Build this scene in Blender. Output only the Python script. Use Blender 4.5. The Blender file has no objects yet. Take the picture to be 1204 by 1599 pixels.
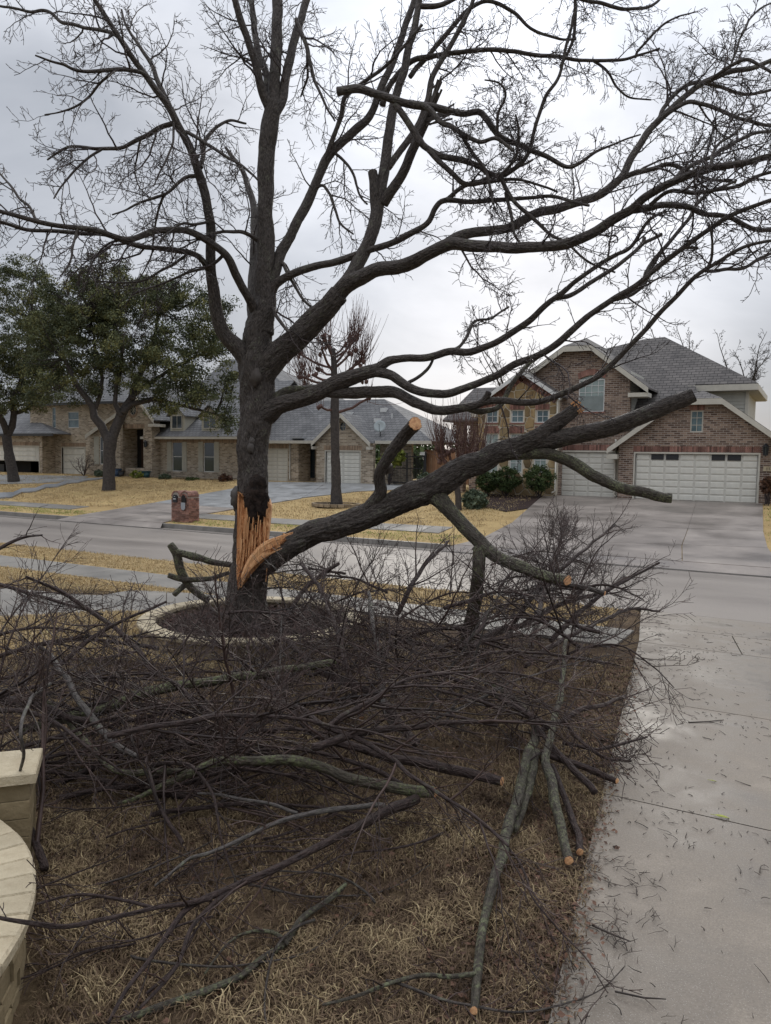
import bpy, math, random
import numpy as np
from mathutils import Vector, Matrix, noise as mnoise
from mathutils.geometry import tessellate_polygon
random.seed(7); rng = np.random.default_rng(7)
C = bpy.context.scene.collection
scn = bpy.context.scene
# ------------------------------------------------------------------ camera
# world: x runs along the street, y across it (away from the camera), z up, street surface z = 0
A_, P_, R_ = math.radians(29.2), math.radians(4.0), 0.015
FPX, CX, CY, CZ = 1200.0, 602.0, 799.5, 3.0
fw = Vector((-math.sin(A_)*math.cos(P_), math.cos(A_)*math.cos(P_), -math.sin(P_)))
r0 = Vector((math.cos(A_), math.sin(A_), 0)); u0 = r0.cross(fw)
rt = r0*math.cos(R_)+u0*math.sin(R_); up = u0*math.cos(R_)-r0*math.sin(R_)
cam = bpy.data.cameras.new('camera'); co = bpy.data.objects.new('camera', cam); C.objects.link(co)
m = Matrix((rt, up, -fw)).transposed().to_4x4(); m.translation = (0, 0, CZ); co.matrix_world = m
cam.sensor_fit = 'VERTICAL'; cam.sensor_height = 24; cam.lens = 24*FPX/1599
cam.clip_end = 5000; cam.clip_start = 0.05
scn.camera = co
# ------------------------------------------------------------------ world, sun, exposure
SUN_DIR = Vector((-0.317, 0.896, 0.31)).normalized()
wd = bpy.data.worlds.new('World'); scn.world = wd; wd.use_nodes = True
nt = wd.node_tree; N = nt.nodes; L = nt.links; N.clear()
def nn(t, **k):
    n = N.new(t)
    for a, b in k.items(): setattr(n, a, b)
    return n
out = nn('ShaderNodeOutputWorld')
sky = nn('ShaderNodeTexSky', sky_type='NISHITA'); sky.sun_disc = False
sky.sun_elevation = math.asin(SUN_DIR.z); sky.sun_rotation = math.atan2(SUN_DIR.x, SUN_DIR.y)
bg1 = nn('ShaderNodeBackground'); bg1.inputs[1].default_value = 0.06; L.new(sky.outputs[0], bg1.inputs[0])
tc = nn('ShaderNodeTexCoord')
mp = nn('ShaderNodeMapping'); mp.inputs['Scale'].default_value = (1.0, 1.0, 2.2); L.new(tc.outputs['Generated'], mp.inputs[0])
n1 = nn('ShaderNodeTexNoise'); n1.inputs['Scale'].default_value = 2.6; n1.inputs['Detail'].default_value = 8; n1.inputs['Roughness'].default_value = .52; n1.inputs['Distortion'].default_value = .35
L.new(mp.outputs[0], n1.inputs['Vector'])
rmp = nn('ShaderNodeValToRGB'); L.new(n1.outputs[0], rmp.inputs[0])
rmp.color_ramp.elements[0].position = .38; rmp.color_ramp.elements[0].color = (.385, .41, .46, 1)
rmp.color_ramp.elements[1].position = .65; rmp.color_ramp.elements[1].color = (.585, .605, .655, 1)
# brighter cloud in front of the hidden sun
dt = nn('ShaderNodeVectorMath', operation='DOT_PRODUCT'); dt.inputs[1].default_value = SUN_DIR; L.new(tc.outputs['Generated'], dt.inputs[0])
mr = nn('ShaderNodeMapRange', interpolation_type='SMOOTHERSTEP'); mr.inputs[1].default_value = .91; mr.inputs[2].default_value = 1.0; mr.inputs[3].default_value = 0.97; mr.inputs[4].default_value = 1.48
L.new(dt.outputs['Value'], mr.inputs[0])
sx = nn('ShaderNodeSeparateXYZ'); L.new(tc.outputs['Generated'], sx.inputs[0])
mz = nn('ShaderNodeMapRange'); mz.inputs[1].default_value = .4; mz.inputs[2].default_value = 1.0; mz.inputs[3].default_value = 1.0; mz.inputs[4].default_value = 3.3
L.new(sx.outputs[2], mz.inputs[0])
mh = nn('ShaderNodeMapRange', interpolation_type='SMOOTHSTEP'); mh.inputs[1].default_value = .0; mh.inputs[2].default_value = .28; mh.inputs[3].default_value = .78; mh.inputs[4].default_value = 1.0; L.new(sx.outputs[2], mh.inputs[0])
mk = nn('ShaderNodeMath', operation='MULTIPLY'); L.new(mz.outputs[0], mk.inputs[0]); L.new(mh.outputs[0], mk.inputs[1])
mm = nn('ShaderNodeMath', operation='MULTIPLY'); L.new(mr.outputs[0], mm.inputs[0]); L.new(mk.outputs[0], mm.inputs[1])
bg2 = nn('ShaderNodeBackground'); L.new(rmp.outputs[0], bg2.inputs[0]); L.new(mm.outputs[0], bg2.inputs[1])
mx = nn('ShaderNodeMixShader'); mx.inputs[0].default_value = .92
L.new(bg1.outputs[0], mx.inputs[1]); L.new(bg2.outputs[0], mx.inputs[2]); L.new(mx.outputs[0], out.inputs[0])
sl = bpy.data.lights.new('sun', 'SUN'); sl.energy = 0.9; sl.angle = math.radians(25); sl.color = (1, .94, .84)
so = bpy.data.objects.new('sun', sl); C.objects.link(so); so.rotation_euler = SUN_DIR.to_track_quat('Z', 'Y').to_euler()
scn.view_settings.view_transform = 'Standard'; scn.view_settings.look = 'None'
scn.view_settings.exposure = 0.32; scn.view_settings.gamma = 1
scn.render.engine = 'CYCLES'
scn.cycles.max_bounces = 5; scn.cycles.transparent_max_bounces = 4

# ------------------------------------------------------------------ surveying helpers: sight lines from the camera point onto real surfaces
def ray(x, y): return fw+rt*((x-CX)/FPX)-up*((y-CY)/FPX)
def D(x, y, d): return Vector((0, 0, CZ))+ray(x, y)*d          # at a forward distance d
def W(x, y, v):                                                # on the upright plane y = v
    r = ray(x, y); t = v/r.y; return Vector((r.x*t, v, CZ+r.z*t))
def sstep(a, b, x):
    t = min(1, max(0, (x-a)/(b-a))); return t*t*(3-2*t)
CURB_N, CURB_F = 15.15, 23.2
def terr(u, v):
    if v < CURB_N: return .42 - .0245*max(0, v-4) + .0
    if v < CURB_F: return 0.0
    k = sstep(-20, -12, u); s = (1-k)*(1.2/16)+k*(1.15/10.8)
    return .15+min(s*(v-CURB_F), 1.2)
def G(x, y, h=0.0):                                            # on the ground (h above it)
    r = ray(x, y); z = .4+h
    p = None
    for i in range(40):
        t = (z-CZ)/r.z if r.z < -1e-4 else 200
        if t < 0 or t > 400: t = 400
        p = Vector((r.x*t, r.y*t, z)); z = z*.4+.6*(terr(p.x, p.y)+h)
    return p
def dist(p): return (p-Vector((0, 0, CZ))).dot(fw)

# ------------------------------------------------------------------ object helpers
def tag(o, label=None, cat=None, group=None, kind=None):
    if label: o['label'] = label
    if cat: o['category'] = cat
    if group: o['group'] = group
    if kind: o['kind'] = kind
    return o
def thing(name, label, cat, loc=(0, 0, 0), group=None):
    o = bpy.data.objects.new(name, None); C.objects.link(o); o.location = loc; o.empty_display_size = .2
    return tag(o, label, cat, group)
def rootloc(p):
    v = Vector((0, 0, 0))
    while p is not None: v += Vector(p.location); p = p.parent
    return v
def link(name, me, mat=None, parent=None):
    o = bpy.data.objects.new(name, me); C.objects.link(o)
    if mat is not None and not me.materials: me.materials.append(mat)
    if parent is not None: o.parent = parent
    return o
class MB:
    def __init__(s): s.v = []; s.f = []
    def add(s, vs, fs):
        b = len(s.v); s.v += [tuple(q) for q in vs]; s.f += [tuple(b+i for i in f) for f in fs]
    def box(s, x0, x1, y0, y1, z0, z1, ch=0):
        if x0 > x1: x0, x1 = x1, x0
        if y0 > y1: y0, y1 = y1, y0
        if z0 > z1: z0, z1 = z1, z0
        s.add([(x0,y0,z0),(x1,y0,z0),(x1,y1,z0),(x0,y1,z0),(x0,y0,z1),(x1,y0,z1),(x1,y1,z1),(x0,y1,z1)],
              [(3,2,1,0),(4,5,6,7),(0,1,5,4),(1,2,6,5),(2,3,7,6),(3,0,4,7)])
    def bar(s, a, b, w, h, upv=Vector((0, 0, 1))):            # beam from a to b, w wide, h high
        a = Vector(a); b = Vector(b); t = (b-a).normalized(); n = t.cross(upv)
        if n.length < 1e-4: n = t.cross(Vector((0, 1, 0)))
        n.normalize(); k = n.cross(t)
        q = [(-1,-1),(1,-1),(1,1),(-1,1)]
        vs = [a+n*(w/2*i)+k*(h/2*j) for i, j in q]+[b+n*(w/2*i)+k*(h/2*j) for i, j in q]
        s.add(vs, [(3,2,1,0),(4,5,6,7),(0,1,5,4),(1,2,6,5),(2,3,7,6),(3,0,4,7)])
    def slab(s, pts, th, d=Vector((0, 0, -1))):               # polygon thickened along d
        pts = [Vector(p) for p in pts]; n = len(pts)
        nrm = Vector((0, 0, 0))
        for i in range(n): nrm += pts[i].cross(pts[(i+1) % n])
        if nrm.dot(d) > 0: pts.reverse()
        s.add(pts+[p+d*th for p in pts], [tuple(range(n)), tuple(range(2*n-1, n-1, -1))]+[(i, i+n, (i+1) % n+n, (i+1) % n) for i in range(n)])
    def cyl(s, c, r, h, n=12, r2=None):
        r2 = r if r2 is None else r2
        vs = [(c[0]+r*math.cos(2*math.pi*i/n), c[1]+r*math.sin(2*math.pi*i/n), c[2]) for i in range(n)]
        vs += [(c[0]+r2*math.cos(2*math.pi*i/n), c[1]+r2*math.sin(2*math.pi*i/n), c[2]+h) for i in range(n)]
        s.add(vs, [tuple(range(n-1, -1, -1)), tuple(range(n, 2*n))]+[(i, (i+1) % n, (i+1) % n+n, i+n) for i in range(n)])
    def ball(s, c, r, sc=(1, 1, 1), jit=0, n=10, m_=7):
        vs = []; fs = []
        for j in range(m_+1):
            th = math.pi*j/m_
            for i in range(n):
                a = 2*math.pi*i/n; d = Vector((math.sin(th)*math.cos(a), math.sin(th)*math.sin(a), math.cos(th)))
                k = r*(1+jit*mnoise.noise(d*2.3+Vector(c)))
                vs.append((c[0]+d.x*k*sc[0], c[1]+d.y*k*sc[1], c[2]+d.z*k*sc[2]))
        for j in range(m_):
            for i in range(n): fs.append((j*n+i, (j+1)*n+i, (j+1)*n+(i+1) % n, j*n+(i+1) % n))
        s.add(vs, fs)
    def build(s, name, mat, parent=None, smooth=False, at=None):
        o0 = rootloc(parent) if parent is not None else Vector((0, 0, 0))
        if at is not None: o0 = Vector(at)
        me = bpy.data.meshes.new(name); me.from_pydata([(a-o0.x, b-o0.y, c-o0.z) for a, b, c in s.v], [], s.f)
        if smooth: me.polygons.foreach_set('use_smooth', [True]*len(me.polygons))
        me.update(); o = link(name, me, mat, parent)
        if at is not None: o.location = Vector(at)-(rootloc(parent) if parent else Vector((0, 0, 0)))
        return o
def raw_mesh(name, V, Q, nv=4, smooth=False, attr=None):
    me = bpy.data.meshes.new(name); me.vertices.add(len(V)); me.vertices.foreach_set('co', V.astype(np.float32).ravel())
    me.loops.add(Q.size); me.loops.foreach_set('vertex_index', Q.astype(np.int32).ravel())
    me.polygons.add(len(Q)); me.polygons.foreach_set('loop_start', np.arange(len(Q), dtype=np.int32)*nv)
    me.polygons.foreach_set('use_smooth', np.full(len(Q), smooth))
    if attr is not None:
        a = me.attributes.new('tint', 'FLOAT', 'POINT'); a.data.foreach_set('value', attr.astype(np.float32))
    me.update(calc_edges=True); me.validate(); return me
class Tubes:
    def __init__(s): s.d = {}
    def add(s, pts, rad, sides=3): s.d.setdefault(sides, []).append((pts, rad))
    def mesh(s, name, o0=Vector((0, 0, 0))):
        Vs = []; Qs = []; base = 0
        for sd, lst in s.d.items():
            cnt = np.array([len(p) for p, r in lst]); P = np.array([q for p, r in lst for q in p], float); R = np.array([q for p, r in lst for q in r], float)
            st = np.concatenate(([0], np.cumsum(cnt)[:-1])); en = st+cnt-1
            idx = np.arange(len(P)); nx_ = np.minimum(idx+1, len(P)-1); nx_[en] = en; pv = np.maximum(idx-1, 0); pv[st] = st
            T = P[nx_]-P[pv]; T /= (np.linalg.norm(T, axis=1, keepdims=True)+1e-9)
            md = P[en]-P[st]; ax = np.argmin(np.abs(md), axis=1); ref = np.eye(3)[ax]; ref = np.repeat(ref, cnt, axis=0)
            a = np.cross(T, ref); a /= (np.linalg.norm(a, axis=1, keepdims=True)+1e-9); b = np.cross(T, a)
            ang = np.arange(sd)*2*math.pi/sd
            V = P[:, None, :]+R[:, None, None]*(a[:, None, :]*np.cos(ang)[None, :, None]+b[:, None, :]*np.sin(ang)[None, :, None])
            Vs.append(V.reshape(-1, 3)); seg = np.delete(idx, en)
            j = np.arange(sd); j2 = (j+1) % sd
            q = np.stack([seg[:, None]*sd+j, seg[:, None]*sd+j2, (seg[:, None]+1)*sd+j2, (seg[:, None]+1)*sd+j], -1).reshape(-1, 4)+base
            Qs.append(q); base += len(P)*sd
        V = np.concatenate(Vs)-np.array(o0); Q = np.concatenate(Qs)
        return raw_mesh(name, V, Q, 4, True)
    def build(s, name, mat, parent=None):
        if not s.d: return None
        return link(name, s.mesh(name, rootloc(parent)), mat, parent)

# ------------------------------------------------------------------ materials
def newmat(name):
    m_ = bpy.data.materials.new(name); m_.use_nodes = True; t = m_.node_tree; b = t.nodes['Principled BSDF']; return m_, t, b
def nd(t, ty, ins=None, **k):
    n = t.nodes.new(ty)
    for a, b in k.items(): setattr(n, a, b)
    if ins:
        for a, b in ins.items():
            if isinstance(b, bpy.types.NodeSocket): t.links.new(b, n.inputs[a])
            else: n.inputs[a].default_value = b
    return n
def c4(c): return (c[0], c[1], c[2], 1)
def ramp(t, fac, stops):
    r = t.nodes.new('ShaderNodeValToRGB'); t.links.new(fac, r.inputs[0]); e = r.color_ramp.elements
    while len(e) < len(stops): e.new(.5)
    for i, (p, c) in enumerate(stops): e[i].position = p; e[i].color = c4(c)
    return r.outputs[0]
def mixc(t, fac, a, b, mode='MIX'):
    n = t.nodes.new('ShaderNodeMix'); n.data_type = 'RGBA'; n.blend_type = mode
    for s, x in ((0, fac), (6, a), (7, b)):
        if isinstance(x, bpy.types.NodeSocket): t.links.new(x, n.inputs[s])
        elif s == 0: n.inputs[s].default_value = x
        else: n.inputs[s].default_value = c4(x)
    return n.outputs[2]
def noisy(name, stops, scale=5, detail=6, rough=.8, bump=.0, bscale=40, spec=.3, vec='Object', stretch=(1, 1, 1), bdist=.02, island=0):
    m_, t, b = newmat(name)
    tcn = nd(t, 'ShaderNodeTexCoord'); mp_ = nd(t, 'ShaderNodeMapping', {0: tcn.outputs[vec], 'Scale': stretch})
    n = nd(t, 'ShaderNodeTexNoise', {'Vector': mp_.outputs[0], 'Scale': scale, 'Detail': detail, 'Roughness': .6})
    col = ramp(t, n.outputs[0], stops)
    if island:
        g = nd(t, 'ShaderNodeNewGeometry'); oi = nd(t, 'ShaderNodeObjectInfo')
        s_ = nd(t, 'ShaderNodeMath', {0: g.outputs['Random Per Island'], 1: oi.outputs['Random']}, operation='ADD')
        fr = nd(t, 'ShaderNodeMath', {0: s_.outputs[0]}, operation='FRACT')
        k = nd(t, 'ShaderNodeMapRange', {0: fr.outputs[0], 3: 1-island, 4: 1+island})
        col = mixc(t, 1.0, col, k.outputs[0], 'MULTIPLY')
    t.links.new(col, b.inputs['Base Color']); b.inputs['Roughness'].default_value = rough; b.inputs['Specular IOR Level'].default_value = spec
    if bump:
        n2 = nd(t, 'ShaderNodeTexNoise', {'Vector': mp_.outputs[0], 'Scale': bscale, 'Detail': 5})
        bp = nd(t, 'ShaderNodeBump', {'Height': n2.outputs[0], 'Strength': bump, 'Distance': bdist}); t.links.new(bp.outputs[0], b.inputs['Normal'])
    return m_
def flatmat(name, col, rough=.6, spec=.3, metal=0):
    return noisy(name, [(.3, [c*.88 for c in col]), (.7, [min(1, c*1.1) for c in col])], scale=3, rough=rough, spec=spec, bump=.05, bscale=25)

def bark_mat(name, dark, light, lichen, lam, uv=True, bstr=.6):
    m_, t, b = newmat(name); tcn = nd(t, 'ShaderNodeTexCoord')
    if uv:
        mp_ = nd(t, 'ShaderNodeMapping', {0: tcn.outputs['UV'], 'Scale': (30, 11, 1)})
        fur = nd(t, 'ShaderNodeTexVoronoi', {'Vector': mp_.outputs[0], 'Scale': 1.0}, feature='DISTANCE_TO_EDGE')
        nf = nd(t, 'ShaderNodeTexNoise', {'Vector': mp_.outputs[0], 'Scale': 1.6, 'Detail': 7, 'Roughness': .7})
        h = nd(t, 'ShaderNodeMath', {0: fur.outputs[0], 1: nf.outputs[0]}, operation='ADD').outputs[0]
        fac = nf.outputs[0]
    else:
        nf = nd(t, 'ShaderNodeTexNoise', {'Vector': tcn.outputs['Object'], 'Scale': 30, 'Detail': 5}); h = nf.outputs[0]; fac = h
    col = ramp(t, fac, [(.3, dark), (.72, light)])
    ln = nd(t, 'ShaderNodeTexNoise', {'Vector': tcn.outputs['Object'], 'Scale': 5.0, 'Detail': 9, 'Roughness': .75})
    lm = nd(t, 'ShaderNodeMapRange', {0: ln.outputs[0], 1: .62-lam*.22, 2: .70-lam*.18, 3: 0, 4: .85})
    sp = nd(t, 'ShaderNodeTexNoise', {'Vector': tcn.outputs['Object'], 'Scale': 45, 'Detail': 4})
    ms = nd(t, 'ShaderNodeMapRange', {0: sp.outputs[0], 1: .42, 2: .58, 3: .0, 4: 1})
    mf = nd(t, 'ShaderNodeMath', {0: lm.outputs[0], 1: ms.outputs[0]}, operation='MULTIPLY')
    col = mixc(t, mf.outputs[0], col, lichen)
    t.links.new(col, b.inputs['Base Color']); b.inputs['Roughness'].default_value = .6; b.inputs['Specular IOR Level'].default_value = .22
    bp = nd(t, 'ShaderNodeBump', {'Height': h, 'Strength': bstr, 'Distance': .03}); t.links.new(bp.outputs[0], b.inputs['Normal'])
    return m_
M = {}
M['bark'] = bark_mat('wet_dark_bark', (.011, .009, .008), (.14, .115, .098), (.17, .17, .12), .3, bstr=.9)
M['bark_pale'] = bark_mat('grey_bark', (.03, .026, .023), (.15, .13, .115), (.17, .18, .12), .35)
M['bark_lichen'] = bark_mat('lichen_bark', (.018, .015, .012), (.125, .105, .08), (.19, .20, .11), .72, bstr=.9)
M['bark_far'] = noisy('far_tree_bark', [(.3, (.03, .025, .022)), (.7, (.075, .063, .055))], scale=9, bump=.5, bscale=30)
M['bark_pile'] = bark_mat('dark_reddish_bark', (.009, .006, .006), (.10, .068, .058), (.15, .15, .10), .15, bstr=.9)
M['bark_moss'] = bark_mat('mossy_bark', (.02, .018, .012), (.14, .115, .085), (.17, .19, .085), .85, bstr=.9)
M['twig'] = noisy('twig_bark', [(.3, (.022, .016, .016)), (.7, (.075, .055, .05))], scale=9, rough=.55, island=.4)
M['twig_pile'] = noisy('twig_bark_reddish', [(.3, (.018, .011, .009)), (.7, (.080, .050, .041))], scale=6, rough=.5, island=.5)
M['pollard'] = noisy('reddish_whip_bark', [(.3, (.065, .035, .03)), (.7, (.14, .08, .066))], scale=4)
M['rot'] = noisy('rotten_black_wood', [(.3, (.006, .004, .003)), (.7, (.035, .022, .016))], scale=14, rough=.95, bump=1, bscale=30)
def wood_mat(name, a, b_, st):
    m_, t, b = newmat(name); tcn = nd(t, 'ShaderNodeTexCoord'); mp_ = nd(t, 'ShaderNodeMapping', {0: tcn.outputs['Object'], 'Scale': st})
    n = nd(t, 'ShaderNodeTexNoise', {'Vector': mp_.outputs[0], 'Scale': 6, 'Detail': 7, 'Roughness': .65})
    t.links.new(ramp(t, n.outputs[0], [(.28, [c*.35 for c in a]), (.42, a), (.7, b_)]), b.inputs['Base Color'])
    b.inputs['Roughness'].default_value = .7
    bp = nd(t, 'ShaderNodeBump', {'Height': n.outputs[0], 'Strength': .9, 'Distance': .02}); t.links.new(bp.outputs[0], b.inputs['Normal'])
    return m_
M['wood'] = wood_mat('fresh_split_wood', (.54, .25, .10), (.84, .50, .24), (9, 9, .7))
M['cut'] = wood_mat('saw_cut_wood', (.50, .24, .11), (.78, .46, .22), (4, 4, 4))

def brick_mat(name, c1, c2, c3, mortar, bw=.203, bh=.0677, ms=.011, bump=.5, dirt=.25):
    m_, t, b = newmat(name); tcn = nd(t, 'ShaderNodeTexCoord'); s = nd(t, 'ShaderNodeSeparateXYZ', {0: tcn.outputs['Object']})
    a = nd(t, 'ShaderNodeMath', {0: s.outputs[0], 1: s.outputs[1]}, operation='ADD')
    cb = nd(t, 'ShaderNodeCombineXYZ', {0: a.outputs[0], 1: s.outputs[2]})
    bt = nd(t, 'ShaderNodeTexBrick', {'Vector': cb.outputs[0], 'Color1': c4((0, 0, 0)), 'Color2': c4((1, 1, 1)), 'Mortar': c4((.5, .5, .5)), 'Scale': 1, 'Mortar Size': ms, 'Mortar Smooth': .1, 'Bias': 0, 'Brick Width': bw, 'Row Height': bh})
    col = ramp(t, bt.outputs['Color'], [(.0, c1), (.5, c2), (1, c3)])
    n = nd(t, 'ShaderNodeTexNoise', {'Vector': tcn.outputs['Object'], 'Scale': 1.1, 'Detail': 6, 'Roughness': .7})
    k = nd(t, 'ShaderNodeMapRange', {0: n.outputs[0], 1: .3, 2: .7, 3: 1-dirt, 4: 1+dirt*.6})
    col = mixc(t, bt.outputs['Fac'], col, mortar); col = mixc(t, 1, col, k.outputs[0], 'MULTIPLY')
    t.links.new(col, b.inputs['Base Color']); b.inputs['Roughness'].default_value = .85
    inv = nd(t, 'ShaderNodeMath', {0: 1.0, 1: bt.outputs['Fac']}, operation='SUBTRACT')
    bp = nd(t, 'ShaderNodeBump', {'Height': inv.outputs[0], 'Strength': bump, 'Distance': .01}); t.links.new(bp.outputs[0], b.inputs['Normal'])
    return m_
M['brick_red'] = brick_mat('red_brown_brick', (.085, .050, .036), (.185, .120, .084), (.31, .22, .16), (.38, .33, .28), bw=.26, bh=.088, ms=.010)
M['brick_tan'] = brick_mat('tan_brick', (.17, .125, .085), (.34, .27, .19), (.50, .41, .31), (.48, .43, .35), bw=.30, bh=.10, ms=.011)
M['brick_piece'] = noisy('loose_brick', [(.3, (.14, .065, .05)), (.7, (.25, .135, .105))], scale=3, island=.5)
M['brick_piece_tan'] = noisy('tan_soldier_brick', [(.3, (.22, .15, .10)), (.7, (.36, .27, .19))], scale=3, island=.3)
M['mailbox_brick'] = noisy('mailbox_brick', [(.3, (.17, .075, .055)), (.7, (.30, .17, .13))], scale=6, island=.45)
M['mortar'] = flatmat('mortar', (.36, .31, .26), .9)
def shingle_mat(name, a, b_, row=.17):
    m_, t, b = newmat(name); tcn = nd(t, 'ShaderNodeTexCoord'); g = nd(t, 'ShaderNodeNewGeometry')
    s = nd(t, 'ShaderNodeSeparateXYZ', {0: tcn.outputs['Object']}); sn = nd(t, 'ShaderNodeSeparateXYZ', {0: g.outputs['True Normal']})
    ax = nd(t, 'ShaderNodeMath', {0: sn.outputs[0]}, operation='ABSOLUTE'); ay = nd(t, 'ShaderNodeMath', {0: sn.outputs[1]}, operation='ABSOLUTE')
    gt = nd(t, 'ShaderNodeMath', {0: ax.outputs[0], 1: ay.outputs[0]}, operation='GREATER_THAN')
    mxn = nd(t, 'ShaderNodeMix', {0: gt.outputs[0], 2: s.outputs[0], 3: s.outputs[1]})
    cb = nd(t, 'ShaderNodeCombineXYZ', {0: mxn.outputs[0], 1: s.outputs[2]})
    bt = nd(t, 'ShaderNodeTexBrick', {'Vector': cb.outputs[0], 'Color1': c4((0, 0, 0)), 'Color2': c4((1, 1, 1)), 'Mortar': c4((0, 0, 0)), 'Scale': 1, 'Mortar Size': .014, 'Mortar Smooth': .6, 'Bias': 0, 'Brick Width': .33, 'Row Height': row*.8})
    n = nd(t, 'ShaderNodeTexNoise', {'Vector': tcn.outputs['Object'], 'Scale': .8, 'Detail': 8, 'Roughness': .75})
    f = nd(t, 'ShaderNodeMath', {0: bt.outputs['Color'], 1: .22}, operation='MULTIPLY'); f2 = nd(t, 'ShaderNodeMath', {0: f.outputs[0], 1: n.outputs[0]}, operation='ADD')
    col = ramp(t, f2.outputs[0], [(.35, a), (.95, b_)])
    col = mixc(t, bt.outputs['Fac'], col, [c*.35 for c in a])
    t.links.new(col, b.inputs['Base Color']); b.inputs['Roughness'].default_value = .75; b.inputs['Specular IOR Level'].default_value = .4
    inv = nd(t, 'ShaderNodeMath', {0: 1.0, 1: bt.outputs['Fac']}, operation='SUBTRACT')
    bp = nd(t, 'ShaderNodeBump', {'Height': inv.outputs[0], 'Strength': .7, 'Distance': .03}); t.links.new(bp.outputs[0], b.inputs['Normal'])
    return m_
M['shingle'] = shingle_mat('brown_grey_shingles', (.058, .052, .048), (.18, .16, .145))
M['shingle_l'] = shingle_mat('grey_shingles', (.078, .077, .078), (.21, .205, .20), row=.2)
M['cream'] = flatmat('cream_trim_paint', (.50, .47, .40), .6)
M['siding'] = flatmat('pale_siding', (.44, .43, .38), .6)
M['door_white'] = flatmat('garage_door_paint', (.62, .60, .53), .5)
M['door_groove'] = flatmat('garage_door_recess', (.54, .52, .46), .6)
M['shutter'] = flatmat('shutter_paint', (.42, .40, .33), .6)
M['black'] = flatmat('black_metal', (.018, .018, .02), .45, .5)
M['white'] = flatmat('white_paint', (.62, .62, .60), .5)
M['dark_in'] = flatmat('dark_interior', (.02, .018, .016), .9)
M['soffit'] = flatmat('soffit', (.34, .33, .30), .7)
M['metal_pole'] = flatmat('grey_metal', (.30, .31, .32), .4)
M['dish'] = flatmat('grey_green_dish', (.28, .31, .31), .5)
M['blue_pot'] = flatmat('blue_glazed_pot', (.03, .06, .11), .3, .5)
M['teal_pot'] = flatmat('teal_glazed_pot', (.03, .09, .10), .3, .5)
m_, t_, b_ = newmat('window_glass'); b_.inputs['Base Color'].default_value = (.03, .04, .045, 1); b_.inputs['Roughness'].default_value = .06; b_.inputs['Specular IOR Level'].default_value = .9; M['glass'] = m_
M['blind'] = noisy('pale_blind_behind_glass', [(.3, (.20, .25, .235)), (.7, (.30, .36, .335))], scale=2, rough=.15, spec=.8)
M['teal_glass'] = noisy('blue_grey_pane', [(.35, (.05, .085, .095)), (.7, (.14, .20, .21))], scale=1.5, rough=.1, spec=.8)
M['stone'] = noisy('golden_stone', [(.25, (.14, .085, .045)), (.5, (.27, .19, .095)), (.75, (.38, .30, .17))], scale=1.6, rough=.85, bump=.5, bscale=14, island=.5)
M['stone_mortar'] = flatmat('pale_mortar', (.55, .49, .39), .9)
M['fence_wood'] = noisy('weathered_cedar', [(.3, (.17, .085, .045)), (.7, (.30, .17, .095))], scale=4, stretch=(3, 3, .4), island=.3)
M['capstone'] = noisy('cream_cast_stone', [(.3, (.37, .30, .195)), (.7, (.53, .45, .31))], scale=7, rough=.75, bump=.6, bscale=45, island=.14)
M['blockstone'] = noisy('tan_block', [(.3, (.17, .125, .08)), (.7, (.30, .24, .16))], scale=4, rough=.85, bump=.5, bscale=30, island=.35)
M['pillar_block'] = noisy('yellow_block', [(.3, (.18, .135, .07)), (.7, (.31, .24, .14))], scale=4, rough=.8, bump=.4, bscale=30, island=.2)
M['mulch_base'] = noisy('mulch_soil', [(.3, (.018, .010, .008)), (.7, (.05, .028, .022))], scale=20, rough=.9, bump=1, bscale=60)
M['mulch'] = noisy('mulch_chip', [(.3, (.03, .016, .013)), (.7, (.10, .055, .045))], scale=9, rough=.85, island=.6)
M['deadleaf'] = noisy('dead_leaf', [(.3, (.045, .023, .014)), (.7, (.15, .075, .045))], scale=4, rough=.6, island=.6)
M['stick'] = noisy('wet_stick', [(.3, (.02, .014, .011)), (.7, (.07, .05, .038))], scale=6, rough=.5, island=.4)
M['yleaf'] = flatmat('yellow_green_leaf', (.34, .36, .07), .5)
M['slate'] = noisy('wet_slate', [(.3, (.13, .14, .15)), (.7, (.26, .27, .28))], scale=1.5, rough=.3, spec=.6)

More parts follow.
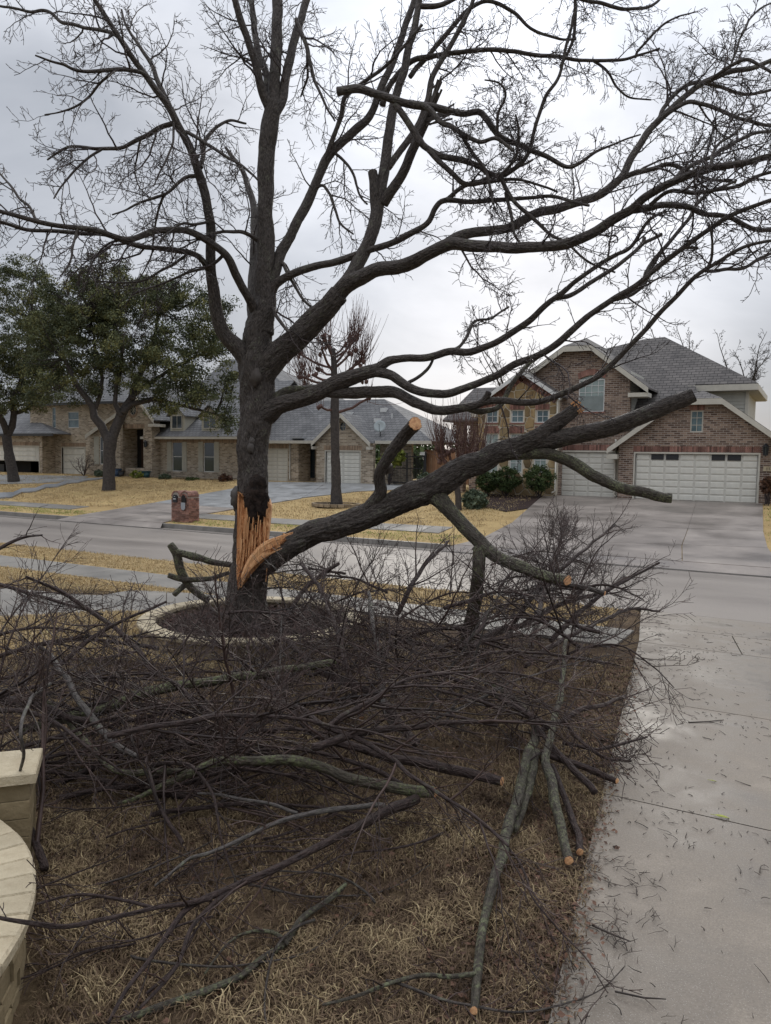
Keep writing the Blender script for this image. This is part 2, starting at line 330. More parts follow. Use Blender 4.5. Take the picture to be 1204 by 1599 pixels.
def concrete_mat(name, a, b_, rlo=.22, rhi=.6, scale=.9, speck=True, stretch=(1, 1, 1), isl=.05, spec_=.28):
    m_, t, b = newmat(name); tcn = nd(t, 'ShaderNodeTexCoord'); g = nd(t, 'ShaderNodeNewGeometry')
    mp_ = nd(t, 'ShaderNodeMapping', {0: g.outputs['Position'], 'Scale': stretch})
    n = nd(t, 'ShaderNodeTexNoise', {'Vector': mp_.outputs[0], 'Scale': scale, 'Detail': 9, 'Roughness': .62, 'Distortion': .3})
    fine = nd(t, 'ShaderNodeTexNoise', {'Vector': g.outputs['Position'], 'Scale': 90, 'Detail': 5, 'Roughness': .7})
    col = ramp(t, n.outputs[0], [(.32, a), (.68, b_)])
    fk = nd(t, 'ShaderNodeMapRange', {0: fine.outputs[0], 1: .3, 2: .7, 3: .72, 4: 1.25}); col = mixc(t, .8, col, fk.outputs[0], 'MULTIPLY')
    if speck:
        v = nd(t, 'ShaderNodeTexVoronoi', {'Vector': g.outputs['Position'], 'Scale': 105})
        sp = nd(t, 'ShaderNodeMath', {0: v.outputs['Distance'], 1: .24}, operation='LESS_THAN')
        wn = nd(t, 'ShaderNodeMath', {0: v.outputs['Color'], 1: .55}, operation='GREATER_THAN')
        mfa = nd(t, 'ShaderNodeMath', {0: sp.outputs[0], 1: wn.outputs[0]}, operation='MULTIPLY'); mf2 = nd(t, 'ShaderNodeMath', {0: mfa.outputs[0], 1: .35}, operation='MULTIPLY')
        col = mixc(t, mf2.outputs[0], col, (.50, .47, .43))
    if isl:
        oi = nd(t, 'ShaderNodeObjectInfo'); k = nd(t, 'ShaderNodeMapRange', {0: oi.outputs['Random'], 3: 1-isl, 4: 1+isl}); col = mixc(t, 1, col, k.outputs[0], 'MULTIPLY')
    t.links.new(col, b.inputs['Base Color'])
    rr = nd(t, 'ShaderNodeMapRange', {0: n.outputs[0], 1: .38, 2: .62, 3: rlo, 4: rhi}); t.links.new(rr.outputs[0], b.inputs['Roughness'])
    b.inputs['Specular IOR Level'].default_value = spec_
    bp = nd(t, 'ShaderNodeBump', {'Height': fine.outputs[0], 'Strength': .22, 'Distance': .006}); t.links.new(bp.outputs[0], b.inputs['Normal'])
    return m_
M['drive'] = concrete_mat('wet_exposed_concrete', (.120, .098, .076), (.265, .225, .18), .3, .72, 1.4)
M['walk'] = concrete_mat('wet_sidewalk_concrete', (.14, .13, .115), (.26, .24, .21), .5, .8, speck=False, spec_=.18)
M['road'] = concrete_mat('wet_road_concrete', (.17, .145, .125), (.28, .245, .21), .42, .62, .35, False, (.35, 1.3, 1), 0, .2)
M['curb'] = concrete_mat('curb_concrete', (.15, .14, .125), (.28, .26, .235), .35, .65, 1.5, False)
M['drive_far'] = concrete_mat('far_driveway_concrete', (.13, .11, .095), (.33, .285, .245), .35, .65, .5, False, (1, 1.6, 1))
M['court'] = concrete_mat('grey_courtyard_concrete', (.17, .17, .165), (.30, .30, .29), .3, .6, 1.2, False)
def grass_ground(name, stops, scale, bump=.8, fine=(.6, 1.35)):
    m_, t, b = newmat(name); g = nd(t, 'ShaderNodeNewGeometry')
    n = nd(t, 'ShaderNodeTexNoise', {'Vector': g.outputs['Position'], 'Scale': scale, 'Detail': 9, 'Roughness': .7})
    mp_ = nd(t, 'ShaderNodeMapping', {0: g.outputs['Position'], 'Scale': (1, .45, 1)})
    n2 = nd(t, 'ShaderNodeTexNoise', {'Vector': mp_.outputs[0], 'Scale': 34, 'Detail': 6, 'Roughness': .8})
    col = ramp(t, n.outputs[0], stops); k = nd(t, 'ShaderNodeMapRange', {0: n2.outputs[0], 1: .3, 2: .7, 3: fine[0], 4: fine[1]})
    col = mixc(t, 1, col, k.outputs[0], 'MULTIPLY'); t.links.new(col, b.inputs['Base Color']); b.inputs['Roughness'].default_value = .95; b.inputs['Specular IOR Level'].default_value = .15
    bp = nd(t, 'ShaderNodeBump', {'Height': n2.outputs[0], 'Strength': bump, 'Distance': .05}); t.links.new(bp.outputs[0], b.inputs['Normal'])
    return m_
M['soil'] = grass_ground('lawn_soil_thatch', [(.3, (.05, .032, .021)), (.5, (.12, .08, .048)), (.72, (.22, .16, .09))], 1.6)
M['soil_tan'] = grass_ground('dormant_tan_turf', [(.3, (.30, .205, .095)), (.7, (.46, .34, .17))], .9, .5, (.75, 1.2))
M['far_turf'] = grass_ground('far_dormant_turf', [(.3, (.31, .21, .095)), (.6, (.48, .345, .16)), (.8, (.40, .34, .16))], .5, .6, (.62, 1.3))
M['ground_far'] = grass_ground('far_ground', [(.3, (.09, .10, .04)), (.7, (.20, .16, .07))], .05)
def blade_mat(name, stops):
    m_, t, b = newmat(name); a = nd(t, 'ShaderNodeAttribute', attribute_name='tint')
    t.links.new(ramp(t, a.outputs['Fac'], stops), b.inputs['Base Color']); b.inputs['Roughness'].default_value = .7; b.inputs['Specular IOR Level'].default_value = .2
    return m_
M['blade'] = blade_mat('dormant_grass_blades', [(0, (.055, .034, .022)), (.4, (.15, .10, .058)), (.7, (.31, .23, .125)), (1, (.48, .38, .21))])
M['blade_far'] = blade_mat('tan_grass_blades', [(0, (.24, .17, .09)), (.6, (.44, .33, .17)), (.85, (.52, .40, .22)), (1, (.36, .34, .16))])
M['blade_green'] = blade_mat('green_grass_blades', [(0, (.13, .16, .05)), (.5, (.30, .32, .09)), (1, (.42, .38, .15))])
M['leaf_oak'] = blade_mat('live_oak_leaves', [(0, (.042, .052, .028)), (.5, (.09, .10, .045)), (.85, (.19, .185, .07)), (1, (.27, .24, .085))])
M['leaf_shrub'] = blade_mat('shrub_leaves', [(0, (.022, .035, .014)), (.6, (.055, .08, .025)), (1, (.10, .13, .045))])
M['leaf_yellow'] = blade_mat('yellow_green_leaves', [(0, (.09, .12, .03)), (1, (.30, .32, .06))])
M['leaf_grey'] = blade_mat('grey_green_leaves', [(0, (.05, .07, .045)), (1, (.16, .19, .12))])

# ------------------------------------------------------------------ the ground
def drape(poly, off, name, mat, parent=None, step=1.0, th=0.0, kind=None, skirt=0):
    import bmesh
    bm = bmesh.new(); vs = [bm.verts.new((p[0], p[1], 0)) for p in poly]; f = bm.faces.new(vs)
    if f.normal.z < 0: f.normal_flip()
    xs = [p[0] for p in poly]; ys = [p[1] for p in poly]
    for ax, lo, hi in ((0, min(xs), max(xs)), (1, min(ys), max(ys))):
        q = lo+step
        while q < hi:
            nrm = (1, 0, 0) if ax == 0 else (0, 1, 0); cpt = (q, 0, 0) if ax == 0 else (0, q, 0)
            bmesh.ops.bisect_plane(bm, geom=bm.verts[:]+bm.edges[:]+bm.faces[:], plane_co=cpt, plane_no=nrm); q += step
    for v in bm.verts: v.co.z = terr(v.co.x, v.co.y)+off
    if skirt:
        r = bmesh.ops.extrude_face_region(bm, geom=bm.faces[:])
        # original faces stay at the bottom
        top = [e for e in r['geom'] if isinstance(e, bmesh.types.BMVert)]
        for v in top: v.co.z += 0
        tops = set(top)
        for v in bm.verts:
            if v not in tops: v.co.z -= skirt
    bmesh.ops.recalc_face_normals(bm, faces=bm.faces[:])
    if not skirt and bm.faces[0:1] == []: pass
    bm.faces.ensure_lookup_table()
    if not skirt and sum(f.normal.z for f in bm.faces) < 0:
        for f in bm.faces: f.normal_flip()
    o0 = rootloc(parent) if parent is not None else Vector((0, 0, 0))
    for v in bm.verts: v.co -= o0
    me = bpy.data.meshes.new(name); bm.to_mesh(me); bm.free()
    o = link(name, me, mat, parent)
    if kind: o['kind'] = kind
    return o
def gp(*pts): return [tuple(G(x, y)[:2]) for x, y in pts]
def sheet(name, x0, x1, y0, y1, nx, ny, mat, f, kind='structure'):
    X = np.linspace(x0, x1, nx+1); Y = np.linspace(y0, y1, ny+1)
    V = np.array([(x, y, f(x, y)) for y in Y for x in X]); i = np.arange(nx); j = np.arange(ny)
    a = (j[:, None]*(nx+1)+i[None, :]).ravel(); Q = np.stack([a, a+1, a+nx+2, a+nx+1], 1)
    o = link(name, raw_mesh(name, V, Q, 4, True), mat); o['kind'] = kind; return o
gf = MB(); gf.add([(-2500, -800, -.4), (2500, -800, -.4), (2500, 3500, -.4), (-2500, 3500, -.4)], [(0, 1, 2, 3)]); tag(gf.build('ground', M['ground_far']), kind='structure')
sheet('near_lawn', -60, 8, -6, CURB_N, 136, 46, M['soil'], lambda u, v: terr(u, v-1e-4)+.012*mnoise.noise(Vector((u*1.3, v*1.3, 0))))
far_l = sheet('far_lawn', -110, 30, CURB_F+.01, 58, 280, 84, M['far_turf'], terr)
rd = sheet('road', -140, 40, CURB_N-.35, CURB_F+.35, 60, 12, M['road'], lambda u, v: .0+.05*(1-((v-19.2)/4.3)**2)-.02)
# tan turf where the lawn is clear of the brush
drape([(-60, 12.98), (-3.0, 12.98), (-3.2, 15.0), (-60, 15.0)], .02, 'near_turf_strip', M['soil_tan'], kind='structure')
drape(gp((-60, 883), (0, 886), (200, 903), (340, 930), (200, 926), (100, 921), (-60, 915)), .02, 'near_turf_path_edge', M['soil_tan'], kind='structure')
drape(gp((-80, 972), (0, 967), (140, 958), (330, 958), (420, 1010), (330, 1040), (60, 1025), (-80, 1035)), .02, 'near_turf_left', M['soil_tan'], kind='structure')
# curbs with gaps at the driveways
def strip_box(mb, u0_, u1_, v0_, v1_, z0_, z1_): mb.box(u0_, u1_, v0_, v1_, z0_, z1_)
k1 = bpy.data.objects.new('curb', None); C.objects.link(k1); k1['kind'] = 'structure'
def curb_run(ua, ub, v0_, v1_, top):
    u = ua
    while u < ub-.1:
        e = min(u+3.0, ub); b = MB(); b.box(u+.006, e-.006, v0_, v1_, -.1, top); o = b.build('curb_piece', M['curb'], k1); u = e
gl = G(222, 812).x; gr_ = G(236, 815).x; rl = G(705, 857).x; rr_ = G(1228, 893).x
dl = G(-40, 800).x; mbx = G(232, 822).x
u_dl0 = G(112, 812).x
curb_run(-70, u_dl0, CURB_F-.0, CURB_F+.16, .165); curb_run(mbx, rl, CURB_F-.0, CURB_F+.16, .165); curb_run(rr_, 20, CURB_F-.0, CURB_F+.16, .165)
curb_run(-80, -3.2, CURB_N-.15, CURB_N+.02, .165)
# gutter joint of the road
j = MB(); j.box(-100, 20, 22.56, 22.585, .0, .022); j.box(-100, 20, 15.75, 15.77, .0, .020); tag(j.build('road_joint', M['curb']), kind='structure')

# near driveway in slabs
drv = bpy.data.objects.new('driveway', None); C.objects.link(drv); drv['kind'] = 'structure'
def le(v):          # left edge of the near driveway
    pts = [(-3, -.3), (3.35, -.95), (4.58, -1.15), (5.8, -1.33), (8.8, -1.78), (12.0, -2.25), (15.3, -2.85)]
    for (a, x), (b, y) in zip(pts, pts[1:]):
        if v <= b: return x+(y-x)*(v-a)/(b-a)
    return -2.85
joints = [(-2, 0), (3.05, 0), (5.97, .02), (8.85, .05), (12.05, .03), (13.45, .02), (15.1, 0)]
for (a, _), (b, _) in zip(joints, joints[1:]):
    for (s0, s1) in ((0, 1.45), (1.45, 5.2)) if 12 < a < 13 else ((0, 5.2),):
        p = [(le(a)+s0+.008, a+.008), (le(a)+s1-.008, a+.008), (le(b)+s1-.008, b-.008), (le(b)+s0+.008, b-.008)]
        drape(p, .03, 'concrete_slab', M['drive'], drv, 5, skirt=.12)
dj = MB(); dj.add([(-3.2, -3, .3), (6, -3, .3), (6, 15.1, .0), (-3.2, 15.1, .0)], [(0, 1, 2, 3)])
# apron between walk and gutter, lower edge
ap = MB(); ap.add([(-2.86, 15.1, .178), (2.6, 15.1, .178), (2.9, 15.72, .031), (-3.2, 15.72, .031)], [(0, 1, 2, 3)]); ap.build('apron_lip', M['drive'], drv)
# near sidewalk and front path
sw = bpy.data.objects.new('sidewalk', None); C.objects.link(sw); sw['kind'] = 'structure'
u = -70.0
while u < -3.0:
    e = min(u+1.5, -2.45); drape([(u+.006, 11.55), (e-.006, 11.55), (e-.006, 12.95), (u+.006, 12.95)], .03, 'walk_slab', M['walk'], sw, 3, skirt=.1); u = e
fp = bpy.data.objects.new('front_path', None); C.objects.link(fp); fp['kind'] = 'structure'
fpx = [(-120, 922, 966), (-60, 921, 967), (0, 921, 967), (60, 925, 963), (110, 931, 960), (160, 932, 958), (205, 924, 957), (260, 926, 955), (330, 931, 951), (420, 934, 946)]
for (x0, a0, b0), (x1, a1, b1) in zip(fpx, fpx[1:]):
    q = gp((x0+.5, a0), (x1-.5, a1), (x1-.5, b1), (x0+.5, b0)); drape(q, .035, 'path_slab', M['walk'], fp, 3, skirt=.1)
# far sidewalk
fs = bpy.data.objects.new('far_sidewalk', None); C.objects.link(fs); fs['kind'] = 'structure'
for (ua, ub) in ((-75, G(150, 790).x), (G(305, 797).x, rl-1.2), (rr_+.5, 15)):
    u = ua
    while u < ub-.2:
        e = min(u+1.6, ub); drape([(u+.01, 24.9), (e-.01, 24.9), (e-.01, 26.1), (u+.01, 26.1)], .03, 'walk_slab', M['walk'], fs, 3, skirt=.1); u = e
# far driveways
fd = bpy.data.objects.new('far_driveway', None); C.objects.link(fd); fd['kind'] = 'structure'
def slabs(cols, rows, parent, mat):      # cols: function s,t -> px ; bilinear px grid
    for i in range(len(cols)-1):
        for k in range(len(rows)-1):
            def P(c, r):
                l = rows[r]; return (l[0][0]+(l[1][0]-l[0][0])*cols[c], l[0][1]+(l[1][1]-l[0][1])*cols[c])
            q = gp(P(i, k), P(i+1, k), P(i+1, k+1), P(i, k+1)); c = Vector((sum(a for a, b in q)/4, sum(b for a, b in q)/4))
            q = [tuple(Vector(a)+(c-Vector(a)).normalized()*.015) for a in q]
            q = [(a, 23.24 if b < 24.1 and k == len(rows)-2 else b) for a, b in q]
            drape(q, .04, 'concrete_slab', mat, parent, 1.2, skirt=.1)
slabs([0, .36, .70, 1], [((868, 770), (1190, 782)), ((800, 817), (1192, 831)), ((752, 842), (1199, 857)), ((700, 862), (1222, 893))], fd, M['drive_far'])
fl = bpy.data.objects.new('courtyard_driveway', None); C.objects.link(fl); fl['kind'] = 'structure'
slabs([0, .5, 1], [((240, 786), (372, 795)), ((175, 797), (305, 806)), ((112, 811), (236, 825))], fl, M['drive_far'])
lp = MB()
for (a, b) in ((G(112, 811).x, G(236, 825).x), (G(700, 862).x, G(1222, 893).x)): lp.add([(a-.5, 22.75, .012), (b+.4, 22.75, .012), (b, 23.27, .195), (a, 23.27, .195)], [(0, 1, 2, 3)])
lp.build('apron_lip', M['drive_far'], fl)
slabs([0, .5, 1], [((380, 753), (520, 754)), ((362, 764), (470, 779)), ((240, 786), (372, 795))], fl, M['court'])
drape(gp((521, 754), (640, 757), (660, 763), (560, 768), (472, 778)), .04, 'courtyard_slab', M['court'], fl, 1.5, skirt=.1)
drape(gp((-80, 741), (138, 744), (128, 752), (60, 755), (-80, 758)), .04, 'courtyard_slab', M['court'], fl, 1.5, skirt=.1)
# stepping slabs up to the entry
stp = thing('stepping_stone_path', 'row of wet grey stone slabs crossing the tan lawn to the arched entry', 'path', G(90, 765))
for (x, y, w_, h_) in ((8, 775, 40, 10), (45, 767, 40, 8), (80, 760, 38, 7), (113, 754, 36, 6), (144, 749.5, 34, 5), (170, 746.5, 24, 3.5)):
    drape(gp((x-w_/2-6, y+h_/2), (x+w_/2-10, y+h_/2-2), (x+w_/2+6, y-h_/2), (x-w_/2+10, y-h_/2+1)), .08, 'stone_slab', M['slate'], stp, 3, skirt=.12)

# ------------------------------------------------------------------ grass, leaf litter
def blades(name, pts, nper, hmin, hmax, width, mat, lean=1.0, spread=.05, tintf=None, hm=None, label=None, cat='grass', group=None):
    n = len(pts); P = np.repeat(pts, nper, axis=0); k = len(P)
    P[:, :2] += rng.normal(0, spread, (k, 2)); a = rng.uniform(0, 2*math.pi, k); h = rng.uniform(hmin, hmax, k)*(1 if hm is None else np.repeat(hm, nper)); ln = rng.uniform(.3, 1.5, k)*lean*h
    dx, dy = np.cos(a), np.sin(a); w = width*rng.uniform(.6, 1.3, k); b2 = a+rng.normal(0, .8, k)
    px_, py_ = -dy, dx
    V = np.zeros((k, 5, 3)); b0 = P
    V[:, 0] = b0-np.stack([px_*w, py_*w, 0*w], 1); V[:, 1] = b0+np.stack([px_*w, py_*w, 0*w], 1)
    mid = b0+np.stack([dx*ln*.45, dy*ln*.45, h*.8], 1); V[:, 2] = mid+np.stack([px_*w*.8, py_*w*.8, 0*w], 1); V[:, 3] = mid-np.stack([px_*w*.8, py_*w*.8, 0*w], 1)
    V[:, 4] = mid+np.stack([np.cos(b2)*ln*.6, np.sin(b2)*ln*.6, h*rng.uniform(-.6, .35, k)], 1)
    i = np.arange(k)*5
    T3 = np.concatenate([np.stack([i, i+1, i+2], 1), np.stack([i, i+2, i+3], 1), np.stack([i+3, i+2, i+4], 1)])
    t = np.clip(np.repeat(tintf, nper)+rng.normal(0, .16, k), 0, 1); t5 = np.repeat(t, 5)
    o = link(name, raw_mesh(name, V.reshape(-1, 3), T3, 3, False, t5), mat); tag(o, label, cat, group, 'stuff'); return o
def fn(u, v, s, o=0): return mnoise.noise(Vector((u*s, v*s, o)))
def in_ring(u, v): return (u+7.25)**2+(v-8.95)**2 < 1.62**2
def in_planter(u, v): return (u+4.35)**2+(v-1.05)**2 < 1.73**2 or (abs(u+4.36)+abs(v-2.94) < .3)
def in_path(u, v): return 11.5 < v < 13.0
pathpoly = [tuple(q) for q in gp(*[(x, a-2) for x, a, b in fpx])]+[tuple(q) for q in gp(*[(x, b+2) for x, a, b in reversed(fpx)])]
def pip(u, v, poly):
    c = False; n = len(poly)
    for i in range(n):
        x1, y1 = poly[i]; x2, y2 = poly[i-1]
        if (y1 > v) != (y2 > v) and u < (x2-x1)*(v-y1)/(y2-y1)+x1: c = not c
    return c
pts = []; tn = []; hmul = []
for i in range(60000):
    v = 1.6+rng.random()**.9*9.2; u = le(v)+.03-rng.random()*(3.2+v*.95)
    if in_ring(u, v) or in_planter(u, v) or pip(u, v, pathpoly): continue
    d = fn(u, v, .9)+.5*fn(u, v, 2.7, 5)
    if rng.random() > np.clip((9.5-v*.55)/7, .12, 1)*(.55+d*1.1+.35): continue
    u += .05*rng.random()*(u > le(v)-.1); cn = .6*fn(u, v, 1.6, 21)+.75*fn(u, v, 4.8, 2)+.3*fn(u, v, 11, 6)
    if cn < -.25 and rng.random() < .6: continue
    hmul.append(.7+.6*max(0, cn))
    pts.append((u, v, terr(u, v)+.0)); tn.append(.36+.5*cn+.25*fn(u, v, 9, 3)+(.18 if (v > 7 and u < -6) else 0))
print('tufts', len(pts))
blades('grass', np.array(pts), 8, .028, .078, .0031, M['blade'], 1.7, .032, np.array(tn), np.array(hmul), 'brown and tan dormant grass under the brush pile in front')
pts = []; tn = []
for poly, n_ in (([(-32, 12.98), (-3.0, 12.98), (-3.2, 15.0), (-32, 15.0)], 9000), (gp((-60, 883), (0, 886), (200, 903), (340, 930), (200, 926), (100, 921), (-60, 915)), 5000), (gp((-80, 972), (0, 967), (140, 958), (330, 958), (420, 1010), (330, 1040), (60, 1025), (-80, 1035)), 9000)):
    xs = [p[0] for p in poly]; ys = [p[1] for p in poly]
    for i in range(n_):
        u = random.uniform(min(xs), max(xs)); v = random.uniform(min(ys), max(ys))
        if pip(u, v, poly) and not in_ring(u, v) and not in_path(u, v): pts.append((u, v, terr(u, v)+.02)); tn.append(.55+.3*fn(u, v, 1.4))
blades('turf_grass', np.array(pts), 5, .025, .06, .0055, M['blade_far'], 1.2, .05, np.array(tn), None, 'tan dormant turf beside the near pavement and path')
pts = []; tn = []; pg = []; tg = []
drvpoly = [gp((868, 770), (1190, 782), (1222, 893), (700, 862)), gp((240, 786), (372, 795), (236, 825), (112, 811)), gp((380, 753), (640, 757), (660, 763), (560, 768), (372, 796), (240, 786))]
for i in range(16000):
    v = random.uniform(23.5, 41); u = random.uniform(-58, 4)
    if 24.8 < v < 26.2 or any(pip(u, v, q) for q in drvpoly): continue
    z = terr(u, v)+.01
    if v < 24.8 and u > -60 or (u > -4 and v < 34): pg.append((u, v, z)); tg.append(.5+.5*fn(u, v, .8))
    else: pts.append((u, v, z)); tn.append(.5+.45*fn(u, v, .45))
blades('far_turf_grass', np.array(pts), 7, .03, .08, .010, M['blade_far'], 1.0, .15, np.array(tn), None, 'short tan grass on the lawns across the street')
blades('verge_grass', np.array(pg), 12, .03, .07, .009, M['blade_green'], 1.0, .15, np.array(tg), None, 'yellow green grass on the verge along the far curb')

def litter(name, pts, size, mat, label, cat):
    k = len(pts); P = np.array(pts); a = rng.uniform(0, 2*math.pi, k); s = size*rng.uniform(.5, 1.3, k)
    dx = np.stack([np.cos(a), np.sin(a), rng.normal(0, .2, k)], 1)*s[:, None]; dy = np.stack([-np.sin(a), np.cos(a), rng.normal(0, .35, k)], 1)*(s*.55)[:, None]
    V = np.zeros((k, 4, 3)); V[:, 0] = P-dx; V[:, 1] = P+dy; V[:, 2] = P+dx*.9; V[:, 3] = P-dy; V[:, :, 2] += (s*.3)[:, None]; V[:, 1, 2] += s*.25
    Q = np.arange(k*4).reshape(-1, 4); o = link(name, raw_mesh(name, V.reshape(-1, 3), Q, 4, False), mat); tag(o, label, cat, kind='stuff'); return o
pts = []
for i in range(13000):
    v = 1.8+random.random()*9; e = le(v)
    u = e-abs(random.gauss(0, .35)) if random.random() < .55 else e-random.random()*5
    if random.random() < .045: u = e+abs(random.gauss(0, .09))
    if in_planter(u, v) or in_ring(u, v): continue
    pts.append((u, v, terr(u, v)+(.034 if u > e else .012)))
litter('leaf_litter', pts, .019, M['deadleaf'], 'brown dead leaves matted along the lawn edge of the driveway', 'dead leaves')
pts = []
for i in range(26):
    v = 2+random.random()*4; pts.append((le(v)-random.random()*1.5-.2, v, terr(0, v)+.03))
# twig litter on the driveway
tb = Tubes()
def stick(u, v, ln, r, z0):
    a = random.gauss(1.9, .8); n = random.choice((3, 4)); p = Vector((u, v, z0+r)); q = [tuple(p)]; d = a
    for i in range(n):
        d += random.gauss(0, .22); p = p+Vector((math.cos(d), math.sin(d), 0))*(ln/n); p.z = terr(p.x, p.y)+.032+r+random.random()*.004 if p.x > le(p.y) else p.z; q.append(tuple(p))
    tb.add(q, [r*(1-.5*i/n) for i in range(n+1)], 4)
    if ln > .06 and random.random() < .5:
        b = d+random.choice((-1, 1))*random.uniform(.6, 1.1); w = Vector(q[n//2]); tb.add([tuple(w), tuple(w+Vector((math.cos(b), math.sin(b), .05))*ln*.4)], [r*.7, r*.4], 3)
for i in range(2800):
    v = 2.2+random.random()**1.15*12.5; off = random.random()**1.8*3.2
    u = le(v)+off
    cl = fn(u, v, 1.1, 4)
    if random.random() > .55+cl: continue
    stick(u, v, random.choice((.02, .025, .03, .04, .06, .11))*random.uniform(.7, 1.3), random.uniform(.0015, .0038), terr(u, v)+.03)
for (x, y, n_) in ((965, 1455, 40), (930, 1365, 26), (1000, 1390, 30), (860+90, 1460, 20)):
    c = G(x, y)
    for i in range(n_): stick(c.x+random.gauss(0, .12), c.y+random.gauss(0, .14), random.uniform(.04, .13), random.uniform(.0015, .003), terr(c.x, c.y)+.03)
o = tb.build('twig_litter', M['stick']); tag(o, 'scattered short dark twig bits on the wet concrete driveway', 'twigs', kind='stuff')
bs = [((925, 1445), (985, 1470), .006, 'longest dark stick of the twig heap low on the driveway'), ((960, 1548), (1040, 1560), .005, 'straight dark stick near the bottom of the driveway'), ((1075, 1128), (1130, 1124), .006, 'thin pale brown stick lying level right of the brush'),
      ((905, 985-0+40), (978, 1042), .012, 'chunky dark bark piece lying just past the upper driveway joint')]
for (a, b, r, lb) in bs:
    pa = G(*a, h=.035); pb = G(*b, h=.035); tt = Tubes(); mdl = (pa+pb)/2+Vector((.02, -.015, .004)); th_ = thing('fallen_stick', lb, 'stick', pa)
    tt.add([tuple(pa), tuple(mdl), tuple(pb)], [r, r*.9, r*.5], 6); tt.build('stick_stem', M['stick'], th_)
    t2 = Tubes(); t2.add([tuple(mdl), tuple(mdl+(pb-pa).cross(Vector((0, 0, 1)))*.3+(pb-pa)*.2)], [r*.6, r*.3], 4); t2.build('side_twig', M['stick'], th_)
for (x, y, s, lb) in ((1127, 1275, .055, 'yellow green leaf lying beside the lower driveway joint'), (1113, 1219, .028, 'small pale yellow leaf alone on the driveway above the joint')):
    c = G(x, y, .04); b = MB(); pr = [(0, -1), (.35, -.5), (.42, 0), (.3, .5), (0, 1), (-.3, .5), (-.42, 0), (-.35, -.5)]
    vs = [(c.x+s*(p[1]), c.y+s*p[0]*.9, c.z+.006*abs(p[0])*8*s*4) for p in pr]; b.add([(c.x, c.y, c.z-.002)]+vs, [(0, i+1, (i+1) % 8+1) for i in range(8)])
    b.bar((c.x-s*1.4, c.y, c.z), (c.x+s, c.y, c.z+.001), .003, .003)
    tag(b.build('leaf', M['yleaf']), lb, 'leaf')
# ------------------------------------------------------------------ house building helpers
def RX(x0, y0, x1, y1, v):                                     # a rectangle seen on the plane y=v -> (xa, xb, za, zb)
    ym = (y0+y1)/2; xm = (x0+x1)/2
    return W(x0, ym, v).x, W(x1, ym, v).x, W(xm, y1, v).z, W(xm, y0, v).z
def wall(name, outline, holes, v, th, mat, parent, reveal=.12):
    """upright wall on y=v facing the street; outline and holes are (x, z) loops"""
    loops = [[Vector((a, b, 0)) for a, b in outline]]+[[Vector((a, b, 0)) for a, b in h] for h in holes]
    tris = tessellate_polygon(loops); flat = [q for l in loops for q in l]; b = MB()
    vs = [(q.x, v, q.y) for q in flat]; fs = []
    for t in tris:
        p, q, r = (flat[i] for i in t); s = (q.x-p.x)*(r.y-p.y)-(q.y-p.y)*(r.x-p.x)
        fs.append(tuple(t) if s > 0 else tuple(reversed(t)))
    b.add(vs, fs)
    for li, l in enumerate(loops):
        d = th if li == 0 else reveal; n = len(l)
        ar = sum(l[i].x*l[(i+1) % n].y-l[(i+1) % n].x*l[i].y for i in range(n))
        if (ar > 0) == (li == 0): l = l[::-1]
        b.add([(q.x, v, q.y) for q in l]+[(q.x, v+d, q.y) for q in l], [(i, (i+1) % n, (i+1) % n+n, i+n) for i in range(n)])
    return b.build(name, mat, parent)
def rect(a): return [(a[0], a[2]), (a[1], a[2]), (a[1], a[3]), (a[0], a[3])]
def side_wall(name, u_, v0_, v1_, z0_, z1_, mat, parent): b = MB(); b.box(u_-.12, u_, v0_, v1_, z0_, z1_); return b.build(name, mat, parent)
def window(r, v, parent, glass='glass', cols=1, rows=2, fr=.05, frame='white', depth=.08, archz=0):
    a, b_, c, d = r; root = MB()
    y0, y1 = v+depth-.05, v+depth
    root.box(a, a+fr, y0, y1, c, d); root.box(b_-fr, b_, y0, y1, c, d); root.box(a+fr, b_-fr, y0, y1, c, c+fr); root.box(a+fr, b_-fr, y0, y1, d-fr, d)
    w = root.build('window', M[frame], parent)
    g = MB(); g.box(a+fr*.5, b_-fr*.5, y1-.02, y1-.012, c+fr*.5, d-fr*.5); g.build('pane', M[glass], w)
    if cols > 1 or rows > 1:
        mu = MB(); t = .022
        for i in range(1, cols): x = a+(b_-a)*i/cols; mu.box(x-t/2, x+t/2, y0+.012, y1-.022, c+fr, d-fr)
        for k in range(1, rows):
            z = c+(d-c)*k/rows; tt = .045 if rows == 2 and cols == 1 else t
            mu.box(a+fr, b_-fr, y0+.008, y1-.024, z-tt/2, z+tt/2)
        mu.build('muntin', M[frame], w)
    return w
def soldier(r, v, parent, mat='brick_piece', h=.22, proud=.018, w=.075, under=False):
    a, b_, z = r; n = max(2, int((b_-a)/w)); m_ = MB(); s = (b_-a)/n
    for i in range(n): m_.box(a+i*s+.006, a+(i+1)*s-.006, v-proud-.004*random.random(), v+.03, z, z+h)
    o = m_.build('soldier_course', M[mat], parent); o['kind'] = 'stuff'; return o
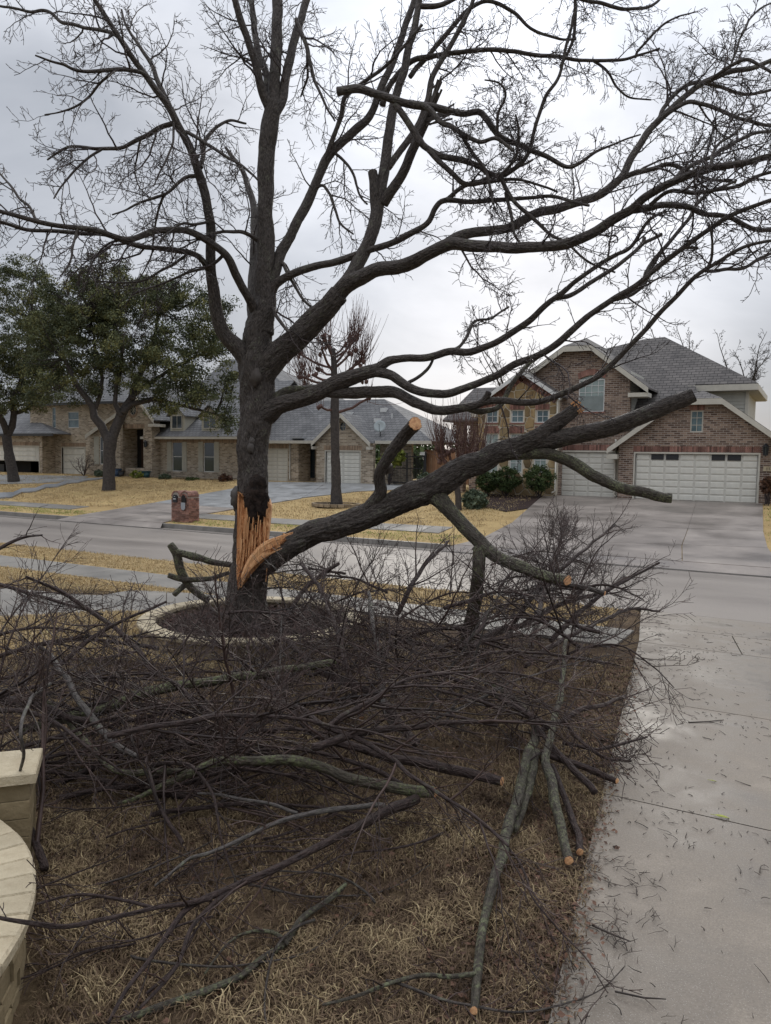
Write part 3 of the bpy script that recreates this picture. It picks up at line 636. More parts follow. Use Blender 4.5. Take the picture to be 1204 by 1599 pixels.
def garage_door(r, v, parent, cols, rows, panes=(), open_=0.0, name='garage_door'):
    a, b_, c, d = r; c0 = c; c = c+(d-c)*open_
    fr = MB(); y = v+.10; fr.box(a, b_, y, y+.05, c, d); o = fr.build(name, M['door_groove'], parent)
    pw = (b_-a)/cols; ph = (d-c)/rows; base = None
    for i in range(cols):
        for k in range(rows):
            x = a+i*pw; z = c+k*ph
            if (i, k) in panes:
                q = MB(); q.box(x+.08*pw, x+.92*pw, y-.03, y-.002, z+.1*ph, z+.92*ph); q.build('pane', M['black'], o); continue
            if base is None:
                q = MB(); iw = pw*.06; ih = ph*.09; x1 = x+pw-iw; z1 = z+ph-ih; x0 = x+iw; z0 = z+ih; e = .02
                q.add([(x0,y-.001,z0),(x1,y-.001,z0),(x1,y-.001,z1),(x0,y-.001,z1),(x0+e,y-.022,z0+e),(x1-e,y-.022,z0+e),(x1-e,y-.022,z1-e),(x0+e,y-.022,z1-e)],
                      [(4,5,6,7),(0,1,5,4),(1,2,6,5),(2,3,7,6),(3,0,4,7)])
                base = q.build('panel', M['door_white'], o); bi = (i, k)
            else:
                n_ = base.copy(); C.objects.link(n_); n_.parent = o; n_.location = base.location+Vector(((i-bi[0])*pw, 0, (k-bi[1])*ph))
    f = MB(); w = .07; f.box(a-w, a, v-.02, y+.05, c0, d+w); f.box(b_, b_+w, v-.02, y+.05, c0, d+w); f.box(a, b_, v-.02, y+.05, d, d+w); f.build('door_casing', M['cream'], parent)
    if open_: q = MB(); q.box(a, b_, v+1.2, v+1.25, c0, d); q.build('garage_interior', M['dark_in'], parent)
    return o
def fascia(pts, v, parent, w=.04, h=.2, mat='cream', name='fascia'):
    b = MB()
    for p, q in zip(pts, pts[1:]):
        p = W(*p, v); q = W(*q, v); b.slab([p, q, q+Vector((0, 0, -h)), p+Vector((0, 0, -h))], w, Vector((0, 1, 0)))
    return b.build(name, M[mat], parent)
def roof(name, polys, mat, parent, th=.08):
    b = MB()
    for p in polys: b.slab([Vector(q) for q in p], th)
    return b.build(name, M[mat], parent)
class Plane:                                                   # roof plane rising away from the street
    def __init__(s, v0, z0, k): s.v0, s.z0, s.k = v0, z0, k
    def hit(s, x, y):
        r = ray(x, y); t = (s.z0-s.k*s.v0-CZ)/(r.z-s.k*r.y); return Vector((r.x*t, r.y*t, CZ+r.z*t))
    def z(s, v): return s.z0+s.k*(v-s.v0)
def downspout(x, y0, y1, v, parent, kick=1):
    a = W(x, y0, v); b = W(x, y1, v); t = Tubes(); q = [(a.x-.1*kick, v+.2, a.z+.12), (a.x, v-.06, a.z), (a.x, v-.06, b.z+.12), (a.x+.12*kick, v-.2, b.z+.04)]
    t.add(q, [.045]*4, 6); t.build('downspout', M['cream'], parent)
def lantern(x, y, v, parent, s=.16):
    c = W(x, y, v); b = MB(); b.box(c.x-.04, c.x+.04, v-.03, v, c.z-.06, c.z+.16); b.box(c.x-.02, c.x+.02, v-.16, v-.03, c.z+.1, c.z+.13)
    b.cyl((c.x, v-.16, c.z+s*.9), s*.75, s*.7, 8, .01); b.cyl((c.x, v-.16, c.z-s), s*.45, .03, 8); b.cyl((c.x, v-.16, c.z-s*1.25), .02, s*.3, 6)
    for i in range(6):
        a = i*math.pi/3; b.bar((c.x+s*.42*math.cos(a), v-.16+s*.42*math.sin(a), c.z-s), (c.x+s*.6*math.cos(a), v-.16+s*.6*math.sin(a), c.z+s*.9), .02, .02)
    o = b.build('wall_lantern', M['black'], parent); g = MB(); g.cyl((c.x, v-.16, c.z-s*.95), s*.36, s*1.8, 8, s*.5); g.build('lantern_glass', M['glass'], o)
    return o

# ------------------------------------------------------------------ the brick house on the right
gz = 1.33
hr = thing('brick_house', 'two storey red brown brick house with stone gable and white garage doors', 'house', (-8, 35.5, 1.3))
VM, VW, VS = 35.7, 35.0, 34.75
zb = 1.2
S = Plane(35.5, W(975, 672, 35.5).z, .8)
X = lambda x, y, v: (W(x, y, v).x, W(x, y, v).z)
win_up = RX(903.5, 588, 944, 643, VM); g1 = RX(875, 706, 962, 777, VM)
topw = W(923, 584, VM).z
arch = [(win_up[0], win_up[2]), (win_up[1], win_up[2])]+[(win_up[1]+(win_up[0]-win_up[1])*i/8, win_up[3]-.12+.17*math.sin(math.pi*i/8)) for i in range(9)]
ow = [(W(740, 700, VM).x, zb), (W(966, 700, VM).x, zb), (W(966, 690, VM).x, X(966, 690, VM)[1]), (W(984, 690, VM).x, X(984, 690, VM)[1]), X(984, 590, VM), X(960, 570, VM), X(923, 545, VM), X(881, 545, VM), X(815, 585, VM), X(740, 630, VM)]
wall('wall', ow, [arch, rect(g1)], VM, .25, M['brick_red'], hr)
# upper window: white arched frame with blind and dividers
w_ = window((win_up[0], win_up[1], win_up[2], win_up[3]-.12), VM, hr, 'blind', 4, 5, .05, 'white')
am = MB(); pr = [(p[0], VM+.075, p[1]) for p in arch[2:]]; am.add(pr, [tuple(range(len(pr)))]); am.build('pane', M['blind'], w_)
lm = MB(); lm.box(win_up[0]+.05, win_up[1]-.05, VM+.02, VM+.056, win_up[2]+.05, (win_up[2]+win_up[3])/2-.08); lm.build('insect_screen', flatmat('grey_insect_screen', (.22, .25, .24), .5), w_)
sa = MB(); n_ = 18; cxa = (win_up[0]+win_up[1])/2; hw = (win_up[1]-win_up[0])/2+.02
for i in range(n_):
    t = (i+.5)/n_; ax_ = win_up[1]+(win_up[0]-win_up[1])*t; az = win_up[3]-.12+.17*math.sin(math.pi*t)+.02; tl = (t-.5)*-.5
    sa.bar((ax_, VM-.01, az), (ax_+.27*math.sin(tl), VM-.012, az+.27*math.cos(tl)), .07, .05, Vector((0, 1, 0)))
o = sa.build('arch_bricks', M['brick_piece'], hr); o['kind'] = 'stuff'
si = MB()
for i in range(9): a = win_up[0]-.06+i*(win_up[1]-win_up[0]+.12)/9; si.box(a+.005, a+(win_up[1]-win_up[0]+.12)/9-.005, VM-.05, VM+.04, win_up[2]-.08, win_up[2])
si.build('sill', M['brick_piece'], hr)
soldier((W(870, 700, VM).x, W(965, 700, VM).x, g1[3]+.08), VM, hr, h=.26)
garage_door(g1, VM, hr, 4, 8)
# upper gable roof, clipped at the top
e = .35; VF = VM-e
gl_, gtl, gtr, gr2 = W(798, 601, VF), W(880, 540, VF), W(923, 538, VF), W(1012, 604, VF)
back = lambda p, v: Vector((p.x, v, p.z))
apx = (gtl+gtr)/2; apx = Vector((apx.x, VM+1.2, apx.z+.55)); apb = Vector((apx.x, 44, apx.z))
roof('roof', [[gr2, gtr, apx, apb, back(gr2, 44)], [gtl, gl_, back(gl_, 44), apb, apx], [gtl, apx, gtr]], 'shingle', hr)
fascia([(798, 602), (880, 541), (923, 539), (1012, 605)], VF-.05, hr, .05, .24)
so_ = MB(); gb = W(984, 590, VM); so_.box(gb.x, gr2.x, VF, VF+.9, gr2.z-.42, gr2.z-.24); so_.build('soffit', M['cream'], hr)
u_ = W(984, 600, VM).x
sd = MB()
for k in range(18):
    z = 4.2+k*.16; b = sd; b.add([(u_+.0, VM+.02, z), (u_+.0, 41, z), (u_+.0, 41, z+.16), (u_+.0, VM+.02, z+.16), (u_+.02, VM+.02, z), (u_+.02, 41, z)], [(0, 1, 5, 4), (4, 5, 2, 3)])
sdw = sd.build('siding_wall', M['siding'], hr); sdw['kind'] = 'stuff'
# main hip roof
p1 = S.hit(944, 545); p2 = S.hit(1004, 530); p3 = S.hit(1038, 526); e1 = S.hit(1184, 598); e0 = S.hit(1085, 600)
uz = W(1110, 680, 35.5).x
S0 = Vector((u_-.5, 35.6, S.z(35.6))); S1 = Vector((uz, 35.6, S.z(35.6)))
pb = 2*p3.y-e1.y; eb = Vector((e1.x, pb, e1.z))
roof('roof', [[Vector((p1.x, p1.y, p1.z)), S0, S1, Vector((e0.x, e0.y, e0.z)), e1, p3, p2], [e1, eb, p3], [p1, p2, p3, eb, Vector((p1.x-2, pb, e1.z))]], 'shingle', hr)
eav = MB(); eav.box(e0.x-.3, e1.x+.02, e1.y-.06, e1.y-.02, e1.z-.30, e1.z-.03); eav.box(e1.x-.02, e1.x+.02, e1.y-.02, eb.y, e1.z-.30, e1.z-.03); eav.build('fascia', M['cream'], hr)
sf = MB(); sf.box(e0.x-.3, e1.x-.02, e1.y-.02, e1.y+.6, e1.z-.32, e1.z-.29); sf.box(e1.x-.6, e1.x-.03, e1.y+.6, eb.y, e1.z-.32, e1.z-.29); sf.build('soffit', M['soffit'], hr)
ws = MB(); ux = W(1165, 620, 38.7).x
for k in range(16):
    z = 4.4+k*.16
    if z > e1.z-.3: break
    ws.add([(e0.x-1, 38.75, z), (ux, 38.75, z), (ux, 38.75, z+.16), (e0.x-1, 38.75, z+.16), (e0.x-1, 38.72, z), (ux, 38.72, z)], [(0, 1, 5, 4), (4, 5, 2, 3)])
ws.box(e0.x-1, ux, 38.8, 45, 3.9, e1.z-.3); ws.build('siding_wall', M['siding'], hr)['kind'] = 'stuff'
cb_ = MB(); cb_.box(ux-.02, ux+.12, 38.68, 38.82, 4.2, e1.z-.3); cb_.build('corner_board', M['cream'], hr)
# garage wing
g2 = RX(991, 709, 1183, 785, VW); g2 = (g2[0], g2[1], gz+.03, g2[3]); wn = RX(1078, 641, 1098, 675, VW)
ul = W(966, 720, VW).x; ur_ = ul+9.1
apc = (W(1056, 628, VW).x+W(1128, 628, VW).x)/2
zt = W(1108, 629, VW).z; zr = W(1204, 681, VW); hwf = (W(1128, 628, VW).x-W(1056, 628, VW).x)/2
kk = (zt-zr.z)/(zr.x-(apc+hwf)); ze = zt-kk*(ur_-apc-hwf)
ow = [(ul, zb), (ur_, zb), (ur_, ze), (apc+hwf, zt), (apc-hwf, zt), (ul, zt-kk*(apc-hwf-ul))]
wall('wall', ow, [rect(g2), rect(wn)], VW, .25, M['brick_red'], hr)
side_wall('wall', ul+.12, VW+.25, VM, zb, 4.2, M['brick_red'], hr); side_wall('wall', ur_, VW+.25, 44, zb, ze, M['brick_red'], hr)
garage_door(g2, VW, hr, 8, 7, panes=((1, 6), (2, 6), (5, 6), (6, 6)))
window(wn, VW, hr, 'teal_glass', 2, 3, .05, 'cream')
soldier((g2[0]-.1, g2[1]+.1, g2[3]+.08), VW, hr, h=.24); soldier((wn[0]-.05, wn[1]+.05, wn[3]+.01), VW, hr, h=.22)
VG = VW-.35
tl = W(1056, 622, VG); tr = W(1128, 622, VG); tr.z = tl.z = (tl.z+tr.z)/2
el = Vector((ul-.45, VG, tl.z-kk*(tl.x-ul+.45))); er = Vector((ur_+.45, VG, tl.z-kk*(ur_+.45-tr.x)))
ap_ = Vector(((tl.x+tr.x)/2, VG+1.2, tl.z+.42)); ab = Vector((ap_.x, 41, ap_.z))
roof('roof', [[er, tr, ap_, ab, back(er, 41)], [tl, el, back(el, 36.4), Vector((ap_.x, 38.4, ap_.z)), ap_], [tl, ap_, tr]], 'shingle', hr)
fb = MB()
for p, q in ((el, tl), (tl, tr), (tr, er)): fb.slab([p+Vector((0, -.05, -.02)), q+Vector((0, -.05, -.02)), q+Vector((0, -.05, -.26)), p+Vector((0, -.05, -.26))], .05, Vector((0, 1, 0)))
fb.build('fascia', M['cream'], hr)
sb = MB(); sb.box(el.x, ul, VG, VG+1.4, el.z-.48, el.z-.27); sb.build('soffit', M['cream'], hr); sb = MB(); sb.box(ur_, er.x, VG, VG+6, er.z-.48, er.z-.27); sb.build('soffit', M['cream'], hr)
lantern(1196, 704, VW, hr, .19)
pq = RX(1192, 729, 1215, 735, VW); pl = MB(); pl.box(pq[0], pq[1]+.1, VW-.03, VW, pq[2]-.02, pq[3]+.02); plo = pl.build('address_plaque', M['capstone'], hr)
fc = bpy.data.curves.new('house_number', 'FONT'); fc.body = '1133'; fc.size = .17; fc.extrude = .004; fo = bpy.data.objects.new('house_number', fc); C.objects.link(fo); bpy.context.view_layer.update(); fm = bpy.data.meshes.new_from_object(fo.evaluated_get(bpy.context.evaluated_depsgraph_get())); bpy.data.objects.remove(fo); fo = bpy.data.objects.new('house_number', fm); C.objects.link(fo); fo.parent = plo
fo.location = Vector((pq[0]+.09, VW-.036, pq[2]+.015))-rootloc(plo); fo.rotation_euler = (math.pi/2, 0, 0); fm.materials.clear(); fm.materials.append(M['dark_in'])
downspout(962.5, 688, 777, VM-.02, hr)
# stone gable
sx0, sx1 = W(746, 700, VS).x, W(869.5, 700, VS).x
apS = W(815, 583, VS); rS = W(870, 620, VS); lS = (sx0, apS.z-(rS.z-apS.z)/(rS.x-apS.x)*-1*(apS.x-sx0)*1.0)
lS = (sx0, apS.z-abs((rS.z-apS.z)/(rS.x-apS.x))*(apS.x-sx0))
outl = [(sx0, zb), (sx1, zb), (sx1, rS.z), (apS.x, apS.z), lS]
wins = [RX(798, 640, 817.5, 660, VS), RX(837.5, 640, 856.5, 660, VS), RX(759.5, 640, 777, 660, VS), RX(757, 677, 777.5, 738, VS), RX(796, 677, 815.5, 738, VS), RX(833.5, 700, 853, 738, VS)]
wall('wall', outl, [rect(w) for w in wins], VS, .3, M['stone_mortar'], hr, .14)
side_wall('wall', sx1+.0, VS+.3, VM, zb, rS.z, M['brick_red'], hr); side_wall('wall', sx0+.12, VS+.3, 38, zb, lS[1], M['stone_mortar'], hr)
for i, w in enumerate(wins): window(w, VS, hr, 'teal_glass' if i < 3 else 'blind', 2, 2 if i < 3 else 4, .045, 'white', .1)
for w in wins:
    soldier((w[0]-.05, w[1]+.05, w[3]+.01), VS-.01, hr, h=.25, proud=.03)
for w in wins[:3]:
    b = MB(); b.box(w[0]-.06, w[1]+.06, VS-.06, VS+.02, w[2]-.07, w[2]); b.build('sill', M['brick_piece'], hr)
    soldier((w[0]-.05, w[1]+.05, w[2]-.42), VS-.01, hr, h=.26, proud=.03)
# rowlock band under the rakes
rb = MB()
for (pa_, pb2) in ((Vector((lS[0], 0, lS[1])), Vector((apS.x, 0, apS.z))), (Vector((apS.x, 0, apS.z)), Vector((sx1, 0, rS.z)))):
    n_ = int((pb2-pa_).length/.08); d_ = (pb2-pa_).normalized(); pn = Vector((d_.z, 0, -d_.x))
    for i in range(n_):
        c_ = pa_+(pb2-pa_)*((i+.5)/n_); rb.bar((c_.x, VS-.015, c_.z-.04), (c_.x+pn.x*.3, VS-.015, c_.z-.04+pn.z*.3), .068, .06, Vector((0, 1, 0)))
rb.build('rake_bricks', M['brick_piece'], hr)['kind'] = 'stuff'
# stones: irregular polygons, one object each
def clip(poly, px_, py_, nx_, ny_):
    o_ = []
    for i in range(len(poly)):
        a = poly[i]; b = poly[(i+1) % len(poly)]; da = (a[0]-px_)*nx_+(a[1]-py_)*ny_; db = (b[0]-px_)*nx_+(b[1]-py_)*ny_
        if da <= 0: o_.append(a)
        if (da < 0 < db) or (db < 0 < da): t = da/(da-db); o_.append((a[0]+(b[0]-a[0])*t, a[1]+(b[1]-a[1])*t))
    return o_
seeds = []; rr = random.Random(3)
x = sx0+.1
tries = 0
while tries < 4000 and len(seeds) < 150:
    tries += 1; p = (rr.uniform(sx0-.2, sx1+.2), rr.uniform(1.0, apS.z+.2))
    if all((p[0]-q[0])**2+(p[1]-q[1])**2 > .34**2 for q in seeds): seeds.append(p)
def inwin(x, z): return any(w[0]-.02 < x < w[1]+.02 and w[2]-(.40 if i < 3 else 0) < z < w[3]+.26 for i, w in enumerate(wins))
cnt = 0
for p in seeds:
    poly = [(sx0+.01, zb), (sx1-.01, zb), (sx1-.01, rS.z-.36), (apS.x, apS.z-.38), (sx0+.01, lS[1]-.36)]
    for q in seeds:
        if q is p or (q[0]-p[0])**2+(q[1]-p[1])**2 > 2.2: continue
        mx_, mz_ = (p[0]+q[0])/2, (p[1]+q[1])/2; dx, dz = q[0]-p[0], q[1]-p[1]; l = math.hypot(dx, dz); mx_ -= dx/l*.022; mz_ -= dz/l*.022
        poly = clip(poly, mx_, mz_, dx, dz)
        if len(poly) < 3: break
    # keep clear of the openings
    for i, w in enumerate(wins):
        if len(poly) < 3: break
        a0, b0, c0, d0 = w[0]-.07, w[1]+.07, w[2]-(.44 if i < 3 else .0), w[3]+.28
        if max(q[0] for q in poly) <= a0 or min(q[0] for q in poly) >= b0 or max(q[1] for q in poly) <= c0 or min(q[1] for q in poly) >= d0: continue
        cand = [clip(poly, a0, 0, 1, 0), clip(poly, b0, 0, -1, 0), clip(poly, 0, c0, 0, 1), clip(poly, 0, d0, 0, -1)]
        def area(c): return abs(sum(c[i][0]*c[i-1][1]-c[i-1][0]*c[i][1] for i in range(len(c))))/2 if len(c) > 2 else 0
        poly = max(cand, key=area)
    if len(poly) < 3 or area(poly) < .01: continue
    ctr = (sum(q[0] for q in poly)/len(poly), sum(q[1] for q in poly)/len(poly)); pr_ = rr.uniform(.03, .055)
    ar = sum(poly[i-1][0]*poly[i][1]-poly[i][0]*poly[i-1][1] for i in range(len(poly)))
    if ar < 0: poly = poly[::-1]
    n = len(poly); b = MB()
    inn = [(ctr[0]+(q[0]-ctr[0])*.88, ctr[1]+(q[1]-ctr[1])*.88) for q in poly]
    b.add([(q[0], VS+.005, q[1]) for q in poly]+[(q[0], VS-pr_*.6, q[1]) for q in poly]+[(q[0], VS-pr_, q[1]) for q in inn],
          [(i, (i+1) % n, (i+1) % n+n, i+n) for i in range(n)]+[(i+n, (i+1) % n+n, (i+1) % n+2*n, i+2*n) for i in range(n)]+[tuple(range(2*n, 3*n))])
    b.build('stone', M['stone'], hr); cnt += 1
print('stones', cnt)
VT = VS-.3; sa_, sb_, sc_ = W(736, 622, VT), W(815, 577, VT), W(875, 617, VT)
kS = abs((sc_.z-sb_.z)/(sc_.x-sb_.x)); sa_ = Vector((sa_.x, VT, sb_.z-kS*(sb_.x-sa_.x)))
roof('roof', [[sc_, sb_, back(sb_, 37.5), back(sc_, VM)], [sb_, sa_, back(sa_, 38.5), back(sb_, 38.5)]], 'shingle', hr)
fb = MB()
for p, q in ((sa_, sb_), (sb_, sc_)): fb.slab([p+Vector((0, -.05, -.02)), q+Vector((0, -.05, -.02)), q+Vector((0, -.05, -.22)), p+Vector((0, -.05, -.22))], .05, Vector((0, 1, 0)))
fb.build('fascia', M['white'], hr)
b = MB(); b.box(sa_.x, sx0, VT, VS+.5, sa_.z-.5, sa_.z-.2); b.build('soffit', M['cream'], hr)
downspout(871.5, 626, 771, VS-.02, hr, -1)
# porch on the left with brick posts and hipped roof
pv = 35.6
for x0, x1 in ((711, 723), (733, 744)):
    r = RX(x0, 660, x1, 775, pv); b = MB(); b.box(r[0], r[1], pv, pv+.45, zb, r[3]); b.build('porch_column', M['brick_red'], hr)
r = RX(709, 656, 757, 664, pv); b = MB(); b.box(r[0], r[1], pv-.02, pv+.5, r[2], r[3]+.05); b.build('porch_beam', M['brick_red'], hr)
q0 = W(691, 656, pv-.5); q1 = W(759, 651, pv-.5); q1.z = q0.z; tp = W(741, 606, pv+2.2); tp2 = Vector((tp.x+1.5, tp.y, tp.z)); q0b = Vector((q0.x, pv+5, q0.z)); q1b = Vector((q1.x+1, pv+5, q0.z))
mid1 = q0+(tp-q0)*.35-Vector((0, 0, .25))
roof('roof', [[q0, q1, tp2, tp], [q0b, q0, tp], [q1b, q0b, tp, tp2]], 'shingle', hr)
r = RX(712, 640, 790, 775, 39); b = MB(); b.box(r[0]+2.2, r[1], 39, 39.2, zb, r[3]); b.build('wall', M['brick_red'], hr)

# ------------------------------------------------------------------ tan brick house, far left
hl = thing('brick_house', 'tan brick two storey house behind the live oaks with arched entry and dormers', 'house', (-40, 41, 1.3))
zb = 1.1
VB = 42.0; VE = 40.2; VD = 41.0; VY = 39.7; VH = 40.8
# two storey block
gA = RX(97, 699, 133, 744, VB); wA = RX(106, 643, 123, 668, VB); wB = RX(81.5, 636, 87, 668, VB)
o0, o1 = W(48, 700, VB).x, W(180, 700, VB).x; zt = W(150, 629, VB).z
wall('wall', [(o0, zb), (o1, zb), (o1, zt), (o0, zt)], [rect(gA), rect(wA), rect(wB)], VB, .25, M['brick_tan'], hl)
garage_door(gA, VB, hl, 1, 4); window(wA, VB, hl, 'teal_glass', 1, 2); window(wB, VB, hl, 'teal_glass', 1, 3)
soldier((gA[0]-.1, gA[1]+.1, gA[3]+.08), VB, hl, 'brick_piece_tan', .3)
rp = Plane(VB-.5, zt+.05, .62)
ra, rb_ = Vector((o0-.5, VB-.5, zt+.05)), Vector((o1+.5, VB-.5, zt+.05)); rk1 = Vector((o0+4, VB+6, rp.z(VB+6))); rk2 = Vector((o1-4.5, VB+6, rp.z(VB+6)))
roof('roof', [[ra, rb_, rk2, rk1], [rb_, Vector((rb_.x, VB+12.5, rb_.z)), rk2], [Vector((ra.x, VB+12.5, ra.z)), ra, rk1]], 'shingle_l', hl)
b = MB(); b.box(ra.x, rb_.x, ra.y-.04, ra.y, ra.z-.2, ra.z-.02); b.build('fascia', M['black'], hl)
side_wall('wall', o1, VB+.25, VB+12, zb, zt, M['brick_tan'], hl)
# far-left garage with half open door
gB = RX(-45, 697, 61, 741, VH); gB = (gB[0], gB[1], 1.33, gB[3]); a0, a1 = W(-130, 700, VH).x, W(66, 700, VH).x; zt2 = W(30, 677, VH).z
wall('wall', [(a0, zb), (a1, zb), (a1, zt2), (a0, zt2)], [rect(gB)], VH, .25, M['brick_tan'], hl, 1.2)
b = MB(); b.box(a1-.25, a1, VH+.25, VB, zb, zt2); b.build('wall', M['brick_tan'], hl)
garage_door(gB, VH, hl, 1, 3, open_=.46); soldier((gB[0]-.1, gB[1]+.1, gB[3]+.08), VH, hl, 'brick_piece_tan', .3)
e0_, e1_ = Vector((a0, VH-.5, zt2)), W(83, 677, VH-.5); e1_.z = zt2; pk = W(42, 640, VH+3.5)
roof('roof', [[e0_, e1_, pk, Vector((a0, pk.y, pk.z))], [e1_, Vector((e1_.x, VH+8, zt2)), pk]], 'shingle_l', hl)
b = MB(); b.box(a0, e1_.x, e1_.y-.04, e1_.y, zt2-.22, zt2-.02); b.build('gutter', M['black'], hl)
cgar = MB(); cgar.box(gB[0]+.5, gB[0]+3.2, VH+.9, VH+1.15, 1.33, 2.0); cgar.build('stored_boxes', M['black'], hl)
# bay with small gable and shuttered window
y0_, y1_ = W(140, 700, VY).x, W(188, 700, VY).x; sx_ = W(135, 676, VY); tpx = W(180, 646, VY)
wY = RX(156, 682, 161, 725, VY)
ztl = W(141, 676, VY).z; ztr = W(188, 650, VY).z
wall('wall', [(y0_, zb), (y1_, zb), (y1_, W(188, 645, VY).z), (y0_, ztl)], [rect(wY)], VY, .25, M['brick_tan'], hl)
window(wY, VY, hl, 'glass', 1, 2)
q = RX(147.5, 682, 155, 725, VY); b = MB(); b.box(q[0], q[1], VY-.04, VY, q[2], q[3])
for k in range(12): z = q[2]+.08+(q[3]-q[2]-.16)*k/12; b.box(q[0]+.06, q[1]-.06, VY-.055, VY-.04, z, z+(q[3]-q[2])/20)
b.build('shutter', M['shutter'], hl)
fr_ = W(133, 679, VY-.3); fr2 = W(181, 645, VY-.3); roof('roof', [[fr_, fr2, back(fr2, VB), back(fr_, VB)]], 'shingle_l', hl)
b = MB(); b.slab([fr_+Vector((0, -.03, 0)), fr2+Vector((0, -.03, 0)), fr2+Vector((0, -.03, -.28)), fr_+Vector((0, -.03, -.28))], .04, Vector((0, 1, 0))); b.build('fascia', M['cream'], hl)
side_wall('wall', y0_+.12, VY+.25, VB, zb, ztl, M['brick_tan'], hl)
# entry gable
x0_, x1_ = W(184, 700, VE).x, W(237, 700, VE).x; dr = RX(191.5, 669, 224, 731, VE); rw = W(207.5, 640, VE); rr_w = .33
cir = [(rw.x+rr_w*math.cos(a*math.pi/6), rw.z+rr_w*1.15*math.sin(a*math.pi/6)) for a in range(12)]
apE = W(207.5, 617, VE); eE = W(237, 655, VE); kE = (apE.z-eE.z)/(eE.x-apE.x)
wall('wall', [(x0_, zb), (x1_, zb), (x1_, apE.z-kE*(x1_-apE.x)), (apE.x, apE.z), (x0_, apE.z-kE*(apE.x-x0_))], [rect(dr), cir], VE, .25, M['brick_tan'], hl, 1.4)
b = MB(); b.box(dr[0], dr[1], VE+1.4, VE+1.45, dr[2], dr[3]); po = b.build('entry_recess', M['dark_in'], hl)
b = MB(); b.box(dr[0]+.5, dr[1]-.5, VE+1.33, VE+1.38, dr[2], dr[2]+2.3); dd = b.build('front_door', flatmat('dark_wood_door', (.05, .025, .015), .5), hl)
b = MB(); b.box(rw.x-rr_w, rw.x+rr_w, VE+.1, VE+.12, rw.z-rr_w*1.15, rw.z+rr_w*1.15); wv = b.build('window', M['glass'], hl)
b = MB()
for a in range(4): c_, s_ = math.cos(a*math.pi/4), math.sin(a*math.pi/4); b.bar((rw.x-rr_w*c_, VE+.08, rw.z-rr_w*s_), (rw.x+rr_w*c_, VE+.08, rw.z+rr_w*s_), .03, .02, Vector((0, 1, 0)))
b.build('muntin', M['shutter'], wv)
rg = MB()
for i in range(20):
    a = i*2*math.pi/20; rg.bar((rw.x+math.cos(a)*(rr_w+.02), VE-.015, rw.z+math.sin(a)*(rr_w*1.15+.02)), (rw.x+math.cos(a)*(rr_w+.2), VE-.015, rw.z+math.sin(a)*(rr_w*1.15+.2)), .09, .05, Vector((0, 1, 0)))
rg.build('arch_bricks', M['brick_piece_tan'], hl)['kind'] = 'stuff'
soldier((dr[0]-.1, dr[1]+.1, dr[3]+.01), VE, hl, 'brick_piece_tan', .3)
aF = W(207.5, 612, VE-.35); rF = W(240, 655, VE-.35); lF = Vector((2*aF.x-rF.x, VE-.35, rF.z))
roof('roof', [[rF, aF, back(aF, 45), back(rF, 45)], [aF, lF, back(lF, 45), back(aF, 45)]], 'shingle_l', hl)
b = MB()
for p, q in ((lF, aF), (aF, rF)): b.slab([p+Vector((0, -.04, -.02)), q+Vector((0, -.04, -.02)), q+Vector((0, -.04, -.3)), p+Vector((0, -.04, -.3))], .04, Vector((0, 1, 0)))
b.build('fascia', M['cream'], hl); b = MB(); b.box(x1_, rF.x, VE-.35, VD, rF.z-.5, rF.z-.3); b.build('soffit', M['cream'], hl)
lantern(184.5, 694, VE, hl, .2); lantern(229.5, 694, VE, hl, .2)
side_wall('wall', x1_, VE+.25, VD, zb, eE.z, M['brick_tan'], hl)
# dormer wing
d0, d1 = W(238, 700, VD).x, W(381, 700, VD).x; wv1 = RX(269, 690, 284.5, 736, VD); wv2 = RX(318, 690, 334.5, 737, VD); zt3 = W(310, 682, VD).z
wall('wall', [(d0, zb), (d1, zb), (d1, zt3), (d0, zt3)], [rect(wv1), rect(wv2)], VD, .25, M['brick_tan'], hl)
for w in (wv1, wv2):
    window(w, VD, hl, 'glass', 1, 2, .05)
    for a, c_ in ((w[0]-.46, w[0]-.03), (w[1]+.03, w[1]+.46)):
        b = MB(); b.box(a, c_, VD-.04, VD-.002, w[2], w[3])
        for k in range(14): z = w[2]+.08+(w[3]-w[2]-.16)*k/14; b.box(a+.05, c_-.05, VD-.055, VD-.04, z, z+(w[3]-w[2])/24)
        b.build('shutter', M['shutter'], hl)
soldier((d0, d1, zt3-.42), VD, hl, 'brick_piece_tan', .3)
RD = Plane(VD-.5, zt3, .75); rd1 = Vector((d0-.6, VD-.5, zt3)); rd2 = Vector((d1+.4, VD-.5, zt3)); yk = VD+5.2
roof('roof', [[rd1, rd2, Vector((rd2.x, yk, RD.z(yk))), Vector((rd1.x, yk, RD.z(yk)))], [Vector((rd1.x, yk, RD.z(yk))), Vector((rd2.x, yk, RD.z(yk))), Vector((rd2.x, yk+6, zt3)), Vector((rd1.x, yk+6, zt3))]], 'shingle_l', hl)
b = MB(); b.box(rd1.x, rd2.x, rd1.y-.1, rd1.y, zt3-.18, zt3-.01); b.build('gutter', M['cream'], hl)
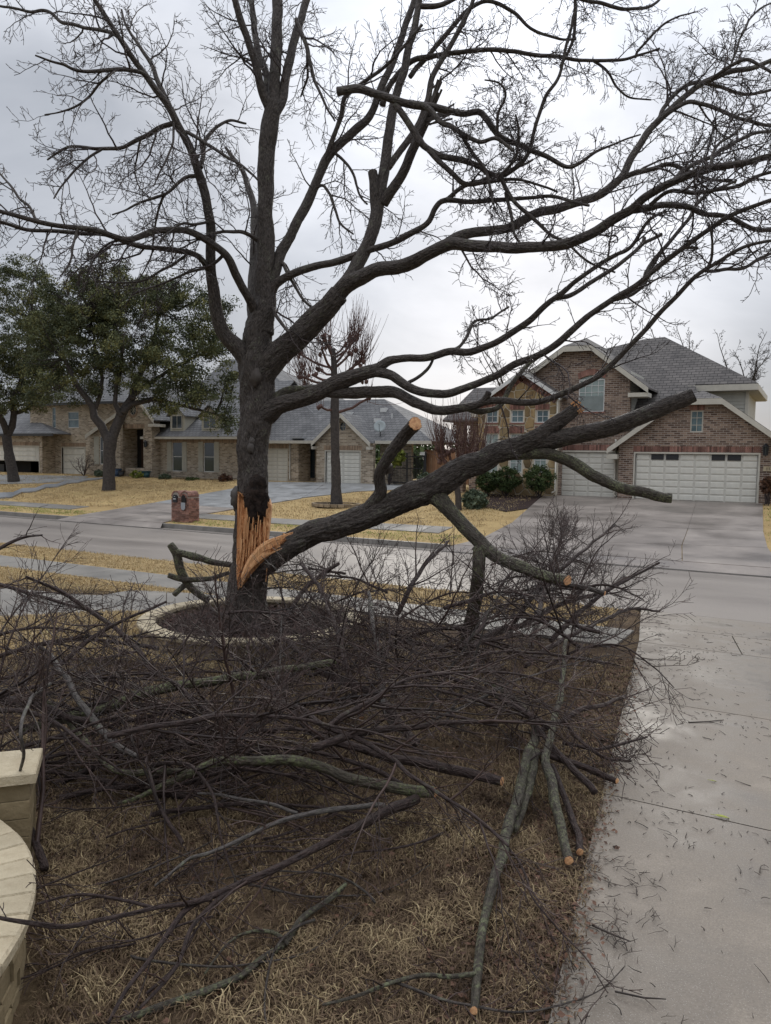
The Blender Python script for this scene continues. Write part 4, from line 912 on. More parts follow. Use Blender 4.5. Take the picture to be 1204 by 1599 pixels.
for (x0, x1) in ((266, 288), (315, 341)):
    fv = RD.hit((x0+x1)/2, 673).y; a = W(x0, 660, fv).x; c_ = W(x1, 660, fv).x; z0 = RD.z(fv)-.05; z1 = W((x0+x1)/2, 648, fv).z; za = W((x0+x1)/2, 634, fv).z
    xm = (a+c_)/2; b = MB(); b.slab([Vector((a, fv, z0)), Vector((c_, fv, z0)), Vector((c_, fv, z1)), Vector((xm, fv, za)), Vector((a, fv, z1))], 2.2, Vector((0, 1, 0))); dm = b.build('dormer', M['shutter'], hl)
    r = (a+.16, c_-.16, z0+.2, z1-.02); b = MB(); b.box(r[0]+.05, r[1]-.05, fv-.03, fv-.02, r[2]+.05, r[3]-.05); b.build('pane', M['glass'], dm)
    b = MB(); b.box(r[0], r[1], fv-.045, fv-.031, r[2], r[2]+.06); b.box(r[0], r[1], fv-.045, fv-.031, r[3]-.06, r[3]); b.box(r[0], r[0]+.06, fv-.045, fv-.031, r[2]+.06, r[3]-.06); b.box(r[1]-.06, r[1], fv-.045, fv-.031, r[2]+.06, r[3]-.06); b.box((r[0]+r[1])/2-.02, (r[0]+r[1])/2+.02, fv-.04, fv-.031, r[2]+.06, r[3]-.06); b.build('frame', M['cream'], dm)
    b = MB(); fe = fv-.2
    b.slab([Vector((xm, fe, za+.1)), Vector((a-.2, fe, z1-.05)), Vector((a-.2, fv+2.5, z1-.05)), Vector((xm, fv+2.5, za+.1))], .07); b.slab([Vector((c_+.2, fe, z1-.05)), Vector((xm, fe, za+.1)), Vector((xm, fv+2.5, za+.1)), Vector((c_+.2, fv+2.5, z1-.05))], .07)
    b.build('dormer_roof', M['shingle_l'], dm)
downspout(239, 687, 748, VD-.05, hl)
b = MB(); b.box(d1-.2, d1+.05, VD-.05, VD-.003, zb, zt3-.02); b.build('corner_board', M['cream'], hl)

# ------------------------------------------------------------------ low tan brick house, middle
hm = thing('brick_house', 'low tan brick house with grey hip roof and gabled garage behind the pollarded tree', 'house', (-27, 42, 1.3))
V1, V2, V3 = 42.2, 41.4, 43.6
g3 = RX(415, 702, 448.5, 752, V1); g4 = RX(508.5, 705, 562, 755.5, V2); dr = RX(471, 693, 492, 746, V3)
m0, m1 = W(386, 700, V1).x, W(466, 700, V1).x; zt = W(440, 688, V1).z
wall('wall', [(m0, zb), (m1, zb), (m1, zt), (m0, zt)], [rect(g3)], V1, .25, M['brick_tan'], hm); garage_door(g3, V1, hm, 2, 8)
soldier((g3[0]-.1, g3[1]+.1, g3[3]+.08), V1, hm, 'brick_piece_tan', .28)
b = MB(); b.box(m1-.2, m1, V1+.25, V3, zb, zt); b.build('wall', M['brick_tan'], hm)
q0, q1 = W(462, 700, V3).x, W(500, 700, V3).x; wall('wall', [(q0, zb), (q1, zb), (q1, zt), (q0, zt)], [rect(dr)], V3, .2, M['brick_tan'], hm, .15)
b = MB(); b.box(dr[0], dr[1], V3+.15, V3+.2, dr[2], dr[3]); fd_ = b.build('glass_door', M['glass'], hm)
b = MB(); w = .07
for (a, c_, z0, z1) in ((dr[0], dr[0]+w, dr[2], dr[3]), (dr[1]-w, dr[1], dr[2], dr[3]), (dr[0]+w, dr[1]-w, dr[3]-w, dr[3]), (dr[0]+w, dr[1]-w, dr[2]+.4, dr[2]+.48), (dr[0]+.62, dr[0]+.68, dr[2]+.48, dr[3]-w)): b.box(a, c_, V3+.1, V3+.149, z0, z1)
b.build('frame', M['black'], fd_)
f0, f1 = W(494, 720, V2).x, W(586, 720, V2).x; apM = W(531.5, 650, V2); eM = W(575, 692, V2)
f1b = W(583, 720, V2).x; kM = (apM.z-eM.z)/(eM.x-apM.x)
rw = W(535, 666, V2); cir = [(rw.x+.24*math.cos(a*math.pi/6), rw.z+.28*math.sin(a*math.pi/6)) for a in range(12)]
f1c = min(f1b, 2*apM.x-f0)
wall('wall', [(f0, zb), (f1b, zb), (f1b, eM.z), (eM.x, eM.z), (apM.x, apM.z), (f0, apM.z-kM*(apM.x-f0))], [rect(g4), cir], V2, .25, M['brick_tan'], hm); garage_door(g4, V2, hm, 2, 8)
b = MB(); b.box(rw.x-.24, rw.x+.24, V2+.1, V2+.12, rw.z-.28, rw.z+.28); wv = b.build('window', M['glass'], hm)
b = MB(); b.bar((rw.x-.24, V2+.08, rw.z), (rw.x+.24, V2+.08, rw.z), .03, .02); b.bar((rw.x, V2+.08, rw.z-.28), (rw.x, V2+.08, rw.z+.28), .03, .02); b.build('muntin', M['shutter'], wv)
soldier((g4[0]-.15, g4[1]+.15, g4[3]+.08), V2, hm, 'brick_piece_tan', .3)
side_wall('wall', f0+.12, V2+.25, V3, zb, zt, M['brick_tan'], hm)
aM = W(531.5, 645, V2-.4); rM = W(578, 691, V2-.4); lM = W(486, 690, V2-.4); lM.z = rM.z = (lM.z+rM.z)/2
roof('roof', [[rM, aM, back(aM, 48), back(rM, 48)], [aM, lM, back(lM, 48), back(aM, 48)]], 'shingle_l', hm)
b = MB()
for p, q in ((lM, aM), (aM, rM)): b.slab([p+Vector((0, -.04, -.02)), q+Vector((0, -.04, -.02)), q+Vector((0, -.04, -.28)), p+Vector((0, -.04, -.28))], .04, Vector((0, 1, 0)))
b.build('fascia', M['cream'], hm); b = MB(); b.box(lM.x, f0, V2-.4, V2+.6, lM.z-.45, lM.z-.27); b.box(f1b-.3, rM.x, V2-.4, V2-.01, rM.z-.45, rM.z-.27); b.build('soffit', M['cream'], hm)
x1w = W(640, 720, V1).x; wall('wall', [(f1b-.1, zb), (x1w, zb), (x1w, zt), (f1b-.1, zt)], [], V1+.2, .25, M['brick_tan'], hm)
# big hip roof with long ridge and a taller one behind
PM = Plane(V1-.5, zt, .72); c0 = W(383, 690, V1-.5); c1 = W(674, 697, V1-.5); zc = (c0.z+zt)/2
A0 = Vector((c0.x-4, V1-.5, zt)); A1 = Vector((c1.x, V1-.5, zt)); k2 = PM.hit(600, 623); k1_ = PM.hit(470, 620); k2 = Vector((k2.x, k2.y, k2.z)); k1_ = Vector((A0.x+5, k2.y, k2.z))
bk = 2*k2.y-(V1-.5)
roof('roof', [[A0, A1, k2, k1_], [A1, Vector((A1.x, bk, zt)), k2], [Vector((A0.x, bk, zt)), A0, k1_], [Vector((A1.x, bk, zt)), Vector((A0.x, bk, zt)), k1_, k2]], 'shingle_l', hm)
P2 = Plane(V1+1.5, PM.z(V1+1.5), .95); tA = W(352, 562, V1+7.6); tB = W(455, 585, V1+7.6); yk = V1+7.6; zk = tA.z
lo = V1+1.5; zl = PM.z(lo)
B0 = Vector((tA.x-1.5, lo, zl)); B1 = W(500, 640, lo); B1 = Vector((B1.x, lo, zl)); K0 = Vector((tA.x, yk, zk)); K1 = Vector((W(400, 575, yk).x, yk, zk))
roof('roof', [[B0, B1, K1, K0], [B1, Vector((B1.x, yk+6, zl)), K1], [Vector((B0.x, yk+6, zl)), B0, K0]], 'shingle_l', hm)
b = MB(); b.box(A0.x, lM.x, V1-.6, V1-.5, zt-.2, zt-.01); b.box(rM.x, A1.x, V1-.6, V1-.5, zt-.2, zt-.01); b.build('gutter', M['cream'], hm)
downspout(453.5, 694, 750, V1-.02, hm); downspout(583.5, 696, 745, V1+.1, hm, -1)
for (x, y) in ((546, 647), (590, 657), (600, 641)):
    c = PM.hit(x, y); c = Vector((c.x, c.y, c.z)); b = MB(); b.box(c.x-.22, c.x+.22, c.y-.15, c.y+.15, c.z-.1, c.z+.16); b.build('roof_vent', M['white'], hm)
for (x, y) in ((466, 686),):
    c = PM.hit(x, y); b = MB(); b.box(c.x-.5, c.x+.5, c.y-.2, c.y+.25, c.z+.05, c.z+.16); b.build('roof_vent', M['metal_pole'], hm)
c = PM.hit(612, 653); b = MB(); b.cyl((c.x, c.y, c.z-.1), .04, .4, 8); b.build('vent_pipe', M['white'], hm)
# satellite dish
c = PM.hit(594, 681); sdh = thing('satellite_dish', 'round grey satellite dish on the grey roof right of the gabled garage', 'satellite dish', c)
b = MB(); n = 20; cc = c+Vector((0, -.1, .62)); ax = Vector((.35, -.8, .45)).normalized(); e1v = ax.cross(Vector((0, 0, 1))).normalized(); e2v = e1v.cross(ax)
vs = [tuple(cc-ax*.08)]
for k in (1, 2, 3):
    for i in range(n): a = 2*math.pi*i/n; r = .38*k/3; vs.append(tuple(cc+e1v*r*math.cos(a)+e2v*r*1.1*math.sin(a)-ax*(.08-.08*(k/3)**2)))
fs = [(0, 1+i, 1+(i+1) % n) for i in range(n)]
for k in (0, 1):
    for i in range(n): fs.append((1+k*n+i, 1+(k+1)*n+i, 1+(k+1)*n+(i+1) % n, 1+k*n+(i+1) % n))
b.add(vs, fs); o = b.build('dish', M['dish'], sdh, True); sm = o.modifiers.new('s', 'SOLIDIFY'); sm.thickness = .02
t = Tubes(); t.add([tuple(c), tuple(c+Vector((0, 0, .3))), tuple(cc-ax*.1)], [.03]*3, 6); t.build('mast', M['black'], sdh)
t = Tubes(); t.add([tuple(cc-e2v*.4), tuple(cc+ax*.42-e2v*.08)], [.015]*2, 5); o = t.build('feed_arm', M['black'], sdh)
b = MB(); b.ball(tuple(cc+ax*.42-e2v*.08), .05); b.build('receiver', M['dish'], sdh)

# ------------------------------------------------------------------ fences between the houses
ga = thing('metal_gate', 'black iron double gate between the middle house and the wooden fence', 'gate', G(635, 757))
vg = 42.0; r = RX(609, 707, 662, 757, vg)
for (a, c_) in ((r[0], (r[0]+r[1])/2-.02), ((r[0]+r[1])/2+.02, r[1])):
    b = MB(); b.box(a, a+.05, vg, vg+.05, r[2], r[3]); b.box(c_-.05, c_, vg, vg+.05, r[2], r[3]); b.box(a+.05, c_-.05, vg, vg+.05, r[3]-.25, r[3]-.2); b.box(a+.05, c_-.05, vg, vg+.05, r[2]+.1, r[2]+.15); b.box(a+.05, c_-.05, vg, vg+.05, (r[2]+r[3])/2, (r[2]+r[3])/2+.05); b.build('gate_leaf', M['black'], ga)
    x = a+.12; base = None
    while x < c_-.1:
        if base is None: b = MB(); b.box(x, x+.022, vg+.012, vg+.034, r[2]+.05, r[3]+.04); base = b.build('bar', M['black'], ga); bx = x
        else: o = base.copy(); C.objects.link(o); o.location = base.location+Vector((x-bx, 0, 0)); o.parent = ga
        x += .1
for x_ in (r[0]-.12, r[1]+.02): b = MB(); b.box(x_, x_+.1, vg, vg+.1, r[2], r[3]+.12); b.build('post', M['black'], ga)
b = MB(); b.box(r[1]-.25, r[1]+.05, vg-.03, vg-.005, r[3]-.14, r[3]+.06); b.build('notice_plate', M['white'], ga)
fw_ = thing('wooden_fence', 'reddish cedar board fence behind the bare pollard by the stone house', 'fence', G(690, 757))
vf = 42.3; r = RX(663, 703, 760, 757, vf); x = r[0]; base = None
while x < r[1]:
    w = .135
    if base is None: b = MB(); b.box(x, x+w, vf, vf+.02, r[2], r[3]); base = b.build('board', M['fence_wood'], fw_); bx = x
    else: o = base.copy(); C.objects.link(o); o.parent = fw_; o.location = base.location+Vector((x-bx, random.uniform(-.006, .006), random.uniform(-.04, .03)))
    x += .145
b = MB(); b.box(r[0], r[1], vf+.03, vf+.08, r[2]+.4, r[2]+.49); b.box(r[0], r[1], vf+.03, vf+.08, r[3]-.5, r[3]-.41); b.build('rail', M['fence_wood'], fw_)
# pots and bin by the entry
for (x, y0, y1, w, mt, lb) in ((182.5, 730, 746, .34, 'blue_pot', 'dark blue glazed pot left of the arched entry'), (189.5, 734, 746, .22, 'black', 'small black planter right beside the dark blue pot'), (226, 733, 746, .42, 'teal_pot', 'wide teal glazed pot right of the arched entry')):
    g_ = W((x), y1, 39.5); h = (y1-y0)/1200*50; t = thing('plant_pot', lb, 'pot', (g_.x, 39.5, 1.3))
    b = MB(); b.cyl((g_.x, 39.5, 1.3), w*.7, h*.85, 14, w); b.build('pot_body', M[mt], t, True); b = MB(); b.cyl((g_.x, 39.5, 1.3+h*.85), w*1.08, h*.12, 14); b.build('pot_rim', M[mt], t); b = MB(); b.cyl((g_.x, 39.5, 1.3+h*.97), w*.95, .02, 12); b.build('pot_soil', M['mulch_base'], t)

# ------------------------------------------------------------------ double brick mailbox by the far curb
mc = G(282, 819); mz = .15; mw, md, mh = .98, .62, 1.12
mcx, mcy = W(282, 812, 23.75).x, 23.72
mb = thing('brick_mailbox', 'double brick mailbox pillar with two arched tops at the far curb', 'mailbox', (mcx, mcy, mz))
b = MB(); b.box(mcx-mw/2+.02, mcx+mw/2-.02, mcy+.02, mcy+md-.02, mz-.1, mz+mh)
for cx_ in (mcx-mw/4, mcx+mw/4):
    pts = [(cx_+(mw/4-.02)*math.cos(a*math.pi/8), (mw/4-.02)*1.0*math.sin(a*math.pi/8)+mz+mh) for a in range(9)]
    b.slab([Vector((x, mcy+.02, z)) for x, z in pts], md-.04, Vector((0, 1, 0)))
b.build('pillar_core', M['mortar'], mb)
b = MB(); bh, bl = .067, .2; nrow = int(mh/bh)
for k in range(nrow):
    z0 = mz+k*bh; off = (k % 2)*.5
    for (ax, lo, hi, fx) in ((0, mcx-mw/2, mcx+mw/2, mcy), (0, mcx-mw/2, mcx+mw/2, mcy+md), (1, mcy, mcy+md, mcx-mw/2), (1, mcy, mcy+md, mcx+mw/2)):
        n = round((hi-lo)/bl); i = -off
        while i < n:
            a = lo+max(0, i)*(hi-lo)/n; c_ = lo+min(n, i+1)*(hi-lo)/n; pr_ = random.uniform(0, .006)
            if c_-a > .03:
                if ax == 0: s = 1 if fx == mcy else -1; b.box(a+.006, c_-.006, fx-pr_*s, fx+.03*s, z0+.006, z0+bh-.006)
                else: s = 1 if fx < mcx else -1; b.box(fx-pr_*s, fx+.03*s, a+.006, c_-.006, z0+.006, z0+bh-.006)
            i += 1
for cx_ in (mcx-mw/4, mcx+mw/4):
    for i in range(12):
        a0 = math.pi*i/12+.02; a1 = math.pi*(i+1)/12-.02
        for (ya, yb) in ((mcy-.004, mcy+md/3-.01), (mcy+md/3, mcy+2*md/3-.01), (mcy+2*md/3, mcy+md)):
            r0_, r1_ = mw/4-.05, mw/4+.002+random.uniform(0, .004); zc_ = mz+mh
            q = [(cx_+r*math.cos(a), zc_+r*math.sin(a)) for r, a in ((r0_, a0), (r1_, a0), (r1_, a1), (r0_, a1))]
            b.slab([Vector((x, ya, z)) for x, z in q], yb-ya, Vector((0, 1, 0)))
b.build('bricks', M['mailbox_brick'], mb)['kind'] = 'stuff'
for i, cx_ in enumerate((mcx-mw/4, mcx+mw/4)):
    zc_ = mz+mh-.03; w2 = .115
    prof = [(cx_-w2, zc_-.2), (cx_+w2, zc_-.2)]+[(cx_+w2*math.cos(a*math.pi/8), zc_+w2*math.sin(a*math.pi/8)) for a in range(9)]
    b = MB(); b.slab([Vector((x, mcy-.06, z)) for x, z in prof], .1, Vector((0, 1, 0))); o = b.build('mailbox_door' if i == 0 else 'mailbox_opening', M['black'] if i == 0 else M['dark_in'], mb)
    if i == 0: b = MB(); b.box(cx_-.07, cx_+.07, mcy-.075, mcy-.061, zc_-.08, zc_-.05); b.box(cx_-.03, cx_+.03, mcy-.075, mcy-.061, zc_+.03, zc_+.045); b.build('handle', M['white'], o)
    else:
        b = MB(); b.slab([Vector((x, mcy-.07-.004, 2*(zc_-.2)-z)) for x, z in prof], .014, Vector((.0, -.96, .28))); o2 = b.build('mailbox_door', M['metal_pole'], mb); o2['label'] = 'grey mailbox door hanging open'
        b = MB()
        ring_ = [(cx_+w2*1.25*math.cos(a*math.pi/8), zc_+w2*1.25*math.sin(a*math.pi/8)) for a in range(9)]
        for p, q in zip(ring_, ring_[1:]): b.bar((p[0], mcy-.03, p[1]), (q[0], mcy-.03, q[1]), .05, .04, Vector((0, 1, 0)))
        b.build('arch_trim', M['mailbox_brick'], mb)

# ------------------------------------------------------------------ stone ring round the broken tree, curved wall and pillar lower left
RC = (-7.25, 8.95); RR = 1.65
rp_ = thing('stone_tree_ring', 'low round stone planter ring with pale caps around the broken tree', 'planter', (RC[0], RC[1], terr(*RC)))
zg = terr(*RC)
zt_ = .62
b = MB(); n = 40
b.add([(RC[0], RC[1], zt_-.10)]+[(RC[0]+(RR-.28)*math.cos(2*math.pi*i/n), RC[1]+(RR-.28)*math.sin(2*math.pi*i/n), zt_-.13) for i in range(n)], [(0, i+1, (i+1) % n+1) for i in range(n)]); b.build('mulch_bed', M['mulch_base'], rp_, True)
def ring_piece(cx_, cy_, r0_, r1_, a0, a1, z0, z1, ch=.012):
    b = MB(); k = 3; A = [a0+(a1-a0)*i/(k-1) for i in range(k)]
    lo = [(cx_+r1_*math.cos(a), cy_+r1_*math.sin(a)) for a in A]+[(cx_+r0_*math.cos(a), cy_+r0_*math.sin(a)) for a in reversed(A)]
    cx2 = sum(p[0] for p in lo)/len(lo); cy2 = sum(p[1] for p in lo)/len(lo); n = len(lo)
    up_ = [(x+(cx2-x)*ch/.12, y+(cy2-y)*ch/.12) for x, y in lo]
    b.add([(x, y, z0) for x, y in lo]+[(x, y, z1-ch) for x, y in lo]+[(x, y, z1) for x, y in up_],
          [tuple(range(n-1, -1, -1))]+[(i, (i+1) % n, (i+1) % n+n, i+n) for i in range(n)]+[(i+n, (i+1) % n+n, (i+1) % n+2*n, i+2*n) for i in range(n)]+[tuple(range(2*n, 3*n))]); return b
def ring_wall(root, cx_, cy_, zg_, zt2_, R1, wcap, ncap, a_lo, a_hi, nblk, rows, capm, blkm, over=.03):
    da = (a_hi-a_lo)/ncap; base = ring_piece(cx_, cy_, R1-wcap, R1, a_lo+da*.015, a_lo+da*.985, zt2_-.055, zt2_).build('cap_stone', capm, root, at=(cx_, cy_, zt2_))
    for i in range(1, ncap):
        o = base.copy(); C.objects.link(o); o.parent = root; o.rotation_euler.z = da*i; o.location = base.location+Vector((0, 0, random.uniform(-.003, .004)))
    db = (a_hi-a_lo)/nblk; hh = (zt2_-.055-zg_)/rows
    bb = ring_piece(cx_, cy_, R1-wcap+over, R1-over, a_lo+db*.03, a_lo+db*.97, zg_-.0, zg_+hh-.006).build('wall_block', blkm, root, at=(cx_, cy_, zg_))
    for k in range(rows):
        for i in range(nblk):
            if i == k == 0: continue
            o = bb.copy(); C.objects.link(o); o.parent = root; o.rotation_euler.z = db*(i+.5*(k % 2)); o.location = bb.location+Vector((0, 0, hh*k)); s = random.uniform(.992, 1.006); o.scale = (s, s, 1)
ring_wall(rp_, RC[0], RC[1], zg-.04, zt_, RR, .26, 34, 0, 2*math.pi, 44, 2, M['capstone'], M['blockstone'])
pts = []
for i in range(5200):
    a = random.random()*2*math.pi; r = (RR-.30)*math.sqrt(random.random()); pts.append((RC[0]+r*math.cos(a), RC[1]+r*math.sin(a), zt_-.105+.02*random.random()))
litter('mulch', pts, .028, M['mulch'], 'dark brown mulch filling the stone ring around the trunk', 'mulch')
pw = thing('curved_stone_wall', 'low curved cream block wall at the lower left edge', 'wall', (-4.35, 1.05, .42))
ring_wall(pw, -4.35, 1.05, .40, .86, 1.70, .27, 30, math.radians(-60), math.radians(122), 22, 4, M['capstone'], M['pillar_block'], .05)
b = MB(); n = 24; b.add([(-4.35, 1.05, .72)]+[(-4.35+1.46*math.cos(2*math.pi*i/n), 1.05+1.43*math.sin(2*math.pi*i/n), .70) for i in range(n)], [(0, i+1, (i+1) % n+1) for i in range(n)]); b.build('soil_fill', M['mulch_base'], pw)
pc = Vector((-4.36, 2.93, .42)); pi_ = thing('stone_pillar', 'square cream capped block pillar at the left edge above the curved wall', 'pillar', pc)
pi_.rotation_euler.z = math.radians(48)
def lbox(name, w, z0, z1, mat, dx=0, dy=0, w2=None, ch=.0):
    b = MB(); w2 = w2 or w; x0, x1, y0, y1 = dx-w/2, dx+w/2, dy-w2/2, dy+w2/2; c_ = ch
    b.add([(x0,y0,z0),(x1,y0,z0),(x1,y1,z0),(x0,y1,z0),(x0,y0,z1-c_),(x1,y0,z1-c_),(x1,y1,z1-c_),(x0,y1,z1-c_),(x0+c_,y0+c_,z1),(x1-c_,y0+c_,z1),(x1-c_,y1-c_,z1),(x0+c_,y1-c_,z1)],
          [(3,2,1,0),(0,1,5,4),(1,2,6,5),(2,3,7,6),(3,0,4,7),(4,5,9,8),(5,6,10,9),(6,7,11,10),(7,4,8,11),(8,9,10,11)])
    me = bpy.data.meshes.new(name); me.from_pydata(b.v, [], b.f); o = link(name, me, mat, pi_); return o
for k in range(5):
    z0 = k*.115; jx = random.uniform(-.004, .004)
    if k % 2: lbox('wall_block', .168, z0, z0+.11, M['pillar_block'], -.087+jx, 0, .345, .006); lbox('wall_block', .168, z0, z0+.11, M['pillar_block'], .087+jx, 0, .345, .006)
    else: lbox('wall_block', .345, z0, z0+.11, M['pillar_block'], jx, -.087, .168, .006); lbox('wall_block', .345, z0, z0+.11, M['pillar_block'], jx, .087, .168, .006)
lbox('cap_stone', .43, .575, .64, M['capstone'], 0, 0, .43, .008)
# ------------------------------------------------------------------ branches
def catmull(P, step):
    """P: list of (Vector, r); returns resampled list"""
    out_ = []; n = len(P)
    for i in range(n-1):
        p0 = P[max(0, i-1)]; p1 = P[i]; p2 = P[i+1]; p3 = P[min(n-1, i+2)]
        k = max(1, int((p2[0]-p1[0]).length/step))
        for j in range(k):
            t = j/k; t2 = t*t; t3 = t2*t
            f = lambda a, b, c, d: .5*((2*b)+(c-a)*t+(2*a-5*b+4*c-d)*t2+(3*b-a-3*c+d)*t3)
            out_.append((Vector([f(p0[0][q], p1[0][q], p2[0][q], p3[0][q]) for q in range(3)]), p1[1]+(p2[1]-p1[1])*t))
    out_.append(P[-1]); return out_
def limb(name, P, mat, parent, rough=.09, cap=None, capname='cut_end', kink=.02, step=None, sides=None, taper=False, label=None, flare=0):
    """furrowed branch through the points P = [(Vector, radius)]; returns the object and the resampled axis"""
    rm = max(r for _, r in P); step = step or max(.02, min(.04, rm*.55)); Q = catmull(P, step)
    sides = sides or (72 if rm > .16 else 44 if rm > .09 else 22 if rm > .045 else 9)
    Q = [(p+Vector((mnoise.noise(p*3.1), mnoise.noise(p*3.1+Vector((9, 0, 0))), mnoise.noise(p*3.1+Vector((0, 9, 0)))))*kink*min(1, i/4), r) for i, (p, r) in enumerate(Q)]
    q0_, q1_ = Q[0], Q[1]; Q = [(q0_[0]+(q0_[0]-q1_[0]).normalized()*q0_[1]*.25, q0_[1]*.03), (q0_[0]+(q0_[0]-q1_[0]).normalized()*q0_[1]*.2, q0_[1]*.75)]+Q
    if cap is None: q0_, q1_ = Q[-1], Q[-2]; Q = Q+[(q0_[0]+(q0_[0]-q1_[0]).normalized()*q0_[1]*.25, q0_[1]*.5), (q0_[0]+(q0_[0]-q1_[0]).normalized()*q0_[1]*.35, q0_[1]*.03)]
    n = len(Q); T = [(Q[min(n-1, i+1)][0]-Q[max(0, i-1)][0]).normalized() for i in range(n)]
    nv = T[0].orthogonal().normalized(); V = []; UV = []; l = 0; fr = max(.018, rm*.15)
    for i in range(n):
        nv = (nv-T[i]*nv.dot(T[i])).normalized(); bv = T[i].cross(nv)
        if i: l += (Q[i][0]-Q[i-1][0]).length
        r = Q[i][1]
        for j in range(sides):
            a = 2*math.pi*j/sides; ca, sa = math.cos(a), math.sin(a)
            s = Vector((ca*r/fr*.95, sa*r/fr*.95, l*5.5+13.7*rm))
            h = 1-abs(mnoise.noise(s))*2.4; h2 = mnoise.noise(Vector((ca*1.3, sa*1.3, l*2.2+rm*50)))
            rr_ = r*(1+rough*(h-.5)+.15*h2)
            if flare and i < n*.25:
                rr_ *= 1+flare*(1-i/(n*.25))**2*(1+.5*math.sin(a*5+1))
            V.append(Q[i][0]+(nv*ca+bv*sa)*rr_); UV.append((j/sides*2*math.pi*r, l))
    o0 = rootloc(parent) if parent is not None else Vector((0, 0, 0))
    A = np.array([tuple(v-o0) for v in V]); i_ = np.arange(n-1)[:, None]*sides; j_ = np.arange(sides)[None, :]; j2 = (j_+1) % sides
    F = np.stack([i_+j_, i_+j2, i_+sides+j2, i_+sides+j_], -1).reshape(-1, 4)
    me = raw_mesh(name, A, F, 4, True)
    uvl = me.uv_layers.new(name='UVMap'); ua = np.array(UV); lu = ua[F.ravel()].copy().reshape(-1, 4, 2)
    wrap = np.tile(np.arange(sides) == sides-1, n-1)
    rr2 = np.repeat(np.array([2*math.pi*Q[i][1] for i in range(n-1)]), sides)
    lu[wrap, 1, 0] = rr2[wrap]; lu[wrap, 2, 0] = rr2[wrap]
    if len(me.loops) == lu.reshape(-1, 2).shape[0]: uvl.data.foreach_set('uv', lu.astype(np.float32).ravel())
    o = link(name, me, mat, parent)
    if label: o['label'] = label
    if cap is not None:
        c, r = Q[-1]; t = T[-1]; ring = V[-sides:]; b = MB(); tl_ = t*(r*.12)
        b.add([tuple(c+tl_*1.3)]+[tuple(c+(p-c)*.55+tl_*1.15) for p in ring]+[tuple(c+(p-c)*.93+tl_*.8) for p in ring]+[tuple(c+(p-c)*.97-tl_*.2) for p in ring],
              [(0, 1+j, 1+(j+1) % sides) for j in range(sides)]+[(1+j, 1+sides+j, 1+sides+(j+1) % sides, 1+(j+1) % sides) for j in range(sides)]+[(1+sides+j, 1+2*sides+j, 1+2*sides+(j+1) % sides, 1+sides+(j+1) % sides) for j in range(sides)])
        b.build(capname, cap, o)
    return o, Q
def rv(): return Vector((random.gauss(0, 1), random.gauss(0, 1), random.gauss(0, 1)))
def spawn(T, Q, lvl, L, sp, f0=.2, bias=Vector((0, 0, 0)), rmin=.0032, floor=None, ang=(.6, 1.15), ratio=.5, plane=None, wig=.30, rk=.55, lens=(.5, 1.25), sub=.46):
    """side shoots along the axis Q=[(p,r)]; crooked, alternating, tapering"""
    n = len(Q)
    if n < 2: return
    acc = random.random()*sp; tot = sum((Q[i+1][0]-Q[i][0]).length for i in range(n-1)); s = 0; side = 1
    for i in range(n-1):
        a, ra = Q[i]; b, rb = Q[i+1]; d = b-a; l = d.length
        if l < 1e-6: continue
        t = d/l
        while acc < l:
            f = (s+acc)/tot
            if f >= f0:
                p = a+d*(acc/l); r = ra+(rb-ra)*(acc/l)
                q = t.orthogonal().normalized(); q = (Matrix.Rotation(random.random()*2*math.pi, 3, t) @ q)
                if plane is not None: q = (q-plane*q.dot(plane)*.65); q.normalize()
                side = -side; an = random.uniform(*ang); dr = (t*math.cos(an)+q*math.sin(an)+bias*random.uniform(.3, 1)).normalized()
                ln = L*random.uniform(*lens)*(1-.45*f); rr_ = max(rmin, min(r*rk, ln*.014+.0012))
                seg = 2 if lvl == 1 and ln < .22 else max(3, min(9, int(ln/.10)+2)); st = ln/seg; c = p.copy(); ch = [(c.copy(), rr_)]
                zig = rv().normalized()
                for k in range(seg):
                    zig = -zig; dr = (dr+zig*wig*.55+rv()*wig*.42+bias*.10).normalized(); c = c+dr*st
                    if floor is not None:
                        fz = floor(c.x, c.y)+.006
                        if c.z < fz: c.z = fz; dr.z = abs(dr.z)*.3; 
                    ch.append((c.copy(), max(rmin*.72, rr_*(1-.75*(k+1)/seg))))
                T.add([tuple(x[0]) for x in ch], [x[1] for x in ch], 5 if rr_ > .012 else 4 if lvl > 2 else 3)
                if lvl > 1: spawn(T, ch, lvl-1, ln*sub, sp*ratio, .12, bias*.6, rmin, floor, ang, ratio, plane, wig*1.05, rk, lens, sub)
            acc += sp*random.uniform(.6, 1.5)
        acc -= l; s += l

# ------------------------------------------------------------------ the broken tree
TD = 11.45
tree = thing('broken_tree', 'tall bare tree with split trunk showing raw orange wood inside the stone ring', 'tree', (D(385, 985, TD).x, D(385, 985, TD).y, .4))
RS = 1.0
def px3(L_, d0, d1=None):
    d1 = d0 if d1 is None else d1; n = len(L_); out_ = []; tot = [0]
    for a, b in zip(L_, L_[1:]): tot.append(tot[-1]+math.hypot(b[0]-a[0], b[1]-a[1]))
    for q, s in zip(L_, tot):
        d = d0+(d1-d0)*s/max(1e-6, tot[-1]); out_.append((D(q[0], q[1], d), q[2]*d/FPX))
    return out_
trunk_px = [(388, 1000, 36), (386, 965, 32.5), (386, 930, 30.5), (389, 880, 28), (392, 830, 26.5), (393, 780, 24.5), (394, 730, 23), (396, 690, 23.5), (399, 650, 24.5), (401, 610, 25), (400, 570, 25.5), (403, 530, 22), (410, 490, 19)]
trunk, TQ = limb('trunk', px3(trunk_px, TD), M['bark'], tree, .11, kink=.03, flare=.04)
LIMBS = {}
ld = {}
